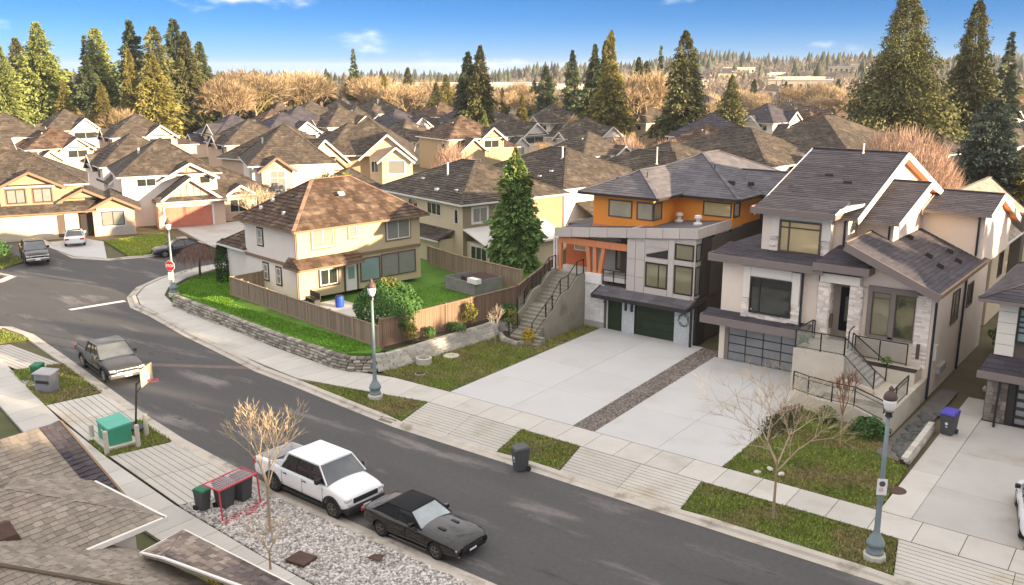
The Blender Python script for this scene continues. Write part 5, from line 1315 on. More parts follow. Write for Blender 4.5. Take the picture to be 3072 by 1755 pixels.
# unit conifers 20 m tall
FIR = [conifer_mesh(20,4.9,620,28,needle,droop=.3,gap=.5,size=.033,taper=.72,seed=k,whorl=24) for k in range(3)]
FIRO = [conifer_mesh(20,5.1,640,28,needle_olive,droop=.3,gap=.5,size=.033,taper=.66,seed=10+k,whorl=26) for k in range(2)]
CED = [conifer_mesh(20,5.6,700,30,needle_olive,droop=.42,gap=.38,size=.028,taper=.7,seed=20+k) for k in range(2)]
GOLD = [conifer_mesh(20,5.4,680,30,needle_gold,droop=.4,gap=.38,size=.028,taper=.75,seed=30+k) for k in range(2)]
LIME = [conifer_mesh(20,5.6,680,30,needle_lime,droop=.35,gap=.45,size=.032,taper=.6,seed=40+k,whorl=22) for k in range(2)]
SPAR = [conifer_mesh(20,3.2,170,12,needle,zmin=.2,droop=.2,gap=.7,size=.05,seed=50+k) for k in range(2)]
TR = trunk_mesh(20,.32,barkm)
def conif(kind, x, y, h, label, name='conifer_tree', wid=1.0, group=None):
    me = rng.choice(kind); o = plant(name, label, 'tree', (x,y,-.2), me, TR, 1.0, group=group)
    k = h/20; o.scale = (k*wid,k*wid,k); return o
# big trees at the right
o = E('cedar_tree','huge broad cedar towering behind the beige house, sky showing through its left side','tree',(-42.7,156.4,-.2),.6)
inst(conifer_mesh(28.6,11.2,1900,38,needle_olive,zmin=.02,droop=.4,gap=.45,size=.019,taper=.56,seed=61),'crown',o); inst(trunk_mesh(28,.7,barkm),'trunk',o)
o = E('cedar_tree','tall ragged cedar just right of the huge broad cedar','tree',(-36.0,171.8,-.2),1.0)
inst(conifer_mesh(27.5,7.2,1200,34,needle_olive,zmin=.02,droop=.4,gap=.55,size=.021,taper=.55,seed=62),'crown',o); inst(trunk_mesh(27,.55,barkm),'trunk',o)
conif(SPAR,-39.6,222,24,'thin bent fir standing alone at the far right edge',wid=1.2)
o = E('spruce_tree','blue green spreading spruce above the small garden shed','tree',(-21.6,117,-.2),.2)
inst(conifer_mesh(13.6,5.2,700,32,needle_blue,zmin=.3,droop=.12,gap=.45,size=.03,taper=.55,seed=63),'crown',o); inst(trunk_mesh(13,.4,barkm),'trunk',o)
conif(GOLD,-16.5,117,12.5,'golden green conifer at the right edge beside the blue green spruce',wid=1.1)
MID = [(CED,-84,162.5,23.6,1.05,'tall dense cedar right of the middle, olive and dark'),(GOLD,-100.4,162.5,24,.85,'tall golden cedar with two dark firs at its left shoulder'),
 (FIR,-107.5,172,22.6,.8,'dark fir at the left shoulder of the tall golden cedar'),(FIR,-113.7,177.5,22,.95,'dark fir left of the golden cedar pair'),
 (FIRO,-127.3,154.4,21.6,.85,'taller of two joined dark firs in the middle distance'),(FIR,-132.6,156.7,20.4,.95,'shorter of two joined dark firs in the middle distance'),
 (FIR,-140,207.7,21.5,.8,'slim pointed fir standing alone right of the round topped one'),(FIR,-151.2,211.7,17.4,1.25,'short dark fir with rounded crown in the middle distance'),
 (SPAR,-222.5,207.3,22.4,1.1,'bare stemmed fir standing above the tan woods'),(FIR,-221.4,195.5,15.5,1.2,'small dark fir amid tan bare trees'),
 (CED,-81,177.4,15.6,1.1,'short cone shaped cedar right of the tall dense one'),(GOLD,-197,235,18,1.0,'golden cedar in the distant woods left of the joined firs'),
 (GOLD,-150,178,17.5,1.1,'broad olive gold cedar left of the joined dark firs'),(CED,-154,180,16,1.0,'olive cedar half merged with the broad gold one'),
 (SPAR,-118,215,22,.8,'thin distant fir behind the tall golden cedar'),(FIR,-112,222,21,.8,'pointed distant fir right of the golden cedar'),
 (LIME,-108.7,133,9.5,.6,'narrow yellow green cypress leaning among the grey roofs'),(GOLD,-113,150,12,.9,'round golden conifer above the yellow green cypress'),(LIME,-104,158,8.5,.9,'small lime green conifer among the middle roofs'),(LIME,-144,150,7,.6,'tiny golden cypress left of the joined firs')]
for kd,x,y,h,wd,lb in MID: conif(kd,x,y,h,lb,wid=wd)
for xd, d, h, kd in ((545,262,13,GOLD),(600,300,15,FIRO),(650,268,14,GOLD),(735,285,15,GOLD),(790,300,14,FIRO),(955,275,15,GOLD),(1015,295,17,FIRO),(1085,262,13,CED),(1110,280,15,GOLD),(1250,285,11,FIRO),(1330,300,13,FIR),(1590,285,20,FIR),(1610,300,19,FIRO),(1480,265,21,FIR),(1880,330,13,FIR),(1960,345,12,FIRO),(2090,340,13,FIR)):
    ang = math.atan((xd*1.20518-1536)/2861)
    conif(kd, -math.sin(R(37.6))*d + math.cos(R(37.6))*d*math.tan(ang), math.cos(R(37.6))*d + math.sin(R(37.6))*d*math.tan(ang), h, 'conifer among the tan leafless woods far ' + landmark(-math.sin(R(37.6))*d + math.cos(R(37.6))*d*math.tan(ang), math.cos(R(37.6))*d + math.sin(R(37.6))*d*math.tan(ang)), wid=1.1, group='conifers among the leafless woods')
LEFTT = [(LIME,-230.5,112.8,27.6,.95,'tall light green conifer in the left grove, second from the edge'),(FIRO,-243,118,24,.9,'dark conifer half hidden left of the tall light green one'),(LIME,-238.4,131.9,27,.95,'broad topped green conifer in the left grove'),
 (FIR,-222,132,28.5,.9,'tallest dark conifer of the left grove'),(FIRO,-215,134,27,.95,'olive conifer behind the golden cedar in the left grove'),(FIR,-223,145,29.4,.85,'dark conifer with a narrow top at the right of the left grove'),
 (FIRO,-214,142,26,.9,'dark green conifer beside the narrow topped one'),(FIR,-217.1,148.3,23.6,.95,'layered fir ending the left grove at its right'),(GOLD,-195.4,120.9,20,1.15,'broad golden cedar before the left grove'),
 (GOLD,-200,118,21,.7,'slim golden cedar leaning on the broad golden cedar'),(GOLD,-195.5,108.2,13.9,1.0,'short golden cedar with a side shoulder before the left grove'),(LIME,-217.4,97.6,22,.9,'light green conifer cut by the left edge'),
 (GOLD,-206.9,105.7,14.4,.85,'golden green cedar at the foot of the light green conifer'),(FIR,-226,122,20,1.0,'dark conifer between the two light green ones'),(FIRO,-255.1,119.1,24.6,1.0,'distant olive conifer at the left edge'),
 (SPAR,-246,133,25,1.0,'dead topped fir with open branches in the left grove'),(FIR,-212,116,13,1.3,'low dark conifer under the left grove'),(FIR,-205,125,14,1.2,'low dark conifer beside the broad golden cedar')]
for kd,x,y,h,wd,lb in LEFTT: conif(kd,x,y,h,lb,wid=wd*1.2)
for k in range(16):
    ang = math.atan((rng.uniform(10,500)*1.20518-1536)/2861); d = rng.uniform(245,275)
    conif(rng.choice((FIR,FIRO)), -math.sin(R(37.6))*d + math.cos(R(37.6))*d*math.tan(ang), math.cos(R(37.6))*d + math.sin(R(37.6))*d*math.tan(ang), rng.uniform(13,21),'dark conifer filling the back of the left grove',wid=1.3,group='dark conifers at the back of the left grove')
# ---- bare deciduous trees
def bare_mesh(h, spread, levels, kids_, m, seed, tw=.35, nt=6, ang=.55, upb=.35, twr=.012, r0=.16, fork=.28, name='crown', twa=.6):
    r_ = random.Random(seed); b = MB(); T = []
    def grow(p, d, L, rad, lv):
        q = p + d*L; b.cyl(p, q, rad, rad*.65, 4, cap=False, a=.45)
        if lv == 0:
            for k in range(nt):
                dd = (d + Vector((r_.uniform(-1,1),r_.uniform(-1,1),r_.uniform(-.4,.9)))*twa*1.2).normalized()
                s = p.lerp(q, r_.uniform(.2,1)); e = s + dd*tw*h*.1*r_.uniform(.5,1.5); x = dd.cross(Vector((r_.uniform(-1,1),r_.uniform(-1,1),r_.uniform(-1,1)))).normalized()*twr
                T.append((s+x, s-x, e))
            return
        n = kids_ + (1 if r_.random() < .4 else 0)
        for k in range(n):
            t = k*6.283/n + r_.uniform(-.5,.5); x = d.orthogonal().normalized(); y = d.cross(x)
            dd = (d*1.0 + (x*math.cos(t)+y*math.sin(t))*ang*r_.uniform(.7,1.3)*spread + Vector((0,0,upb*.5))).normalized()
            grow(p.lerp(q, r_.uniform(.55,1)), dd, L*r_.uniform(.62,.85), rad*.6, lv-1)
    n0 = kids_+2
    for k in range(n0):
        t = k*6.283/n0 + r_.uniform(-.3,.3)
        grow(Vector((0,0,h*fork*r_.uniform(.85,1.1))), Vector((math.cos(t)*spread*ang,math.sin(t)*spread*ang,1)).normalized(), h*.26, r0*.6, levels)
    for t in T: b.add(t, [(0,1,2)])
    return b.mesh(name, m)
def bare_trunk(h, r, m, fork=.28): 
    b = MB(); b.cyl((0,0,0),(0,0,h*fork*.5),r,r*.85,7,cap=False); b.cyl((0,0,h*fork*.5),(0,0,h*fork*1.1),r*.85,r*.65,7,cap=False); return b.mesh('trunk', m)
BARE = [bare_mesh(12,1.0+.25*k,3,3,twigm,70+k,tw=1.1,nt=9,twr=.045) for k in range(3)]
BTR = bare_trunk(12,.2,palebark)
# tan woods beyond the houses
WOOD = []
for (xd, dist, h, n, sp) in ((560,255,11,7,16),(640,275,12,6,18),(720,300,13,5,18),(760,285,12,5,14),(900,290,12,5,20),(960,300,12,4,14),(1010,290,11,5,18),(1050,285,9,3,14),(1250,300,9,4,16),(1300,330,10,4,16),(1340,300,9,5,18),(1400,280,8,5,20),
        (1590,215,14,4,9),(1620,225,15,3,10),(1450,230,6,4,14),(1500,225,6,3,12),(1790,260,8,4,20),(1900,300,9,5,24),(1980,320,10,6,26),(2060,300,10,5,20),(2110,280,9,4,16),(1850,340,9,5,26),(2460,260,9,5,22),(2530,255,10,5,18),(170,215,7,4,10),(280,210,7,4,10),(300,205,5,3,8),(20,190,4,3,8),(150,200,5,3,6),(1100,190,5,3,14),(1350,185,4,3,14),(1080,330,12,4,20),(1170,320,11,3,18)):
    for k in range(n):
        ang = math.atan((xd*1.20518-1536+rng.uniform(-14,14))/2861); d = dist+rng.uniform(-sp,sp)
        x = -math.sin(R(37.6))*d + math.cos(R(37.6))*d*math.tan(ang); y = math.cos(R(37.6))*d + math.sin(R(37.6))*d*math.tan(ang)
        hh = h*rng.uniform(.85,1.2)*(1.3 if xd < 820 and dist > 250 else 1.1)
        o = plant('bare_tree','tan leafless tree in the woods beyond the houses','tree',(x,y,-.2),rng.choice(BARE),BTR,hh/12,group='tan leafless trees beyond the houses'); lm = landmark(x,y); o['label'] = f'tan leafless tree in the woods far {lm}'; o['group'] = f'tan leafless trees far {lm}'; o.scale.x *= rng.uniform(.9,1.3); WOOD.append(o)
# the pale broad bare tree behind the beige house
def twig_dome(rx, ry, h, n, m, seed, name='crown', L=.9, w=.03, z0=.5):
    g = np.random.default_rng(seed); u = g.random(n); th = g.random(n)*6.283; rr = np.sqrt(g.random(n))
    x = rx*rr*np.cos(th); y = ry*rr*np.sin(th); top = h*np.sqrt(np.clip(1-(rr*.95)**2.2,0.02,1))
    z = z0 + (top-z0)*u**.6
    d = np.stack([np.cos(th)*rr*.5+(g.random(n)-.5)*.8, np.sin(th)*rr*.5+(g.random(n)-.5)*.8, .7+.6*g.random(n)],-1); d /= np.linalg.norm(d,axis=1,keepdims=True)
    C = np.stack([x,y,z],-1); l = L*(.5+g.random(n)); sd_ = np.cross(d, g.normal(size=(n,3))); sd_ /= np.linalg.norm(sd_,axis=1,keepdims=True)
    V = np.stack([C+sd_*w, C-sd_*w, C+d*l[:,None]],1).reshape(-1,3)
    o = npmesh(name, V, np.arange(3*n).reshape(-1,3), m); me = o.data; bpy.data.objects.remove(o); return me
o = E('bare_willow_tree','broad pale pinkish leafless tree filling the space behind the beige gables','tree',(-27.0,101,-.2))
inst(twig_dome(6.4,5.6,10.6,15000,twigpink,81,L=1.2,w=.028),'crown',o); inst(bare_trunk(12,.3,palebark),'trunk',o)
o = E('bare_tree','small pink twigged leafless tree between the gabled roofs','tree',(-88.5,101,-.2)); inst(twig_dome(3.2,3,6.2,2600,twigpink,82,L=1.0,w=.03),'crown',o); inst(bare_trunk(6,.15,barkm),'trunk',o)
for x, y, s_ in ((-76,128,1.0),(-70,131,.9)):
    o = E('bare_tree','pink twigged leafless tree before the grey roofs right of centre' if s_ == 1.0 else 'smaller pink twigged tree close to the dark roofs right of centre','tree',(x,y,-.2)); o.scale = (s_,)*3; inst(twig_dome(4,3.4,6.5,2600,twigpink,83,L=1.1,w=.03),'crown',o); inst(bare_trunk(6,.15,barkm),'trunk',o)
# ---- leafy shrubs
def shrub_mesh(rx, ry, rz, n, m, seed, s=.12, shell=.55, name='foliage', base=0.0, bumps=.12):
    g = np.random.default_rng(seed); d = g.normal(size=(n,3)); d /= np.linalg.norm(d,axis=1,keepdims=True)
    d[:,2] = np.where(d[:,2] < -.6, -d[:,2], d[:,2])
    rad = (shell+(1-shell)*g.random(n)**.5)*(1+bumps*np.sin(d[:,0]*7+seed)*np.sin(d[:,1]*6)*1.3+bumps*np.sin(d[:,2]*9))
    C = d*rad[:,None]*np.array([rx,ry,rz]); C[:,2] += rz+base
    nrm = d+.7*g.normal(size=(n,3)); nrm /= np.linalg.norm(nrm,axis=1,keepdims=True)
    t = np.cross(nrm, g.normal(size=(n,3))); t /= np.linalg.norm(t,axis=1,keepdims=True); b2 = np.cross(nrm,t)
    ss = (s*(.6+.8*g.random(n)))[:,None]
    V = np.stack([C-t*ss*.5, C+b2*ss*.3, C+t*ss*.8, C-b2*ss*.3],1).reshape(-1,3)
    a = np.clip(.25+.5*g.random(n)+.35*(rad/rad.max()-.7),0,1)
    o = npmesh(name, V, np.arange(4*n).reshape(-1,4), m, attr=a); me = o.data; bpy.data.objects.remove(o); return me
def shrub(label, loc, rx, ry, rz, n, m, s=.12, name='shrub', stem=True, cat='shrub', **kw):
    o = E(name, label, cat, loc); f_ = inst(shrub_mesh(rx,ry,rz,n,m,rng.randrange(999),s,**kw),'foliage',o)
    if stem:
        b = MB(); b.cyl((0,0,-.05),(0,0,rz),.05*rz,.02,6); b.build('stem', barkm, o)
    return o
o = shrub('round clipped green bush with a yellow top beside the middle lamp post',(-39.7,39.1,.82),2.15,2.1,1.72,11000,leaf,.13,name='round_bush',base=.0,bumps=.035,shell=.7)
inst(shrub_mesh(.8,.75,.4,420,leaf_yg,5,.14,base=2.8),'yellow_foliage',o)
o = E('columnar_cedar','tall columnar cedar with a light tip behind the fence','tree',(-45.3,59.3,.3))
me = conifer_mesh(9.7,1.95,1100,26,leaf_cedar,zmin=.05,droop=.3,gap=.25,size=.036,taper=.36,seed=91,round_=.3); inst(me,'crown',o); inst(trunk_mesh(9,.25,barkm),'trunk',o)
inst(conifer_mesh(10.3,1.5,110,18,needle_lime,zmin=.72,droop=.3,gap=.3,size=.04,taper=.8,seed=92),'light_tip',o)
shrub('rounded green and yellow bush above the cream roof ridge',(-79.5,70.5,-.1),3.4,3.0,2.6,3600,leaf_yg,.3,name='round_bush')
shrub('small light green egg shaped shrub nearest the fence corner',(-37.3,38.6,.8),.42,.42,.62,700,leaf_yg,.1); shrub('small low green ball shrub beside the egg shaped one',(-37.3,40.2,.8),.36,.36,.36,450,leaf,.1)
shrub('taller yellow green egg shaped shrub against the dark fence',(-37.0,43.6,.8),.5,.5,.8,900,leaf_yg,.1)
shrub('low dark green spreading shrub on top of the block wall',(-36.9,42.2,.8),.75,.5,.3,500,leaf,.11); shrub('small orange leaved shrub by the dark fence',(-36.9,46.2,.7),.5,.4,.35,420,leaf_or,.1)
shrub('green bushy shrub behind the small white stemmed tree',(-36.4,46.9,.4),.75,.7,.65,800,leaf,.12); shrub('yellow green shrub right of the small white stemmed tree',(-35.6,46.3,.1),.5,.5,.75,750,leaf_yg,.1)
shrub('bright yellow shrub at the foot of the side stairs',(-33.35,45.0,-.02),.42,.42,.5,700,leaf_yel,.1)
shrub('dark hedge column beside the white wall of the cream house',(-62.7,43.6,.1),.7,.8,2.1,3600,mat('hedge_leaves',(.03,.07,.02),.8,var=.3,face=.5),.13,stem=False,base=-.7,bumps=.04,shell=.7,name='hedge'); shrub('small yellow shrub under the foreground roof corner',(-24.6,15.9,-.1),.5,.5,.5,600,leaf_yel,.1)
shrub('yellow shrub cut by the bottom edge',(-17.3,14.9,-.1),.45,.45,.5,500,leaf_yel,.1); shrub('bushy fern like green shrub against the terrace wall',(-11.6,42.6,-.05),.9,.55,.5,800,leaf,.16,name='fern_shrub')
shrub('small green shrub left of the young tree at the terrace wall',(-13.9,43.4,-.05),.5,.45,.4,450,leaf,.14,name='fern_shrub'); shrub('dark trailing undergrowth beside the driveway edge',(-15.4,41.6,-.05),.6,2.2,.35,1200,mat('dull_leaves',(.06,.055,.025),.85,var=.3,face=.5),.12,name='low_shrub')
shrub('dark hedge at the end of the walkway between the houses',(-9.2,62,0),.9,1.5,.9,900,leaf,.18,name='hedge'); shrub('dark green bush at the left edge beside the black pickup',(-86.3,36.2,0),1.4,1.2,1.0,900,leaf,.2,name='low_shrub')
shrub('orange brown shrub bed before the red garage house',(-79.5,60.5,0),2.4,1.6,.7,1300,leaf_or,.22,name='low_shrub'); shrub('yellow shrub before the red garage house',(-76.4,59.2,0),1.1,.9,.7,700,leaf_yel,.2,name='low_shrub')
for x, y, z, lb in ((-16.75,47.6,2.42,'small pale green potted plant on the left terrace wall'),(-12.7,48.6,1.78,'small round green plant in the terrace planter')): shrub(lb,(x,y,z),.26,.26,.24,260,leaf_cedar,.09,name='potted_plant',stem=False)
# ---- street trees in front
def street_tree(label, loc, h, spread, seed, m, lv=4, kd=2, tw=.5, nt=5, r=.07, fork=.33, twr=.008, bark=None, ang=.55, name='street_tree'):
    o = E(name,label,'tree',loc); inst(bare_mesh(h,spread,lv,kd,m,seed,tw=tw,nt=nt,twr=twr,r0=r,fork=fork,ang=ang),'crown',o); inst(bare_trunk(h,r,bark or palebark,fork),'trunk',o); return o
paleb = mat('pale_winter_twigs',(.50,.39,.26),.9,var=.15,face=.3)
street_tree('spreading leafless street tree on the right boulevard lawn',(-12.0,32.15,0),5.7,1.1,101,paleb,lv=4,kd=2,tw=1.1,nt=12,r=.06,fork=.38,twr=.0045,ang=.62)
street_tree('leafless tree with pale knobbly branches beside the white pickup',(-26.5,19.55,0),4.7,.72,102,paleb,lv=4,kd=2,tw=.42,nt=9,r=.06,fork=.40,twr=.011,ang=.5)
street_tree('smaller leafless tree nearest the bottom edge in the rock bed',(-24.4,17.9,0),2.5,.75,103,paleb,lv=3,kd=2,tw=.8,nt=5,r=.045,fork=.26,twr=.007,ang=.6)
street_tree('young white stemmed tree on the sloping lawn',(-34.9,43.6,0),2.6,.45,104,mat('white_twigs',(.46,.40,.32),.9,face=.2),lv=3,kd=2,tw=.6,nt=5,r=.04,fork=.3,twr=.008)
street_tree('thin young tree with dry leaves before the terrace wall',(-12.4,41.0,0),3.2,.5,105,mat('dry_leaf_twigs',(.24,.12,.075),.9,face=.4),lv=3,kd=2,tw=.9,nt=5,r=.05,fork=.5,twr=.016)
street_tree('pale leafless tree across the side street by the dark car',(-75.6,56.6,0),5.2,1.1,106,paleb,lv=3,kd=3,tw=1.0,nt=6,r=.08,fork=.45,twr=.012)
o = E('weeping_tree','low weeping tree with a brown umbrella crown on the corner lawn','tree',(-66.65,43.9,.02))
g_ = np.random.default_rng(5); n = 2600; th = g_.random(n)*6.283; rr = np.sqrt(g_.random(n))*1.75
zt_ = 2.75-.26*rr**2; C = np.stack([np.cos(th)*rr,np.sin(th)*rr,zt_],-1); dn = np.stack([np.cos(th)*.5,np.sin(th)*.5,-1-.5*g_.random(n)],-1)*(.35+.55*g_.random(n))[:,None]
tg = np.stack([-np.sin(th),np.cos(th),np.zeros(n)],-1)*.022
ob = npmesh('crown', np.stack([C+tg,C-tg,C+dn],1).reshape(-1,3), np.arange(3*n).reshape(-1,3), mat('brown_twigs',(.17,.105,.085),.95,face=.5)); ob.parent = o
b = MB(); b.cyl((0,0,0),(.05,0,1.2),.11,.08,7); b.cyl((.05,0,1.2),(0,0,2.6),.08,.04,7)
for k in range(8): b.cyl((0,0,2.2),(1.3*math.cos(k*.785),1.3*math.sin(k*.785),2.3),.04,.015,5)
b.build('trunk', barkm, o)
# unseen evergreens added right of frame, sized to throw long shade over the street
for k in range(50):
    x = 30 + (k % 3)*3.5 + rng.uniform(-1.2,1.2); y = 9 + k*1.5 + rng.uniform(-.8,.8)
    o = conif(CED, x, y, rng.uniform(16.5,18.5) if y < 50 else (rng.uniform(14,15.5) if y < 58 else rng.uniform(15.8,17.4)), 'unseen evergreen added in a row to shade the street', wid=rng.uniform(1.15,1.35), group='unseen evergreens added to shade the street')
# ------------------------------------------------------------------ far land: slope down to the valley, wooded ridge, distant buildings
def far_z(d, a):
    t = min(1,max(0,(d-320)/1000)); t = t*t*(3-2*t)
    tgt = -14 + 26*min(1,max(0,(a+4)/16)) + 3*math.sin(a*.7)
    return -.25 + t*tgt + t*2.5*math.sin(d*.011+a*.5)
rows = [330,420,520,640,780,940,1120,1320,1550,1900,2600,3600]; V = []; F_ = []
angs = list(range(-180,181,3))
for d in rows:
    for a in angs:
        b_a = R(37.6) - R(a); aa = a if abs(a) <= 60 else 60*math.copysign(1,a)*(180-abs(a))/120
        V.append((-math.sin(b_a)*d, math.cos(b_a)*d, far_z(d,aa)))
n = len(angs)
for i in range(len(rows)-1):
    for j in range(n-1): F_.append((i*n+j,(i+1)*n+j,(i+1)*n+j+1,i*n+j+1))
m = MB(); m.add(V, [q[::-1] for q in F_]); o = struct('hills', m, hillm); 
def polar(d, a): b_a = R(37.6)-R(a); return -math.sin(b_a)*d, math.cos(b_a)*d, far_z(d,a)
g = np.random.default_rng(9)
def mass(name, n, dr, ar, hr, m, label, kind, dens=None):
    d = dr[0]+(dr[1]-dr[0])*g.random(n); a = ar[0]+(ar[1]-ar[0])*g.random(n)
    keep = np.ones(n,bool) if dens is None else g.random(n) < dens(d,a)
    d, a = d[keep], a[keep]; n = len(d)
    P = np.array([polar(x,y) for x,y in zip(d,a)]); h = hr[0]+(hr[1]-hr[0])*g.random(n)
    if kind == 'cone':
        k = 6; th = np.arange(k)*6.283/k; Vs = []; Fs = []; 
        lv = [(.0,.8),(.25,.95),(.6,.6),(1.0,.06)]
        for zz, rr in lv:
            jit = .75+.5*g.random((n,k)); r = (h*(.15+.16*g.random(n)))[:,None]*rr*jit
            Vs.append(np.stack([P[:,0:1]+r*np.cos(th), P[:,1:2]+r*np.sin(th), np.broadcast_to((P[:,2]+h*zz)[:,None],(n,k))+ (g.random((n,k))-.5)*h[:,None]*.06],-1))
        VV = np.stack(Vs,1).reshape(-1,3); base = (np.arange(n)*k*len(lv))[:,None]
        for l in range(len(lv)-1):
            for i in range(k):
                j = (i+1)%k; Fs.append(base+np.array([[l*k+i,l*k+j,(l+1)*k+j,(l+1)*k+i]]))
        FF = np.concatenate(Fs); at = np.tile(g.random(n),(len(lv)-1)*k)
    else:
        k = 46; dv = g.normal(size=(n,k,3)); dv /= np.linalg.norm(dv,axis=2,keepdims=True); dv *= (.4+.6*g.random((n,k,1)))
        C = P[:,None]+dv*np.array([.62,.62,.5])*h[:,None,None]*.62; C[:,:,2] += h[:,None]*.55
        s = h[:,None,None]*.12; t = g.normal(size=(n,k,3)); t /= np.linalg.norm(t,axis=2,keepdims=True); u = g.normal(size=(n,k,3)); u[:,:,2] = abs(u[:,:,2])+.6; u /= np.linalg.norm(u,axis=2,keepdims=True)
        VV = np.stack([C-t*s*.22, C+t*s*.22, C+u*s*2.0],2).reshape(-1,3); FF = np.arange(len(VV)).reshape(-1,3); at = np.clip(np.repeat(g.random(n),k)*.6+.4*g.random(n*k),0,1)
    return tag(npmesh(name, VV, FF, m, attr=at), label, 'forest', kind='stuff')
mass('ridge_forest', 2700, (1050,1800), (-32,32), (8,24), forestm, 'dark conifer forest along the hazy horizon ridge','cone')
mass('ridge_woods', 3000, (950,1800), (-32,32), (9,17), woodm, 'leafless woods mixed into the hazy horizon ridge','clump')
mass('valley_conifers', 380, (600,1000), (-32,32), (9,19), forestm, 'scattered conifers in the valley beyond the houses','cone')
mass('valley_woods', 3600, (300,1000), (-32,32), (6,12), woodm, 'brown leafless woods filling the valley beyond the houses','clump')
# distant pale buildings
def far_building(w_, d_, h_, wm, rm, shed):
    B = E('distant_building','x','building')
    b = MB(); b.box(-w_/2,w_/2,-d_/2,d_/2,-4,h_); b.build('wall', wm, B)
    if shed: P,L,G = roof_rect(-w_/2-.6,w_/2+.6,-d_/2-.6,d_/2+.6,h_,.35,'x'); roof(B,P,L,rm,None,caps=False)
    else:
        b = MB(); b.box(-w_/2-.3,w_/2+.3,-d_/2-.3,d_/2+.3,h_,h_+.5); b.build('roof', rm, B)
    k = max(3,int(w_/4))
    for i in range(k):
        x = -w_/2+(i+.5)*w_/k; b = MB(); b.box(x-.9,x+.9,-d_/2-.06,-d_/2,h_*.35,h_*.75); b.build('window', glass_dark, B)
    return B
FB = [tree_of(far_building(16,10,5,white_st,shake2,True)), tree_of(far_building(30,16,7,beige2,whitebldg,False)), tree_of(far_building(44,20,8,white_st,whitebldg,False)), tree_of(far_building(13,10,5.5,beige2,asph_roof,True))]
spots = [(440,-4.8,2),(470,-3.2,2),(455,-1.4,1),(520,.4,1),(430,2.6,1),(480,-13.5,0),(510,-15.2,3),(560,-12,0),(600,-16,0),(540,-19,3)]
for k in range(46): spots.append((rng.uniform(420,950), rng.uniform(9,21), rng.choice((0,0,3,1,3))))
for k in range(14): spots.append((rng.uniform(450,900), rng.uniform(-26,-8), rng.choice((0,3))))
nm = {0:'small white building with a brown hip roof in the valley',1:'beige flat roofed building in the valley',2:'long white flat roofed building in the valley',3:'small beige building with a charcoal hip roof in the valley'}
first = [True]*4
for d, a, k in spots:
    x, y, z = polar(d,a); c = FB[k][0] if first[k] else copy_of(FB[k]); first[k] = False
    c.location = (x,y,z+rng.uniform(1,3)); c.rotation_euler = (0,0,R(rng.uniform(10,50))); c['label'] = nm[k]; c['group'] = nm[k].replace(' building',' buildings')

hb_ = MB(); hb_.box(-3900,3900,-3900,3900,-24,34); hzo = hb_.build('haze', hazem); hzo['kind'] = 'stuff'; hzo['label'] = 'thin pale winter haze over the valley'; hzo['category'] = 'haze'
# ------------------------------------------------------------------ vehicles (nose along +x, origin on the road at the middle)
def baked(o):
    dg = bpy.context.evaluated_depsgraph_get(); ev = o.evaluated_get(dg); me = bpy.data.meshes.new_from_object(ev)
    o.modifiers.clear(); o.data = me; return o
def lofted(name, secs, m, parent, sub=2, cuts=(), smooth=True, close=True):
    """secs: [(x, [(y,z)...half section, bottom centre to top centre])] -> mirrored, capped, smoothed; cuts are boxes or wheel wells taken out"""
    k = len(secs[0][1]); V = []; F = []
    for x, hs in secs:
        ring = [(x,y,z) for y,z in hs] + [(x,-y,z) for y,z in hs[-2:0:-1]]
        V += ring
    n = 2*k-2
    for i in range(len(secs)-1):
        for j in range(n): F.append((i*n+j, i*n+(j+1)%n, (i+1)*n+(j+1)%n, (i+1)*n+j))
    F.append(tuple(range(n))); F.append(tuple(range((len(secs)-1)*n, len(secs)*n))[::-1])
    mb = MB(); mb.add(V, [f[::-1] for f in F]); o = mb.build(name, m, parent)
    if sub:
        md = o.modifiers.new('s','SUBSURF'); md.levels = sub; md.render_levels = sub
        o = baked(o)
    for c in cuts:
        cb = MB()
        if c[0] == 'w': cb.cyl((c[1],c[2],c[3]),(c[1],c[4],c[3]),c[5],n=24)
        else: cb.box(*c[1:])
        me = cb.mesh('cut', m); co = bpy.data.objects.new('cut', me); COL.objects.link(co)
        bm = bmesh.new(); bm.from_mesh(me); bmesh.ops.recalc_face_normals(bm, faces=bm.faces); bm.to_mesh(me); bm.free()
        bm = bmesh.new(); bm.from_mesh(o.data); bmesh.ops.recalc_face_normals(bm, faces=bm.faces); bm.to_mesh(o.data); bm.free()
        md = o.modifiers.new('b','BOOLEAN'); md.operation = 'DIFFERENCE'; md.object = co; md.solver = 'EXACT'
        par = o.parent; o.parent = None; bpy.context.view_layer.update(); o = baked(o); o.parent = par
        bpy.data.objects.remove(co)
    if smooth:
        me = o.data; me.polygons.foreach_set('use_smooth',[True]*len(me.polygons))
        try: me.set_sharp_from_angle(angle=R(38))
        except Exception: pass
        me.update()
    if 'v' not in o.data.attributes: o.data.attributes.new('v','FLOAT','FACE')
    return o
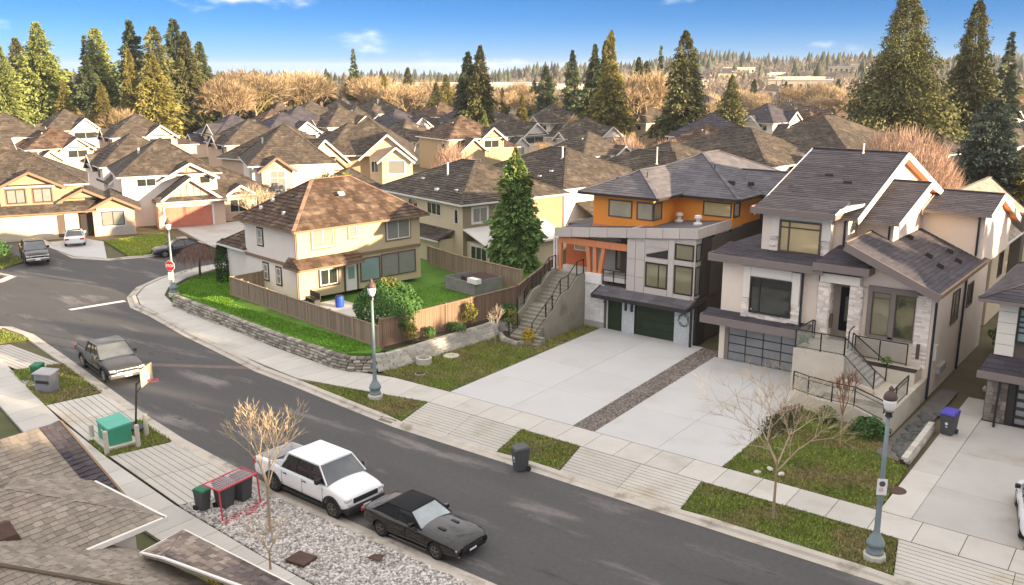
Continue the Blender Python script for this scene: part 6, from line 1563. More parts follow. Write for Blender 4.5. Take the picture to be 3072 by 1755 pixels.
def wheel_at(car, x, y, r, w, rim_m, spokes=5):
    s = 1 if y > 0 else -1
    b = MB(); yo = y; yi = y - s*w
    prof = [(r*.62,0),(r*.9,0),(r,.03),(r,w-.03),(r*.9,w),(r*.62,w)]
    n = 20; V = []; F = []
    for rr, d in prof:
        for i in range(n):
            t = 2*math.pi*i/n; V.append((x+rr*math.cos(t), yo-s*d, r+rr*math.sin(t)))
    for k in range(len(prof)-1):
        for i in range(n):
            q = (k*n+i,k*n+(i+1)%n,(k+1)*n+(i+1)%n,(k+1)*n+i); F.append(q if s > 0 else q[::-1])
    b.add(V,F); wh = b.build('wheel', tyre, car)
    rm = MB(); rm.cyl((x,yo-s*.1,r),(x,yo-s*.06,r),r*.62,n=20,m=1); rm.cyl((x,yo-s*.05,r),(x,yo-s*.005,r),r*.14,n=10)
    n2 = 20; 
    for i in range(n2):
        t0,t1 = 2*math.pi*i/n2, 2*math.pi*(i+1)/n2
        c = lambda t,rr,d: (x+rr*math.cos(t), yo-s*d, r+rr*math.sin(t))
        rm.face([c(t0,r*.55,.005),c(t1,r*.55,.005),c(t1,r*.65,.0),c(t0,r*.65,.0)]); rm.face([c(t0,r*.55,.005),c(t1,r*.55,.005),c(t1,r*.55,.06),c(t0,r*.55,.06)])
    for i in range(spokes):
        t = 2*math.pi*i/spokes+.3; rm.bar((x+r*.1*math.cos(t),yo-s*.03,r+r*.1*math.sin(t)),(x+r*.58*math.cos(t),yo-s*.03,r+r*.58*math.sin(t)),.07,.045)
    rm.build('rim', [rim_m, blackmetal], wh)
    return wh
def bx(car, name, m, *bs, bevel=.012):
    b = MB()
    for q in bs: b.box(*q)
    return b.build(name, m, car, bevel=bevel)
def sides(car, name, m, x0, x1, y0, y1, z0, z1, bevel=.012):
    for s in (1,-1):
        a, b_ = sorted((s*y0, s*y1)); bx(car,name,m,(x0,x1,a,b_,z0,z1),bevel=bevel)
def glasshouse(car, belt, top, wb, wt, zb, zt, roof_m, glass_m, ws_m, pillars, pm, roof_t=.05, rear_glass=True, bulge=.05):
    """belt=(x_rear,x_front) at zb, top=(x_rear,x_front) at zt: panes between pillars, roof skin on top"""
    xr0,xf0 = belt; xr1,xf1 = top
    S = lambda t,z,s: ((xr0+(xr1-xr0)*(z-zb)/(zt-zb))+(((xf0+(xf1-xf0)*(z-zb)/(zt-zb))-(xr0+(xr1-xr0)*(z-zb)/(zt-zb)))*t), s*(wb+(wt-wb)*(z-zb)/(zt-zb)), z)
    core = MB(); q = [S(0,zb,1),S(1,zb,1),S(1,zb,-1),S(0,zb,-1)]; p = [S(0,zt,1),S(1,zt,1),S(1,zt,-1),S(0,zt,-1)]
    mid = (zb+zt)/2
    def pane(pts, name, m):
        b = MB(); c = sum((Vector(v) for v in pts),Vector())/len(pts); nrm_ = (Vector(pts[1])-Vector(pts[0])).cross(Vector(pts[2])-Vector(pts[0])).normalized()
        if nrm_.dot(c-Vector((c.x*.2+ (xr1+xf1)/2*.8,0,mid-.3))) < 0: pts = pts[::-1]
        b.face(pts); return b.build(name, m, car)
    pane([S(1,zb,1),S(1,zb,-1),S(1,zt,-1),S(1,zt,1)],'windscreen',ws_m)
    if rear_glass: pane([S(0,zb,-1),S(0,zb,1),S(0,zt,1),S(0,zt,-1)],'rear_window',glass_m)
    ts = [0]+list(pillars)+[1]
    for s in (1,-1):
        for a,b_ in zip(ts,ts[1:]): pane([S(a,zb,s),S(b_,zb,s),S(b_,zt,s),S(a,zt,s)],'side_window',glass_m)
    b = MB()
    for s in (1,-1):
        for t,wd in [(0,.10),(1,.07)]:
            a_, c_ = Vector(S(t,zb,s)), Vector(S(t,zt,s)); b.bar(a_+Vector((0,s*.005,0)), c_+Vector((0,s*.005,0)), .05, wd)
        b.bar(S(0,zt,s),S(1,zt,s),.07,.07)
    b.bar(S(1,zt,1),S(1,zt,-1),.08,.06); b.bar(S(0,zt,1),S(0,zt,-1),.08,.06); b.build('pillar', pm, car, bevel=.01)
    b = MB()
    for s in (1,-1):
        for t in pillars: b.bar(Vector(S(t,zb,s))+Vector((0,s*.004,0)), Vector(S(t,zt,s))+Vector((0,s*.004,0)), .03, .05)
    if pillars: b.build('door_pillar', blackmetal, car)
    n = 6; rb = MB(); V = []
    for i in range(n+1):
        t = -.01+1.02*i/n
        for s_ in (-1,-.8,-.4,0,.4,.8,1):
            x,y,z = S(t,zt,1); hgt = roof_t+bulge*(1-s_*s_)*(1-(2*i/n-1)**4*.8) - (.03 if abs(s_) == 1 else 0) - (.02 if i in (0,n) else 0)
            V.append((x, y*s_, zt+hgt))
    F = [(i*7+j,(i+1)*7+j,(i+1)*7+j+1,i*7+j+1) for i in range(n) for j in range(6)]
    rb.add(V,F); rb.build('roof', roof_m, car, smooth=True)
def plate_(car, x, s, z=.5, m=signwhite): bx(car,'number_plate',m,(min(x,x+s*.015),max(x,x+s*.015),-.19,.19,z-.08,z+.08),bevel=0)
def mirrors(car, x, y, z, m, k=1.0):
    for s in (1,-1):
        b = MB(); b.box(x-.09*k,x+.07*k,min(s*y,s*(y+.2*k)),max(s*y,s*(y+.2*k)),z,z+.17*k); b.build('wing_mirror', m, car, bevel=.03)
def pickup(label, loc, rz, paint, bed_m, L=5.9, W=2.05, rim_m=rims, ws=windscreen, chrome_front=False, name='pickup_truck', cover=False, cab=(-1.1,1.45), rt=1.86, belt=1.2, sail=False, sub=1, ax=(1.0,1.22), rake=(.28,.95), drop=.28):
    C_ = E(name,label,'pickup truck',loc,rz); w = W/2; h = L/2; zb = .42; c0, c1 = cab
    def sec(x, wk, zt, crown=.03, low=zb): return (x,[(0,low),(w*wk*.86,low),(w*wk*.97,low+.12),(w*wk,low+.32),(w*wk*1.0,zt-.34),(w*wk*.98,zt-.13),(w*wk*.93,zt-.02),(w*wk*.6,zt+crown*.6),(0,zt+crown)])
    rr = .42; xf, xb = h-ax[0], -h+ax[1]
    S_ = [sec(-h,.93,belt-.06,0),sec(-h+.05,.98,belt,0),sec(-h+.5,1,belt+.02,0),sec(c0-.2,1,belt+.02,0),sec(c0+.5,1,belt+.01),sec(c1-.9,1,belt),sec(c1-.3,1,belt,.04),sec(c1+.05,.995,belt-.02,.06),sec(h-.5,.99,belt-.05-drop*.3,.07),sec(h-.2,.975,belt-.08-drop*.5,.06,.44),sec(h-.04,.93,belt-.1-drop*.8,.05,.48),sec(h,.87,belt-.15-drop,.03,.52)]
    cuts = [('w',x,s*w*.62,rr,s*w*1.2,rr+.09) for x in (xf,xb) for s in (1,-1)]
    if not cover: cuts.append(('b',-h+.1,c0-.02,-w*.83,w*.83,.78,1.7))
    body = lofted('body', S_, paint, C_, sub, cuts)
    for x in (xf,xb):
        for s in (1,-1): wheel_at(C_, x, s*w*.985, rr, .28, rim_m, 6)
    glasshouse(C_,(c0,c1),(c0+rake[0],c1-rake[1]),w*.94,w*.77,belt-.01,rt-.06,paint,carglass,ws,(.34,.66),paint,bulge=.05)
    if cover: bx(C_,'bed_cover',bed_m,(-h+.1,c0,-w*.86,w*.86,belt-.02,belt+.05))
    else: bx(C_,'bed_floor',bed_m,(-h+.1,c0,-w*.83,w*.83,.77,.80),bevel=0)
    if sail:
        for s in (1,-1):
            b = MB(); y0,y1 = sorted((s*w*.80,s*w*.90)); v = [(c0+.35,rt-.3),(c0+.05,belt),(c0-.75,belt)]
            b.add([(x,y0,z) for x,z in v]+[(x,y1,z) for x,z in v],[(0,1,2),(3,5,4),(0,3,4,1),(1,4,5,2),(2,5,3,0)]); b.build('sail_panel', paint, C_, bevel=.02)
    bx(C_,'grille',plastic_black if not chrome_front else chrome,(h-.25,h+.035,-w*.60,w*.60,belt-.54,belt-.33),bevel=.04)
    if chrome_front: bx(C_,'grille_mesh',plastic_black,(h-.2,h+.05,-w*.5,w*.5,belt-.50,belt-.37),bevel=.01)
    bx(C_,'bumper',plastic_black if not chrome_front else chrome,(h-.45,h+.07,-w*.93,w*.93,.38,.68),bevel=.08)
    bx(C_,'rear_bumper',plastic_black,(-h-.08,-h+.1,-w*.86,w*.86,.5,.68),bevel=.03)
    sides(C_,'headlight',lampclear,h-.42,h-.0,w*.62,w*.93,belt-.44,belt-.31,.03); sides(C_,'fog_lamp_recess',plastic_black,h-.3,h-.02,w*.66,w*.84,.62,.74,.03)
    sides(C_,'tail_light',lampred,-h-.02,-h+.14,w*.84,w*.995,belt-.36,belt-.08,.02)
    mirrors(C_,c1-.4,w*.95,belt,plastic_black,1.15); plate_(C_,h+.075,1,.53)
    sides(C_,'running_board',plastic_black,xb+.6,xf-.6,w*.9,w*.99,.35,.43)
    for x in ((c0+c1)/2-.05,c0+.12,c1-.25): sides(C_,'door_seam',darktrim,x,x+.012,w*.99,w*1.003,.55,belt-.12,0)
    for x in ((c0+c1)/2+.02,c0+.25): sides(C_,'door_handle',plastic_black if paint is paint_w else chrome,x,x+.2,w*.99,w*1.015,belt-.22,belt-.18,0)
    for x in (xf,xb):
        for s in (1,-1):
            b = MB(); n = 14; r1 = rr+.1
            for i in range(n):
                t0,t1 = math.pi*i/n, math.pi*(i+1)/n
                b.bar((x+r1*math.cos(t0),s*(w*.993),rr+r1*math.sin(t0)),(x+r1*math.cos(t1),s*(w*.993),rr+r1*math.sin(t1)),.05,.07)
            b.build('arch_trim', plastic_black, C_)
    return C_
def car(label, loc, rz, paint, L, W, H, kind, rim_m=rims, ws=windgrey, roof_m=None, name='parked_car', cat='car', plate=True):
    C_ = E(name,label,cat,loc,rz); w = W/2; h = L/2; suv = kind == 'suv'; conv = kind == 'convertible'
    zb = .24 if not suv else .3; belt = .92 if not suv else 1.02
    if conv: belt = .94
    nose = .74 if not suv else .84; tail = belt+.04 if kind != 'fastback' else belt+.06
    def sec(x, wk, zt, cr=.04, low=zb): return (x,[(0,low),(w*wk*.84,low),(w*wk*.96,low+.1),(w*wk,low+.24),(w*wk*.995,zt-.26),(w*wk*.97,zt-.1),(w*wk*.88,zt-.015),(w*wk*.55,zt+cr*.6),(0,zt+cr)])
    rr = .335 if not suv else .36
    xf, xb = (h-.92, -h+.95) if not conv else (h-.98, -h+1.12)
    S_ = [sec(-h,.82,tail-.14,0,.42),sec(-h+.12,.93,tail-.02,.01,.3),sec(-h+.55,1.0,tail+.03,.02),sec(-h+1.1,1.03,belt+.05,.02),sec(-h+1.7,1.0,belt+.01,.01),sec(0,.965,belt-.02),sec(h-1.8,.98,belt-.03,.06),sec(h-1.0,1.02,belt-.07,.09),sec(h-.4,.975,nose+.09,.06),sec(h-.1,.92,nose+.0,.04,.26),sec(h,.82,nose-.10,.02,.3)]
    body = lofted('body', S_, paint, C_, 2, [('w',x,s*w*.6,rr,s*w*1.2,rr+.055) for x in (xf,xb) for s in (1,-1)])
    for x in (xf,xb):
        for s in (1,-1): wheel_at(C_, x, s*w*.985, rr, .23, rim_m, 5)
    gl = {'sedan':((-1.75,1.15),(-.85,.15)),'fastback':((-2.05,1.15),(-.75,.12)),'convertible':((-1.8,.66),(-1.12,.0)),'suv':((-h+.22,1.2),(-h+.55,.35))}[kind]
    glasshouse(C_,gl[0],gl[1],w*.86,w*.66 if not suv else w*.74,belt-.03,H-.09,roof_m or paint,softtop if False else carglass,ws,(.5,) if kind != 'suv' else (.36,.66),paint if not conv else softtop,rear_glass=True)
    if conv:
        gw, gt = gl; x0,x1 = gw[0],gt[0]
        b = MB()
        for s in (1,-1): b.slab([(x0,s*w*.87,belt),(x0+1.25,s*w*.875,belt),(x1+.55,s*w*.67,H-.08),(x1,s*w*.67,H-.08)][::s],.02)
        b.slab([(x0-.05,-w*.86,belt),(x0-.05,w*.86,belt),(x1,w*.67,H-.06),(x1,-w*.67,H-.06)],.03); b.build('soft_top', softtop, C_)
        sides(C_,'air_vent',plastic_black,1.1,1.45,.30,.42,.94,.957,0)
    bx(C_,'grille',plastic_black,(h-.12,h+.012,-w*.56,w*.56,.43,.60),bevel=.02); bx(C_,'lower_grille',plastic_black,(h-.2,h-.01,-w*.62,w*.62,.27,.37),bevel=.02)
    sides(C_,'headlight',lampclear,h-.42,h-.06,w*.60,w*.87,.50,.62,.03); sides(C_,'fog_lamp_recess',chrome if conv else plastic_black,h-.22,h-.0,w*.6,w*.78,.30,.40,.02); sides(C_,'tail_light',lampred,-h-.005,-h+.22,w*.5,w*.88,tail-.28,tail-.12,.02)
    mirrors(C_,gl[0][1]-.35,w*.9,belt-.02,paint if kind != 'suv' else plastic_black)
    if plate: plate_(C_,h-.01,1,.44)
    plate_(C_,-h+.0,-1,.62)
    for x in (-.05,.95): sides(C_,'door_seam',darktrim,x-.006,x+.006,w*.985,w*.998,.38,belt-.12,0)
    sides(C_,'sill_trim',chrome if conv else plastic_black,xb+.45,xf-.45,w*.955,w*.975,.235,.262,0)
    if suv: 
        for s in (1,-1):
            b = MB(); b.bar((-1.7,s*w*.66,H+.03),(.1,s*w*.66,H+.03),.04); b.build('roof_rail', blackmetal, C_)
    return C_
def heading(p, q): return math.atan2(q[1]-p[1], q[0]-p[0])
pickup('white electric pickup parked at the kerb beside the leafless tree',(-27.72,22.95,ZR),R(-2.0),paint_w,bedliner,L=5.85,W=2.10,rim_m=rimm,cab=(-1.12,1.82),rt=1.98,belt=1.30,sail=True,ws=windgrey,sub=2,ax=(.82,1.3),rake=(.38,.62),drop=.22)
car('black convertible with a black soft top parked in front of the white pickup',(-21.85,22.95,ZR),R(0.0),paint_k,4.85,1.95,1.42,'convertible',rim_m=rimm,ws=windscreen,roof_m=softtop)
pickup('dark grey pickup parked on the bend facing the camera',(-49.6,26.3,ZR),R(-11),paint_g,bedliner,L=5.85,W=2.06,chrome_front=True,ws=windgrey,cover=True,cab=(-1.0,1.45),sub=2)
pickup('black pickup in the driveway at the far left edge',(-84.6,38.9,-.03),R(-20),paint_k,rust,L=5.7,W=2.0,chrome_front=True,ws=windgrey)
car('white fastback car parked nose in before the tan house',(-89.6,45.3,-.03),R(152),paint_w,4.7,1.9,1.46,'fastback',roof_m=carglass,plate=False)
car('black crossover car parked beside the sunlit lawn',(-76.8,48.6,ZR),R(-112),paint_n,4.75,1.92,1.6,'fastback',ws=windgrey)
car('white sport utility car cut by the right edge',(-3.6,37.9,0),R(102),paint_w,4.7,1.9,1.66,'suv',roof_m=paint_w)
# ------------------------------------------------------------------ fences and retaining walls
def seg_pts(path, step): return resample(path, step)
UB = {}
def unit_box(m):
    if m.name not in UB: b = MB(); b.box(-.5,.5,-.5,.5,0,1); UB[m.name] = b.mesh('board', m)
    return UB[m.name]
def fence(label, path, z, h, bm, pm, post_step=2.45, board=.15, name='wooden_fence', zf=None, cap=True):
    zf = zf or (lambda x, y: z)
    F = E(name,label,'fence',(path[0][0],path[0][1],0)); o = Vector((path[0][0],path[0][1],0)); me = unit_box(bm); cnt = 0; extra = MB()
    pb = MB(); pb.box(-.06,.06,-.06,.06,0,1); pme = pb.mesh('post', pm); cb = MB()
    for a, b in zip(path, path[1:]):
        a, b = Vector(a), Vector(b); L = (b-a).length; n = max(1,round(L/board)); ang = heading(a,b); d = (b-a)/n
        for k in range(n):
            c = a+d*(k+.5); hh = h*rng.uniform(.985,1.015)
            inst(me,'board',F,(c.x-o.x,c.y-o.y,zf(c.x,c.y)),(0,0,ang+rng.uniform(-.02,.02)),(d.length*.93,.022+.012*(k%2),hh)); cnt += 1
        m_ = max(1,round(L/post_step))
        for k in range(m_+1):
            c = a.lerp(b,k/m_); inst(pme,'post',F,(c.x-o.x,c.y-o.y,zf(c.x,c.y)),(0,0,ang),(1,1,h+.1))
        for k in range(m_):
            p, q = a.lerp(b,k/m_), a.lerp(b,(k+1)/m_); zp, zq = zf(p.x,p.y)+h, zf(q.x,q.y)+h
            cb.bar((p.x-o.x,p.y-o.y,zp+.02),(q.x-o.x,q.y-o.y,zq+.02),.13,.05)
            cb.bar((p.x-o.x,p.y-o.y,zp-h+.1),(q.x-o.x,q.y-o.y,zq-h+.1),.06,.14)
    cb.build('rail', pm, F); return F
ZY = .82
fence('tan board fence along the bright green lawn of the cream house',[(-56.3,39.55),(-38.25,36.8)],ZY-.03,1.35,fencem,fencepost)
fence('dark brown board fence climbing beside the retaining wall and stairs',[(-38.2,36.86),(-37.6,42.0),(-37.0,48.6),(-41.6,61.4)],ZY-.05,1.75,fencedark,fencedark,zf=lambda x,y: .78+max(0,(y-49)*.02))
fence('tan inner fence behind the cream house garden',[(-52.4,56.4),(-47.5,54.9),(-40.3,53.6)],ZY,1.5,fencem,fencepost)
fence('grey board fence far back beside the spruce tree',[(-17,121),(-6,118)],-.2,2.0,greyst,greyst,board=.3)
fence('tan fence stub by the wall of the cream house',[(-56.3,39.55),(-56.0,42.2)],ZY-.03,1.35,fencem,fencepost)
sb = MB(); sb.add([(-.5,-.5,0),(.5,-.5,0),(.5,.5,0),(-.5,.5,0),(-.44,-.42,1),(.45,-.44,.96),(.42,.44,1),(-.45,.42,.97),(-.5,-.62,.5),(.5,-.6,.5)],[(0,3,2,1),(4,5,6,7),(0,1,9,8),(8,9,5,4),(1,2,6,5,9),(2,3,7,6),(3,0,8,4,7)]); SME = sb.mesh('stone', stonem)
bb_ = MB(); bb_.add([(-.5,-.5,0),(.5,-.5,0),(.5,.5,0),(-.5,.5,0),(-.47,-.44,1),(.47,-.44,1),(.47,.5,1),(-.47,.5,1)],[(0,3,2,1),(4,5,6,7),(0,1,5,4),(1,2,6,5),(2,3,7,6),(3,0,4,7)]); BME = bb_.mesh('block', blockm)
def stone_wall(label, path, z0, z1, me, rows, wlen, name, depth=.3, limit=300, zt=None, setback=.05, cat='wall', piece='stone', core_m=soil):
    W_ = E(name,label,cat,(path[0][0],path[0][1],0)); o = Vector((path[0][0],path[0][1])); n = 0; rest = MB(); core = MB()
    pts = resample(path, .9)
    bk = offs(pts, depth*.35+setback*(rows-1))
    for a, b in zip(bk, bk[1:]): core.bar((a[0]-o.x,a[1]-o.y,(z0+z1)/2-.06),(b[0]-o.x,b[1]-o.y,(z0+z1)/2-.06),depth*.55,(z1-z0)-.1)
    core.build('core', core_m, W_)
    for r_ in range(rows):
        hh = (z1-z0)/rows; off = offs(path, setback*r_); L = 0
        P = [Vector(p) for p in off]; lens = [(b-a).length for a,b in zip(P,P[1:])]; tot = sum(lens); s = 0 if r_%2 else wlen*.5
        while s < tot-.1:
            w_ = wlen*rng.uniform(.75,1.25); t = s+w_/2; i = 0
            while i < len(lens)-1 and t > lens[i]: t -= lens[i]; i += 1
            c = P[i].lerp(P[i+1],min(1,t/lens[i])); ang = heading(P[i],P[i+1])
            if piece == 'stone': sc = (w_*.93, depth*rng.uniform(.8,1.25), hh*rng.uniform(.86,1.0)); rot = (rng.uniform(-.04,.04),rng.uniform(-.05,.05),ang+rng.uniform(-.08,.08))
            else: sc = (w_*.975, depth, hh*.93); rot = (0,0,ang)
            if n < limit: inst(me,piece,W_,(c.x-o.x,c.y-o.y,z0+r_*hh),rot,sc)
            n += 1; s += w_
    return W_
RW = [(-59.9,37.05),(-56,36.4),(-52,35.98),(-48,35.4),(-44.7,35.0),(-41.8,34.75),(-39.7,34.45),(-38.3,34.55),(-37.3,35.25)]
stone_wall('rough stone retaining wall along the sidewalk under the green lawn',RW,-.05,.80,SME,5,.42,'retaining_wall',depth=.34,limit=300)
RW2 = [(-37.3,35.25),(-36.75,36.4),(-36.6,38),(-36.5,40.3),(-36.15,44.6),(-36.2,45.6)]
stone_wall('pale stepped block retaining wall below the dark brown fence',RW2,-.05,.84,BME,5,.62,'retaining_wall',depth=.36,setback=.1,piece='block')
stone_wall('low block edging between driveway path and terrace wall',[(-9.35,40.4),(-9.5,45.6)],-.05,.35,BME,2,.6,'garden_edging',depth=.28,piece='block')
stone_wall('low dark stone edging round the planting bed by the stairs',[(-36.1,45.5),(-34.9,44.5),(-33.7,44.3),(-33.4,45.0)],-.05,.3,SME,1,.4,'garden_edging',depth=.3)
m = MB(); m.prism([(-36.2,46.3),(-36.0,45.4),(-34.9,44.6),(-33.8,44.5),(-33.5,45.2),(-35.2,46.4)],-.1,.12); struct('planting_bed', m, soil)
m = MB(); m.prism([(-38.2,37.2),(-37.6,36.2),(-37.2,40.3),(-36.8,45.0),(-37.3,47.0)],.7,.855); struct('planting_bed', m, soil)
# dark rock edging along the walkway
def boulder(label, loc, s, m=stonem, name='boulder', group=None):
    o = E(name,label,'rock',loc,rng.random()*6,group); b = MB(); bm_ = bmesh.new(); bmesh.ops.create_icosphere(bm_,subdivisions=2,radius=1)
    for v in bm_.verts: v.co *= 1+.18*math.sin(v.co.x*5+loc[0])*math.cos(v.co.y*4+loc[1])+rng.uniform(-.06,.06); v.co.x *= s*1.2; v.co.y *= s*.9; v.co.z *= s*.6
    me = bpy.data.meshes.new('rock'); bm_.to_mesh(me); bm_.free(); me.materials.append(m); me.attributes.new('v','FLOAT','FACE'); ob = bpy.data.objects.new('rock', me); COL.objects.link(ob); ob.parent = o; return o
darkrock = mat('dark_wet_rock',(.10,.105,.10),.8,var=.3,scale=3,fine=.2)
for k in range(16): boulder('dark rock in the bed along the beige house side', (-10.1+rng.uniform(-.3,.4)*(1-.0), 41.4+k*.42, .02), rng.uniform(.18,.34), darkrock, group='dark rocks along the beige house side')
m = MB(); m.prism([(-10.8,41.0),(-9.7,40.6),(-9.75,52),(-10.6,52)],-.1,.03); struct('rock_bed', m, gravelbase)
for x, y in ((-14.2,35.75),(-13.9,36.4),(-13.3,36.2)): boulder('pale round stone at the lawn edge beside the sidewalk',(x,y,.0),.16,mat('pale_stone',(.55,.51,.44),.9,var=.1),group='pale stones at the lawn edge')
# ------------------------------------------------------------------ lamps, signs and street furniture
def lamp(label, loc, H_=6.1, poster=None, sign=False, head=True):
    L_ = E('street_lamp',label,'street lamp',loc)
    b = MB(); b.lathe([(.40,-.1),(.40,.16),(.35,.22),(0,.22)],(0,0,0),8); b.build('concrete_base', concpost, L_)
    b = MB(); b.lathe([(.31,.22),(.30,.30),(.27,.34),(.27,.52),(.33,.56),(.31,.64),(.20,.86),(.125,.98),(.11,1.1),(.085,3.2),(.065,H_-.75),(0,H_-.75)],(0,0,0),14); p = b.build('pole', teal_pole, L_, smooth=True)
    b = MB(); b.lathe([(.085,H_-.76),(.13,H_-.74),(.10,H_-.62),(.16,H_-.56),(0,H_-.56)],(0,0,0),12); b.build('collar', blackmetal, L_)
    b = MB(); b.lathe([(.11,H_-.57),(.18,H_-.42),(.22,H_-.22),(.225,H_-.1),(0,H_-.1)],(0,0,0),16); g1 = b.build('globe', globe, L_, smooth=True)
    b = MB(); b.lathe([(.23,H_-.12),(.235,H_-.05),(.20,H_+.06),(.12,H_+.16),(.07,H_+.2),(.09,H_+.26),(.03,H_+.36),(0,H_+.37)],(0,0,0),14); b.build('cap', brown_cap, L_, smooth=True)
    return L_
lamp('nearest street lamp with a poster taped to its teal pole, right boulevard',(-7.98,31.5,0))
lamp('middle street lamp standing before the round clipped bush',(-33.94,32.25,0))
L_ = lamp('far street lamp carrying the stop sign at the street corner',(-62.45,38.75,.03),H_=5.6)
P_ = E('poster','white paper poster with a round dark picture taped to the nearest lamp pole','poster',(-7.93,31.38,2.5),R(28))
b = MB(); b.box(-.17,.17,-.012,0,0,.6); b.build('sheet', signwhite, P_)
b = MB(); b.lathe([(0,-.004),(.105,-.004),(.105,0),(0,0)],(.0,-.014,.42),14,axis='Y'); b.build('picture', mat('poster_ink',(.10,.09,.11),.7), P_)
b = MB(); b.lathe([(0,-.004),(.085,-.004),(.085,0),(0,0)],(-.02,-.014,.2),12,axis='Y'); b.build('picture', mat('poster_pink',(.72,.50,.47),.7), P_)
S_ = E('stop_sign','red stop sign over a white tab on the far lamp pole','sign',(-62.45,38.75,0),R(20))
def octa(r, y0, y1, m, name, par, z):
    b = MB(); v = [(r*math.cos(R(22.5+45*i)),y,z+r*math.sin(R(22.5+45*i))) for y in (y0,y1) for i in range(8)]
    b.add(v,[tuple(range(8)),tuple(range(8,16))[::-1]]+[(i,8+i,8+(i+1)%8,(i+1)%8) for i in range(8)]); return b.build(name,m,par)
octa(.43,-.20,-.17,signwhite,'border',S_,2.35); octa(.40,-.212,-.198,signred,'face',S_,2.35)
tx = bpy.data.curves.new('text','FONT'); tx.body = 'STOP'; tx.size = .29; tx.align_x = 'CENTER'; tx.align_y = 'CENTER'; tx.extrude = .004
to = bpy.data.objects.new('t', tx); COL.objects.link(to); me = bpy.data.meshes.new_from_object(to.evaluated_get(bpy.context.evaluated_depsgraph_get())); bpy.data.objects.remove(to)
me.name = 'lettering'; me.materials.clear(); me.materials.append(signwhite); lo = bpy.data.objects.new('lettering', me); COL.objects.link(lo); lo.parent = S_; lo.location = (0,-.218,2.35); lo.rotation_euler = (R(90),0,0)
b = MB(); b.box(-.24,.24,-.19,-.17,1.25,1.85); b.build('tab', signwhite, S_)
# green utility box with four bollards
U = E('utility_box','green electrical utility box on a concrete pad between pale bollards','utility box',(-39.35,20.75,0),R(-10))
b = MB(); b.box(-.95,.95,-.75,.75,-.05,.10); b.build('pad', concpost, U, bevel=.02)
b = MB(); b.box(-.75,.75,-.5,.5,.1,.95); b.build('cabinet', utility_green, U, bevel=.02)
b = MB(); b.slab([(-.8,-.56,.96),(.8,-.56,.96),(.8,.56,1.06),(-.8,.56,1.06)],.1); b.build('lid', mat('utility_green_lid',(.10,.40,.30),.55,var=.1), U, bevel=.015)
for x in (-.38,.38): b = MB(); b.box(x-.34,x+.34,-.525,-.5,.16,.82); b.build('door', utility_green, U, bevel=.01)
for x in (-.12,.16): b = MB(); b.box(x-.09,x+.09,-.54,-.526,.6,.68); b.build('sticker', signwhite, U)
BOL = [(-38.35,19.75),(-37.95,21.05),(-38.9,22.05),(-40.75,20.35)]
for k,(x,y) in enumerate(BOL):
    o = E('bollard',('bollard before the front left corner of the green utility box','bollard before the right side of the green utility box','bollard behind the green utility box next to the hoop pole','low bollard behind the left end of the green utility box')[k],'bollard',(x,y,0),0,'bollards round the utility box')
    b = MB(); hh = 1.05 if k < 3 else .6; b.lathe([(.11,-.1),(.11,hh-.04),(.08,hh),(0,hh)],(0,0,0),10); b.build('post', concpost, o)
# basketball hoop
B_ = E('basketball_hoop','leaning basketball hoop with a weathered board at the kerb behind the green box','basketball hoop',(-40.0,22.15,-.02),R(35))
b = MB(); b.box(-.55,.45,-.4,.4,0,.16); b.build('base', plastic_black, B_, bevel=.05)
b = MB(); b.cyl((0,0,.1),(.25,0,2.35),.05,.045,8); b.cyl((.25,0,2.3),(.75,0,2.75),.035,.035,8); b.cyl((.18,.0,1.8),(.72,0,2.5),.025,.025,6); b.build('pole', blackmetal, B_)
b = MB(); b.box(.75,.80,-.62,.62,2.35,3.2); b.build('backboard', boardm, B_, bevel=.01)
b = MB(); b.box(.8,.81,-.26,.26,2.45,2.85); b.build('target_square', signwhite, B_)
b = MB()
for i in range(16): b.bar((1.08+.23*math.cos(i*.3927),.23*math.sin(i*.3927),2.5),(1.08+.23*math.cos((i+1)*.3927),.23*math.sin((i+1)*.3927),2.5),.025)
b.bar((.8,0,2.5),(.86,0,2.5),.06); b.build('rim', signred, B_)
# bins
def bin_(label, loc, rz, body, lid, H_=1.02, w0=.5, logo=True, group=None):
    o = E('wheelie_bin',label,'bin',loc,rz,group); k = w0/2
    b = MB(); b.add([(-k*.78,-k*.8,.03),(k*.78,-k*.8,.03),(k*.78,k*.8,.03),(-k*.78,k*.8,.03),(-k,-k*1.08,H_*.86),(k,-k*1.08,H_*.86),(k,k*1.08,H_*.9),(-k,k*1.08,H_*.9)],[(0,3,2,1),(4,5,6,7),(0,1,5,4),(1,2,6,5),(2,3,7,6),(3,0,4,7)]); b.build('body', body, o, bevel=.025)
    b = MB(); b.add([(-k*1.1,-k*1.25,H_*.86),(k*1.1,-k*1.25,H_*.86),(k*1.1,k*1.15,H_*.9),(-k*1.1,k*1.15,H_*.9),(-k*.95,-k*1.05,H_*.95),(k*.95,-k*1.05,H_*.95),(k*.95,k,H_),(-k*.95,k,H_)],[(0,3,2,1),(4,5,6,7),(0,1,5,4),(1,2,6,5),(2,3,7,6),(3,0,4,7)]); b.build('lid', lid, o, bevel=.03)
    b = MB(); b.bar((-k*.8,k*1.3,H_*.86),(k*.8,k*1.3,H_*.86),.045); b.build('handle', body, o)
    for s in (1,-1):
        b = MB(); b.cyl((s*k*.75,k*.85,.12),(s*k*.98,k*.85,.12),.12,n=12); b.build('wheel', plastic_black, o)
    if logo: b = MB(); b.lathe([(0,-.004),(.07,-.004),(.07,.0),(0,.0)],(0,-k*.985,.60),10,axis='Y'); b.build('logo', signwhite, o); b = MB(); b.box(-.04,.05,-k*.955,-k*.93,.42,.46); b.build('logo', signwhite, o)
    return o
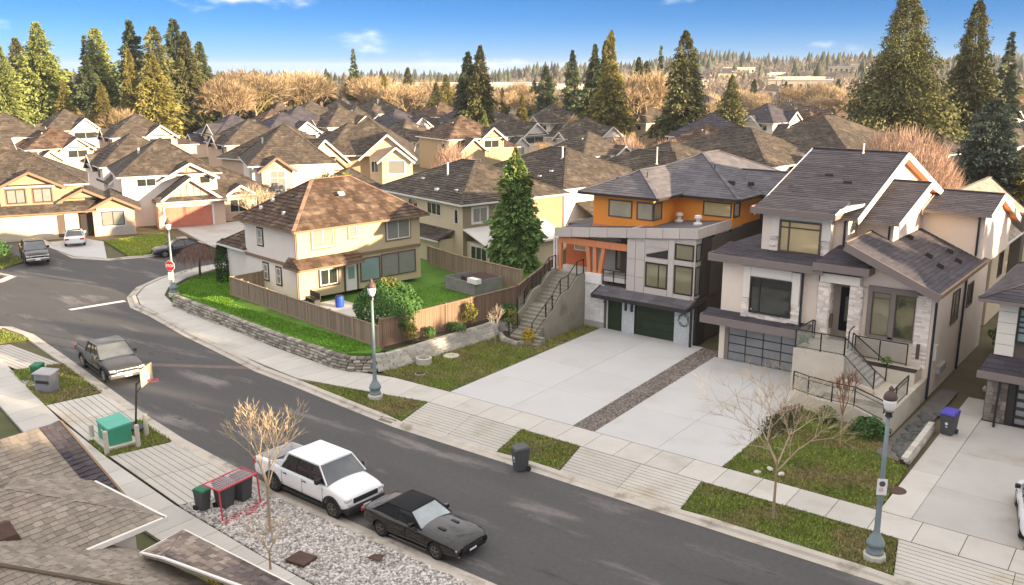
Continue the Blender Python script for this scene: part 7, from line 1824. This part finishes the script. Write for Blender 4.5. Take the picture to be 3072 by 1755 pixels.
bin_('grey wheelie bin standing in the gutter by the small lawn square',(-22.6,29.95,ZR),R(-30),plastic_grey,plastic_grey,H_=1.15,w0=.62)
bin_('dark grey wheelie bin with a blue lid on the path by the right house',(-8.75,45.4,0),R(-8),plastic_grey,plastic_blue,H_=1.22,w0=.68)
bin_('black wheelie bin with a green lid left of the goal frame',(-30.15,19.15,-.02),R(100),plastic_grey,plastic_green,H_=.95,w0=.48,logo=False)
bin_('dark wheelie bin standing under the goal net, nearer one',(-29.7,19.85,-.02),R(100),plastic_grey,plastic_grey,H_=1.15,w0=.62,logo=False)
bin_('dark wheelie bin standing under the goal net, nearer the street',(-29.65,20.65,-.02),R(100),plastic_grey,plastic_grey,H_=1.15,w0=.62,logo=False)
bin_('green bin on the grass patch by the bend',(-50.7,22.7,0),R(30),plastic_green,plastic_green,H_=1.05,w0=.55,logo=False)
o = E('kiosk','grey metal service cabinet with a black slot on the grass patch','utility box',(-48.9,22.3,0),R(25))
b = MB(); b.box(-.5,.5,-.35,.35,-.05,1.0); b.build('cabinet', mat('grey_cabinet',(.22,.22,.24),.6,var=.15,scale=4), o, bevel=.02); b = MB(); b.slab([(-.56,-.42,1.02),(.56,-.42,1.02),(.56,.42,1.12),(-.56,.42,1.12)],.08); b.build('lid', mat('light_grey_lid',(.32,.32,.34),.6,var=.1), o, bevel=.02)
b = MB(); b.box(-.4,.4,-.37,-.35,.45,.62); b.build('slot', blackmetal, o)
m = MB(); m.prism([(-51.6,22.2),(-50.3,23.4),(-49.4,22.6),(-50.6,21.8)],-.1,-.005); struct('pad', m, concrete)
# street hockey goal tipped against the bins
G_ = E('hockey_goal','red street hockey goal with a torn net leaning over the dark bins','goal',(-29.3,19.9,-.02),R(95))
b = MB(); q = [(-.95,-.55,.0),(-.95,-.45,1.25),(.95,-.45,1.25),(.95,-.55,.0)]
for a,c in zip(q,q[1:]): b.cyl(a,c,.035,n=8)
b.cyl((-.95,-.45,1.25),(-.95,.45,1.3),.03,n=8); b.cyl((.95,-.45,1.25),(.95,.45,1.3),.03,n=8); b.cyl((-.95,.45,1.3),(.95,.45,1.3),.03,n=8); b.cyl((.95,.45,1.3),(.95,.5,0),.03,n=8)
b.build('frame', netred, G_)
b = MB()
for i in range(20): b.bar((-.93+i*.098,-.45,1.24),(-.93+i*.098,.45,1.28-.06*math.sin(i*.7)),.014)
for j in range(9): b.bar((-.95,-.45+j*.11,1.22),(.95,-.45+j*.11,1.22+.02*(j%2)),.014)
b.build('net', netcloth, G_)
b = MB()
for k in range(46): x,y = rng.uniform(-1.0,1.2), -.75+rng.uniform(-.22,.22); b.bar((x,y,.04),(x+rng.uniform(-.25,.25),y+rng.uniform(-.2,.2),.05),.03)
b.build('torn_net', netred, G_)
# small ground fittings
def disc(name, label, cat, loc, r, m, h=.03, inner=None):
    o = E(name,label,cat,loc); b = MB(); b.lathe([(r,-.05),(r,h),(r*.93,h+.006),(0,h+.006)],(0,0,0),24); b.build('rim', m, o)
    b = MB(); b.lathe([(r*.86,h),(r*.86,h+.012),(0,h+.012)],(0,0,0),24); b.build('plate', inner or m, o); return o
disc('manhole_cover','rusty round cover set in the concrete path','manhole cover',(-8.95,37.6,-.02),.42,rust)
o = disc('manhole_cover','pale round concrete cover on the sloping lawn','manhole cover',(-36.0,40.1,-.02),.5,concpost,.05); o.location = (-35.6,40.2,-.02)
disc('valve_cover','small pale ring with a dark slot in the sloping lawn','manhole cover',(-34.8,36.6,-.02),.3,concpost,.03,soil)
o = E('planter_ring','pale concrete ring planter beside the block wall','planter',(-35.9,38.1,-.02)); b = MB(); b.lathe([(.46,-.05),(.48,.38),(.36,.40),(.34,.2),(0,.2)],(0,0,0),20); b.build('ring', concpost, o); b = MB(); b.lathe([(.345,.21),(0,.24)],(0,0,0),20); b.build('soil', soil, o)
o = E('steel_plate','rusty square plate lying in the rock bed','plate',(-23.95,18.9,.09),R(8)); b = MB(); b.box(-.42,.42,-.36,.36,-.05,.06); b.build('plate', rust, o, bevel=.01)
o = E('steel_plate','small rusty scrap lying in the rock bed by the convertible','plate',(-21.9,20.55,.1),R(30)); b = MB(); b.slab([(-.3,-.1,.06),(.2,-.2,.04),(.3,.1,.1),(-.1,.2,.05)],.03); b.build('plate', rust, o)
o = E('storm_drain','dark slotted storm drain in the kerb at the end of the lamp post lawn','storm drain',(-31.3,30.45,-.1),R(3)); b = MB(); b.box(-.55,.55,-.2,.12,-.05,.0); b.build('frame', concpost, o); b = MB()
for k in range(8): b.box(-.46+k*.115,-.40+k*.115,-.17,.09,.0,.012)
b.build('grate', rust, o); b = MB(); b.box(-.5,.5,.13,.16,-.02,.09); b.build('inlet', blackmetal, o)
# goods in the garden of the cream house
o = E('patio','paved patio behind the tan fence','patio',(-46.5,40.5,.82),CR); b = MB(); b.box(-3.0,3.2,-1.2,2.5,-.05,.03); b.build('paving', concrete, o)
o = E('barrel','blue barrel on the patio','barrel',(-47.3,41.9,.84)); b = MB(); b.lathe([(.26,0),(.3,.12),(.31,.4),(.3,.68),(.26,.78),(0,.78)],(0,0,0),14); b.build('drum', mat('blue_barrel',(.02,.07,.42),.5,var=.1), o); b = MB(); b.lathe([(.27,.78),(.27,.82),(0,.83)],(0,0,0),14); b.build('lid', blackmetal, o)
o = E('patio_bench','dark metal bench by the wall of the cream house','bench',(-49.3,41.2,.84),CR-.1); b = MB(); b.box(-.8,.8,-.22,.22,.42,.47); b.build('seat', blackmetal, o)
b = MB(); b.box(-.8,.8,.2,.24,.5,.9); b.build('backrest', blackmetal, o)
for x in (-.7,.7): b = MB(); b.box(x-.03,x+.03,-.2,.2,0,.42); b.build('leg', blackmetal, o)
o = E('garden_enclosure','grey corrugated enclosure on the green back lawn','shed',(-43.8,50.4,.82),R(-10)); b = MB(); b.box(-1.6,1.9,-.03,.03,0,.95); b.box(1.9,1.96,0,2.6,0,1.1); b.box(-1.6,-1.54,0,2.6,-.1,.95); b.build('panel', mat('faded_panel',(.23,.225,.22),.7,var=.2,scale=2), o)
b = MB(); b.box(1.3,2.3,-.25,.25,.95,1.3); b.build('cover_sheet', signwhite, o); b = MB(); b.box(-.9,1.2,1.0,3.0,0,.9); b.build('stored_goods', mat('dark_goods',(.06,.03,.03),.8,var=.3), o)
o = E('garden_shed','small shed with dark double door under the blue green spruce','shed',(-23.6,106.5,-.2),R(-20)); b = MB(); b.box(-2,2,-1.5,1.5,0,2.3); b.build('wall', beige2, o)
P_,L_,G_ = roof_rect(-2.3,2.3,-1.8,1.8,2.3,.5,'y',('gable','gable')); roof(o,P_,L_,grey_roof,None,caps=False); b = MB(); b.box(-1.1,1.1,-1.56,-1.5,.05,2.1); b.build('door', brownwin, o)
b = MB(); b.add([(-2,-1.5,2.25),(2,-1.5,2.25),(0,-1.5,3.25),(-2,-1.4,2.25),(2,-1.4,2.25),(0,-1.4,3.25)],[(0,1,2),(3,5,4),(1,4,5,2),(0,2,5,3)]); b.build('gable_wall', beige2, o)
for x, y, z, w_, d_, m_, lb in ((-7.2,59,0,.8,.6,darktrim,'dark box stored at the end of the walkway between the houses'),(-8.2,53.2,0,1.1,.5,concpost,'pale timber step on the walkway between the houses')):
    o = E('storage_box',lb,'box',(x,y,z)); b = MB(); b.box(-w_/2,w_/2,-d_/2,d_/2,0,.5 if m_ is darktrim else .12); b.build('body', m_, o, bevel=.02); b = MB(); b.box(-w_/2-.03,w_/2+.03,-d_/2-.03,d_/2+.03,.5 if m_ is darktrim else .12,.56 if m_ is darktrim else .16); b.build('lid', m_, o)
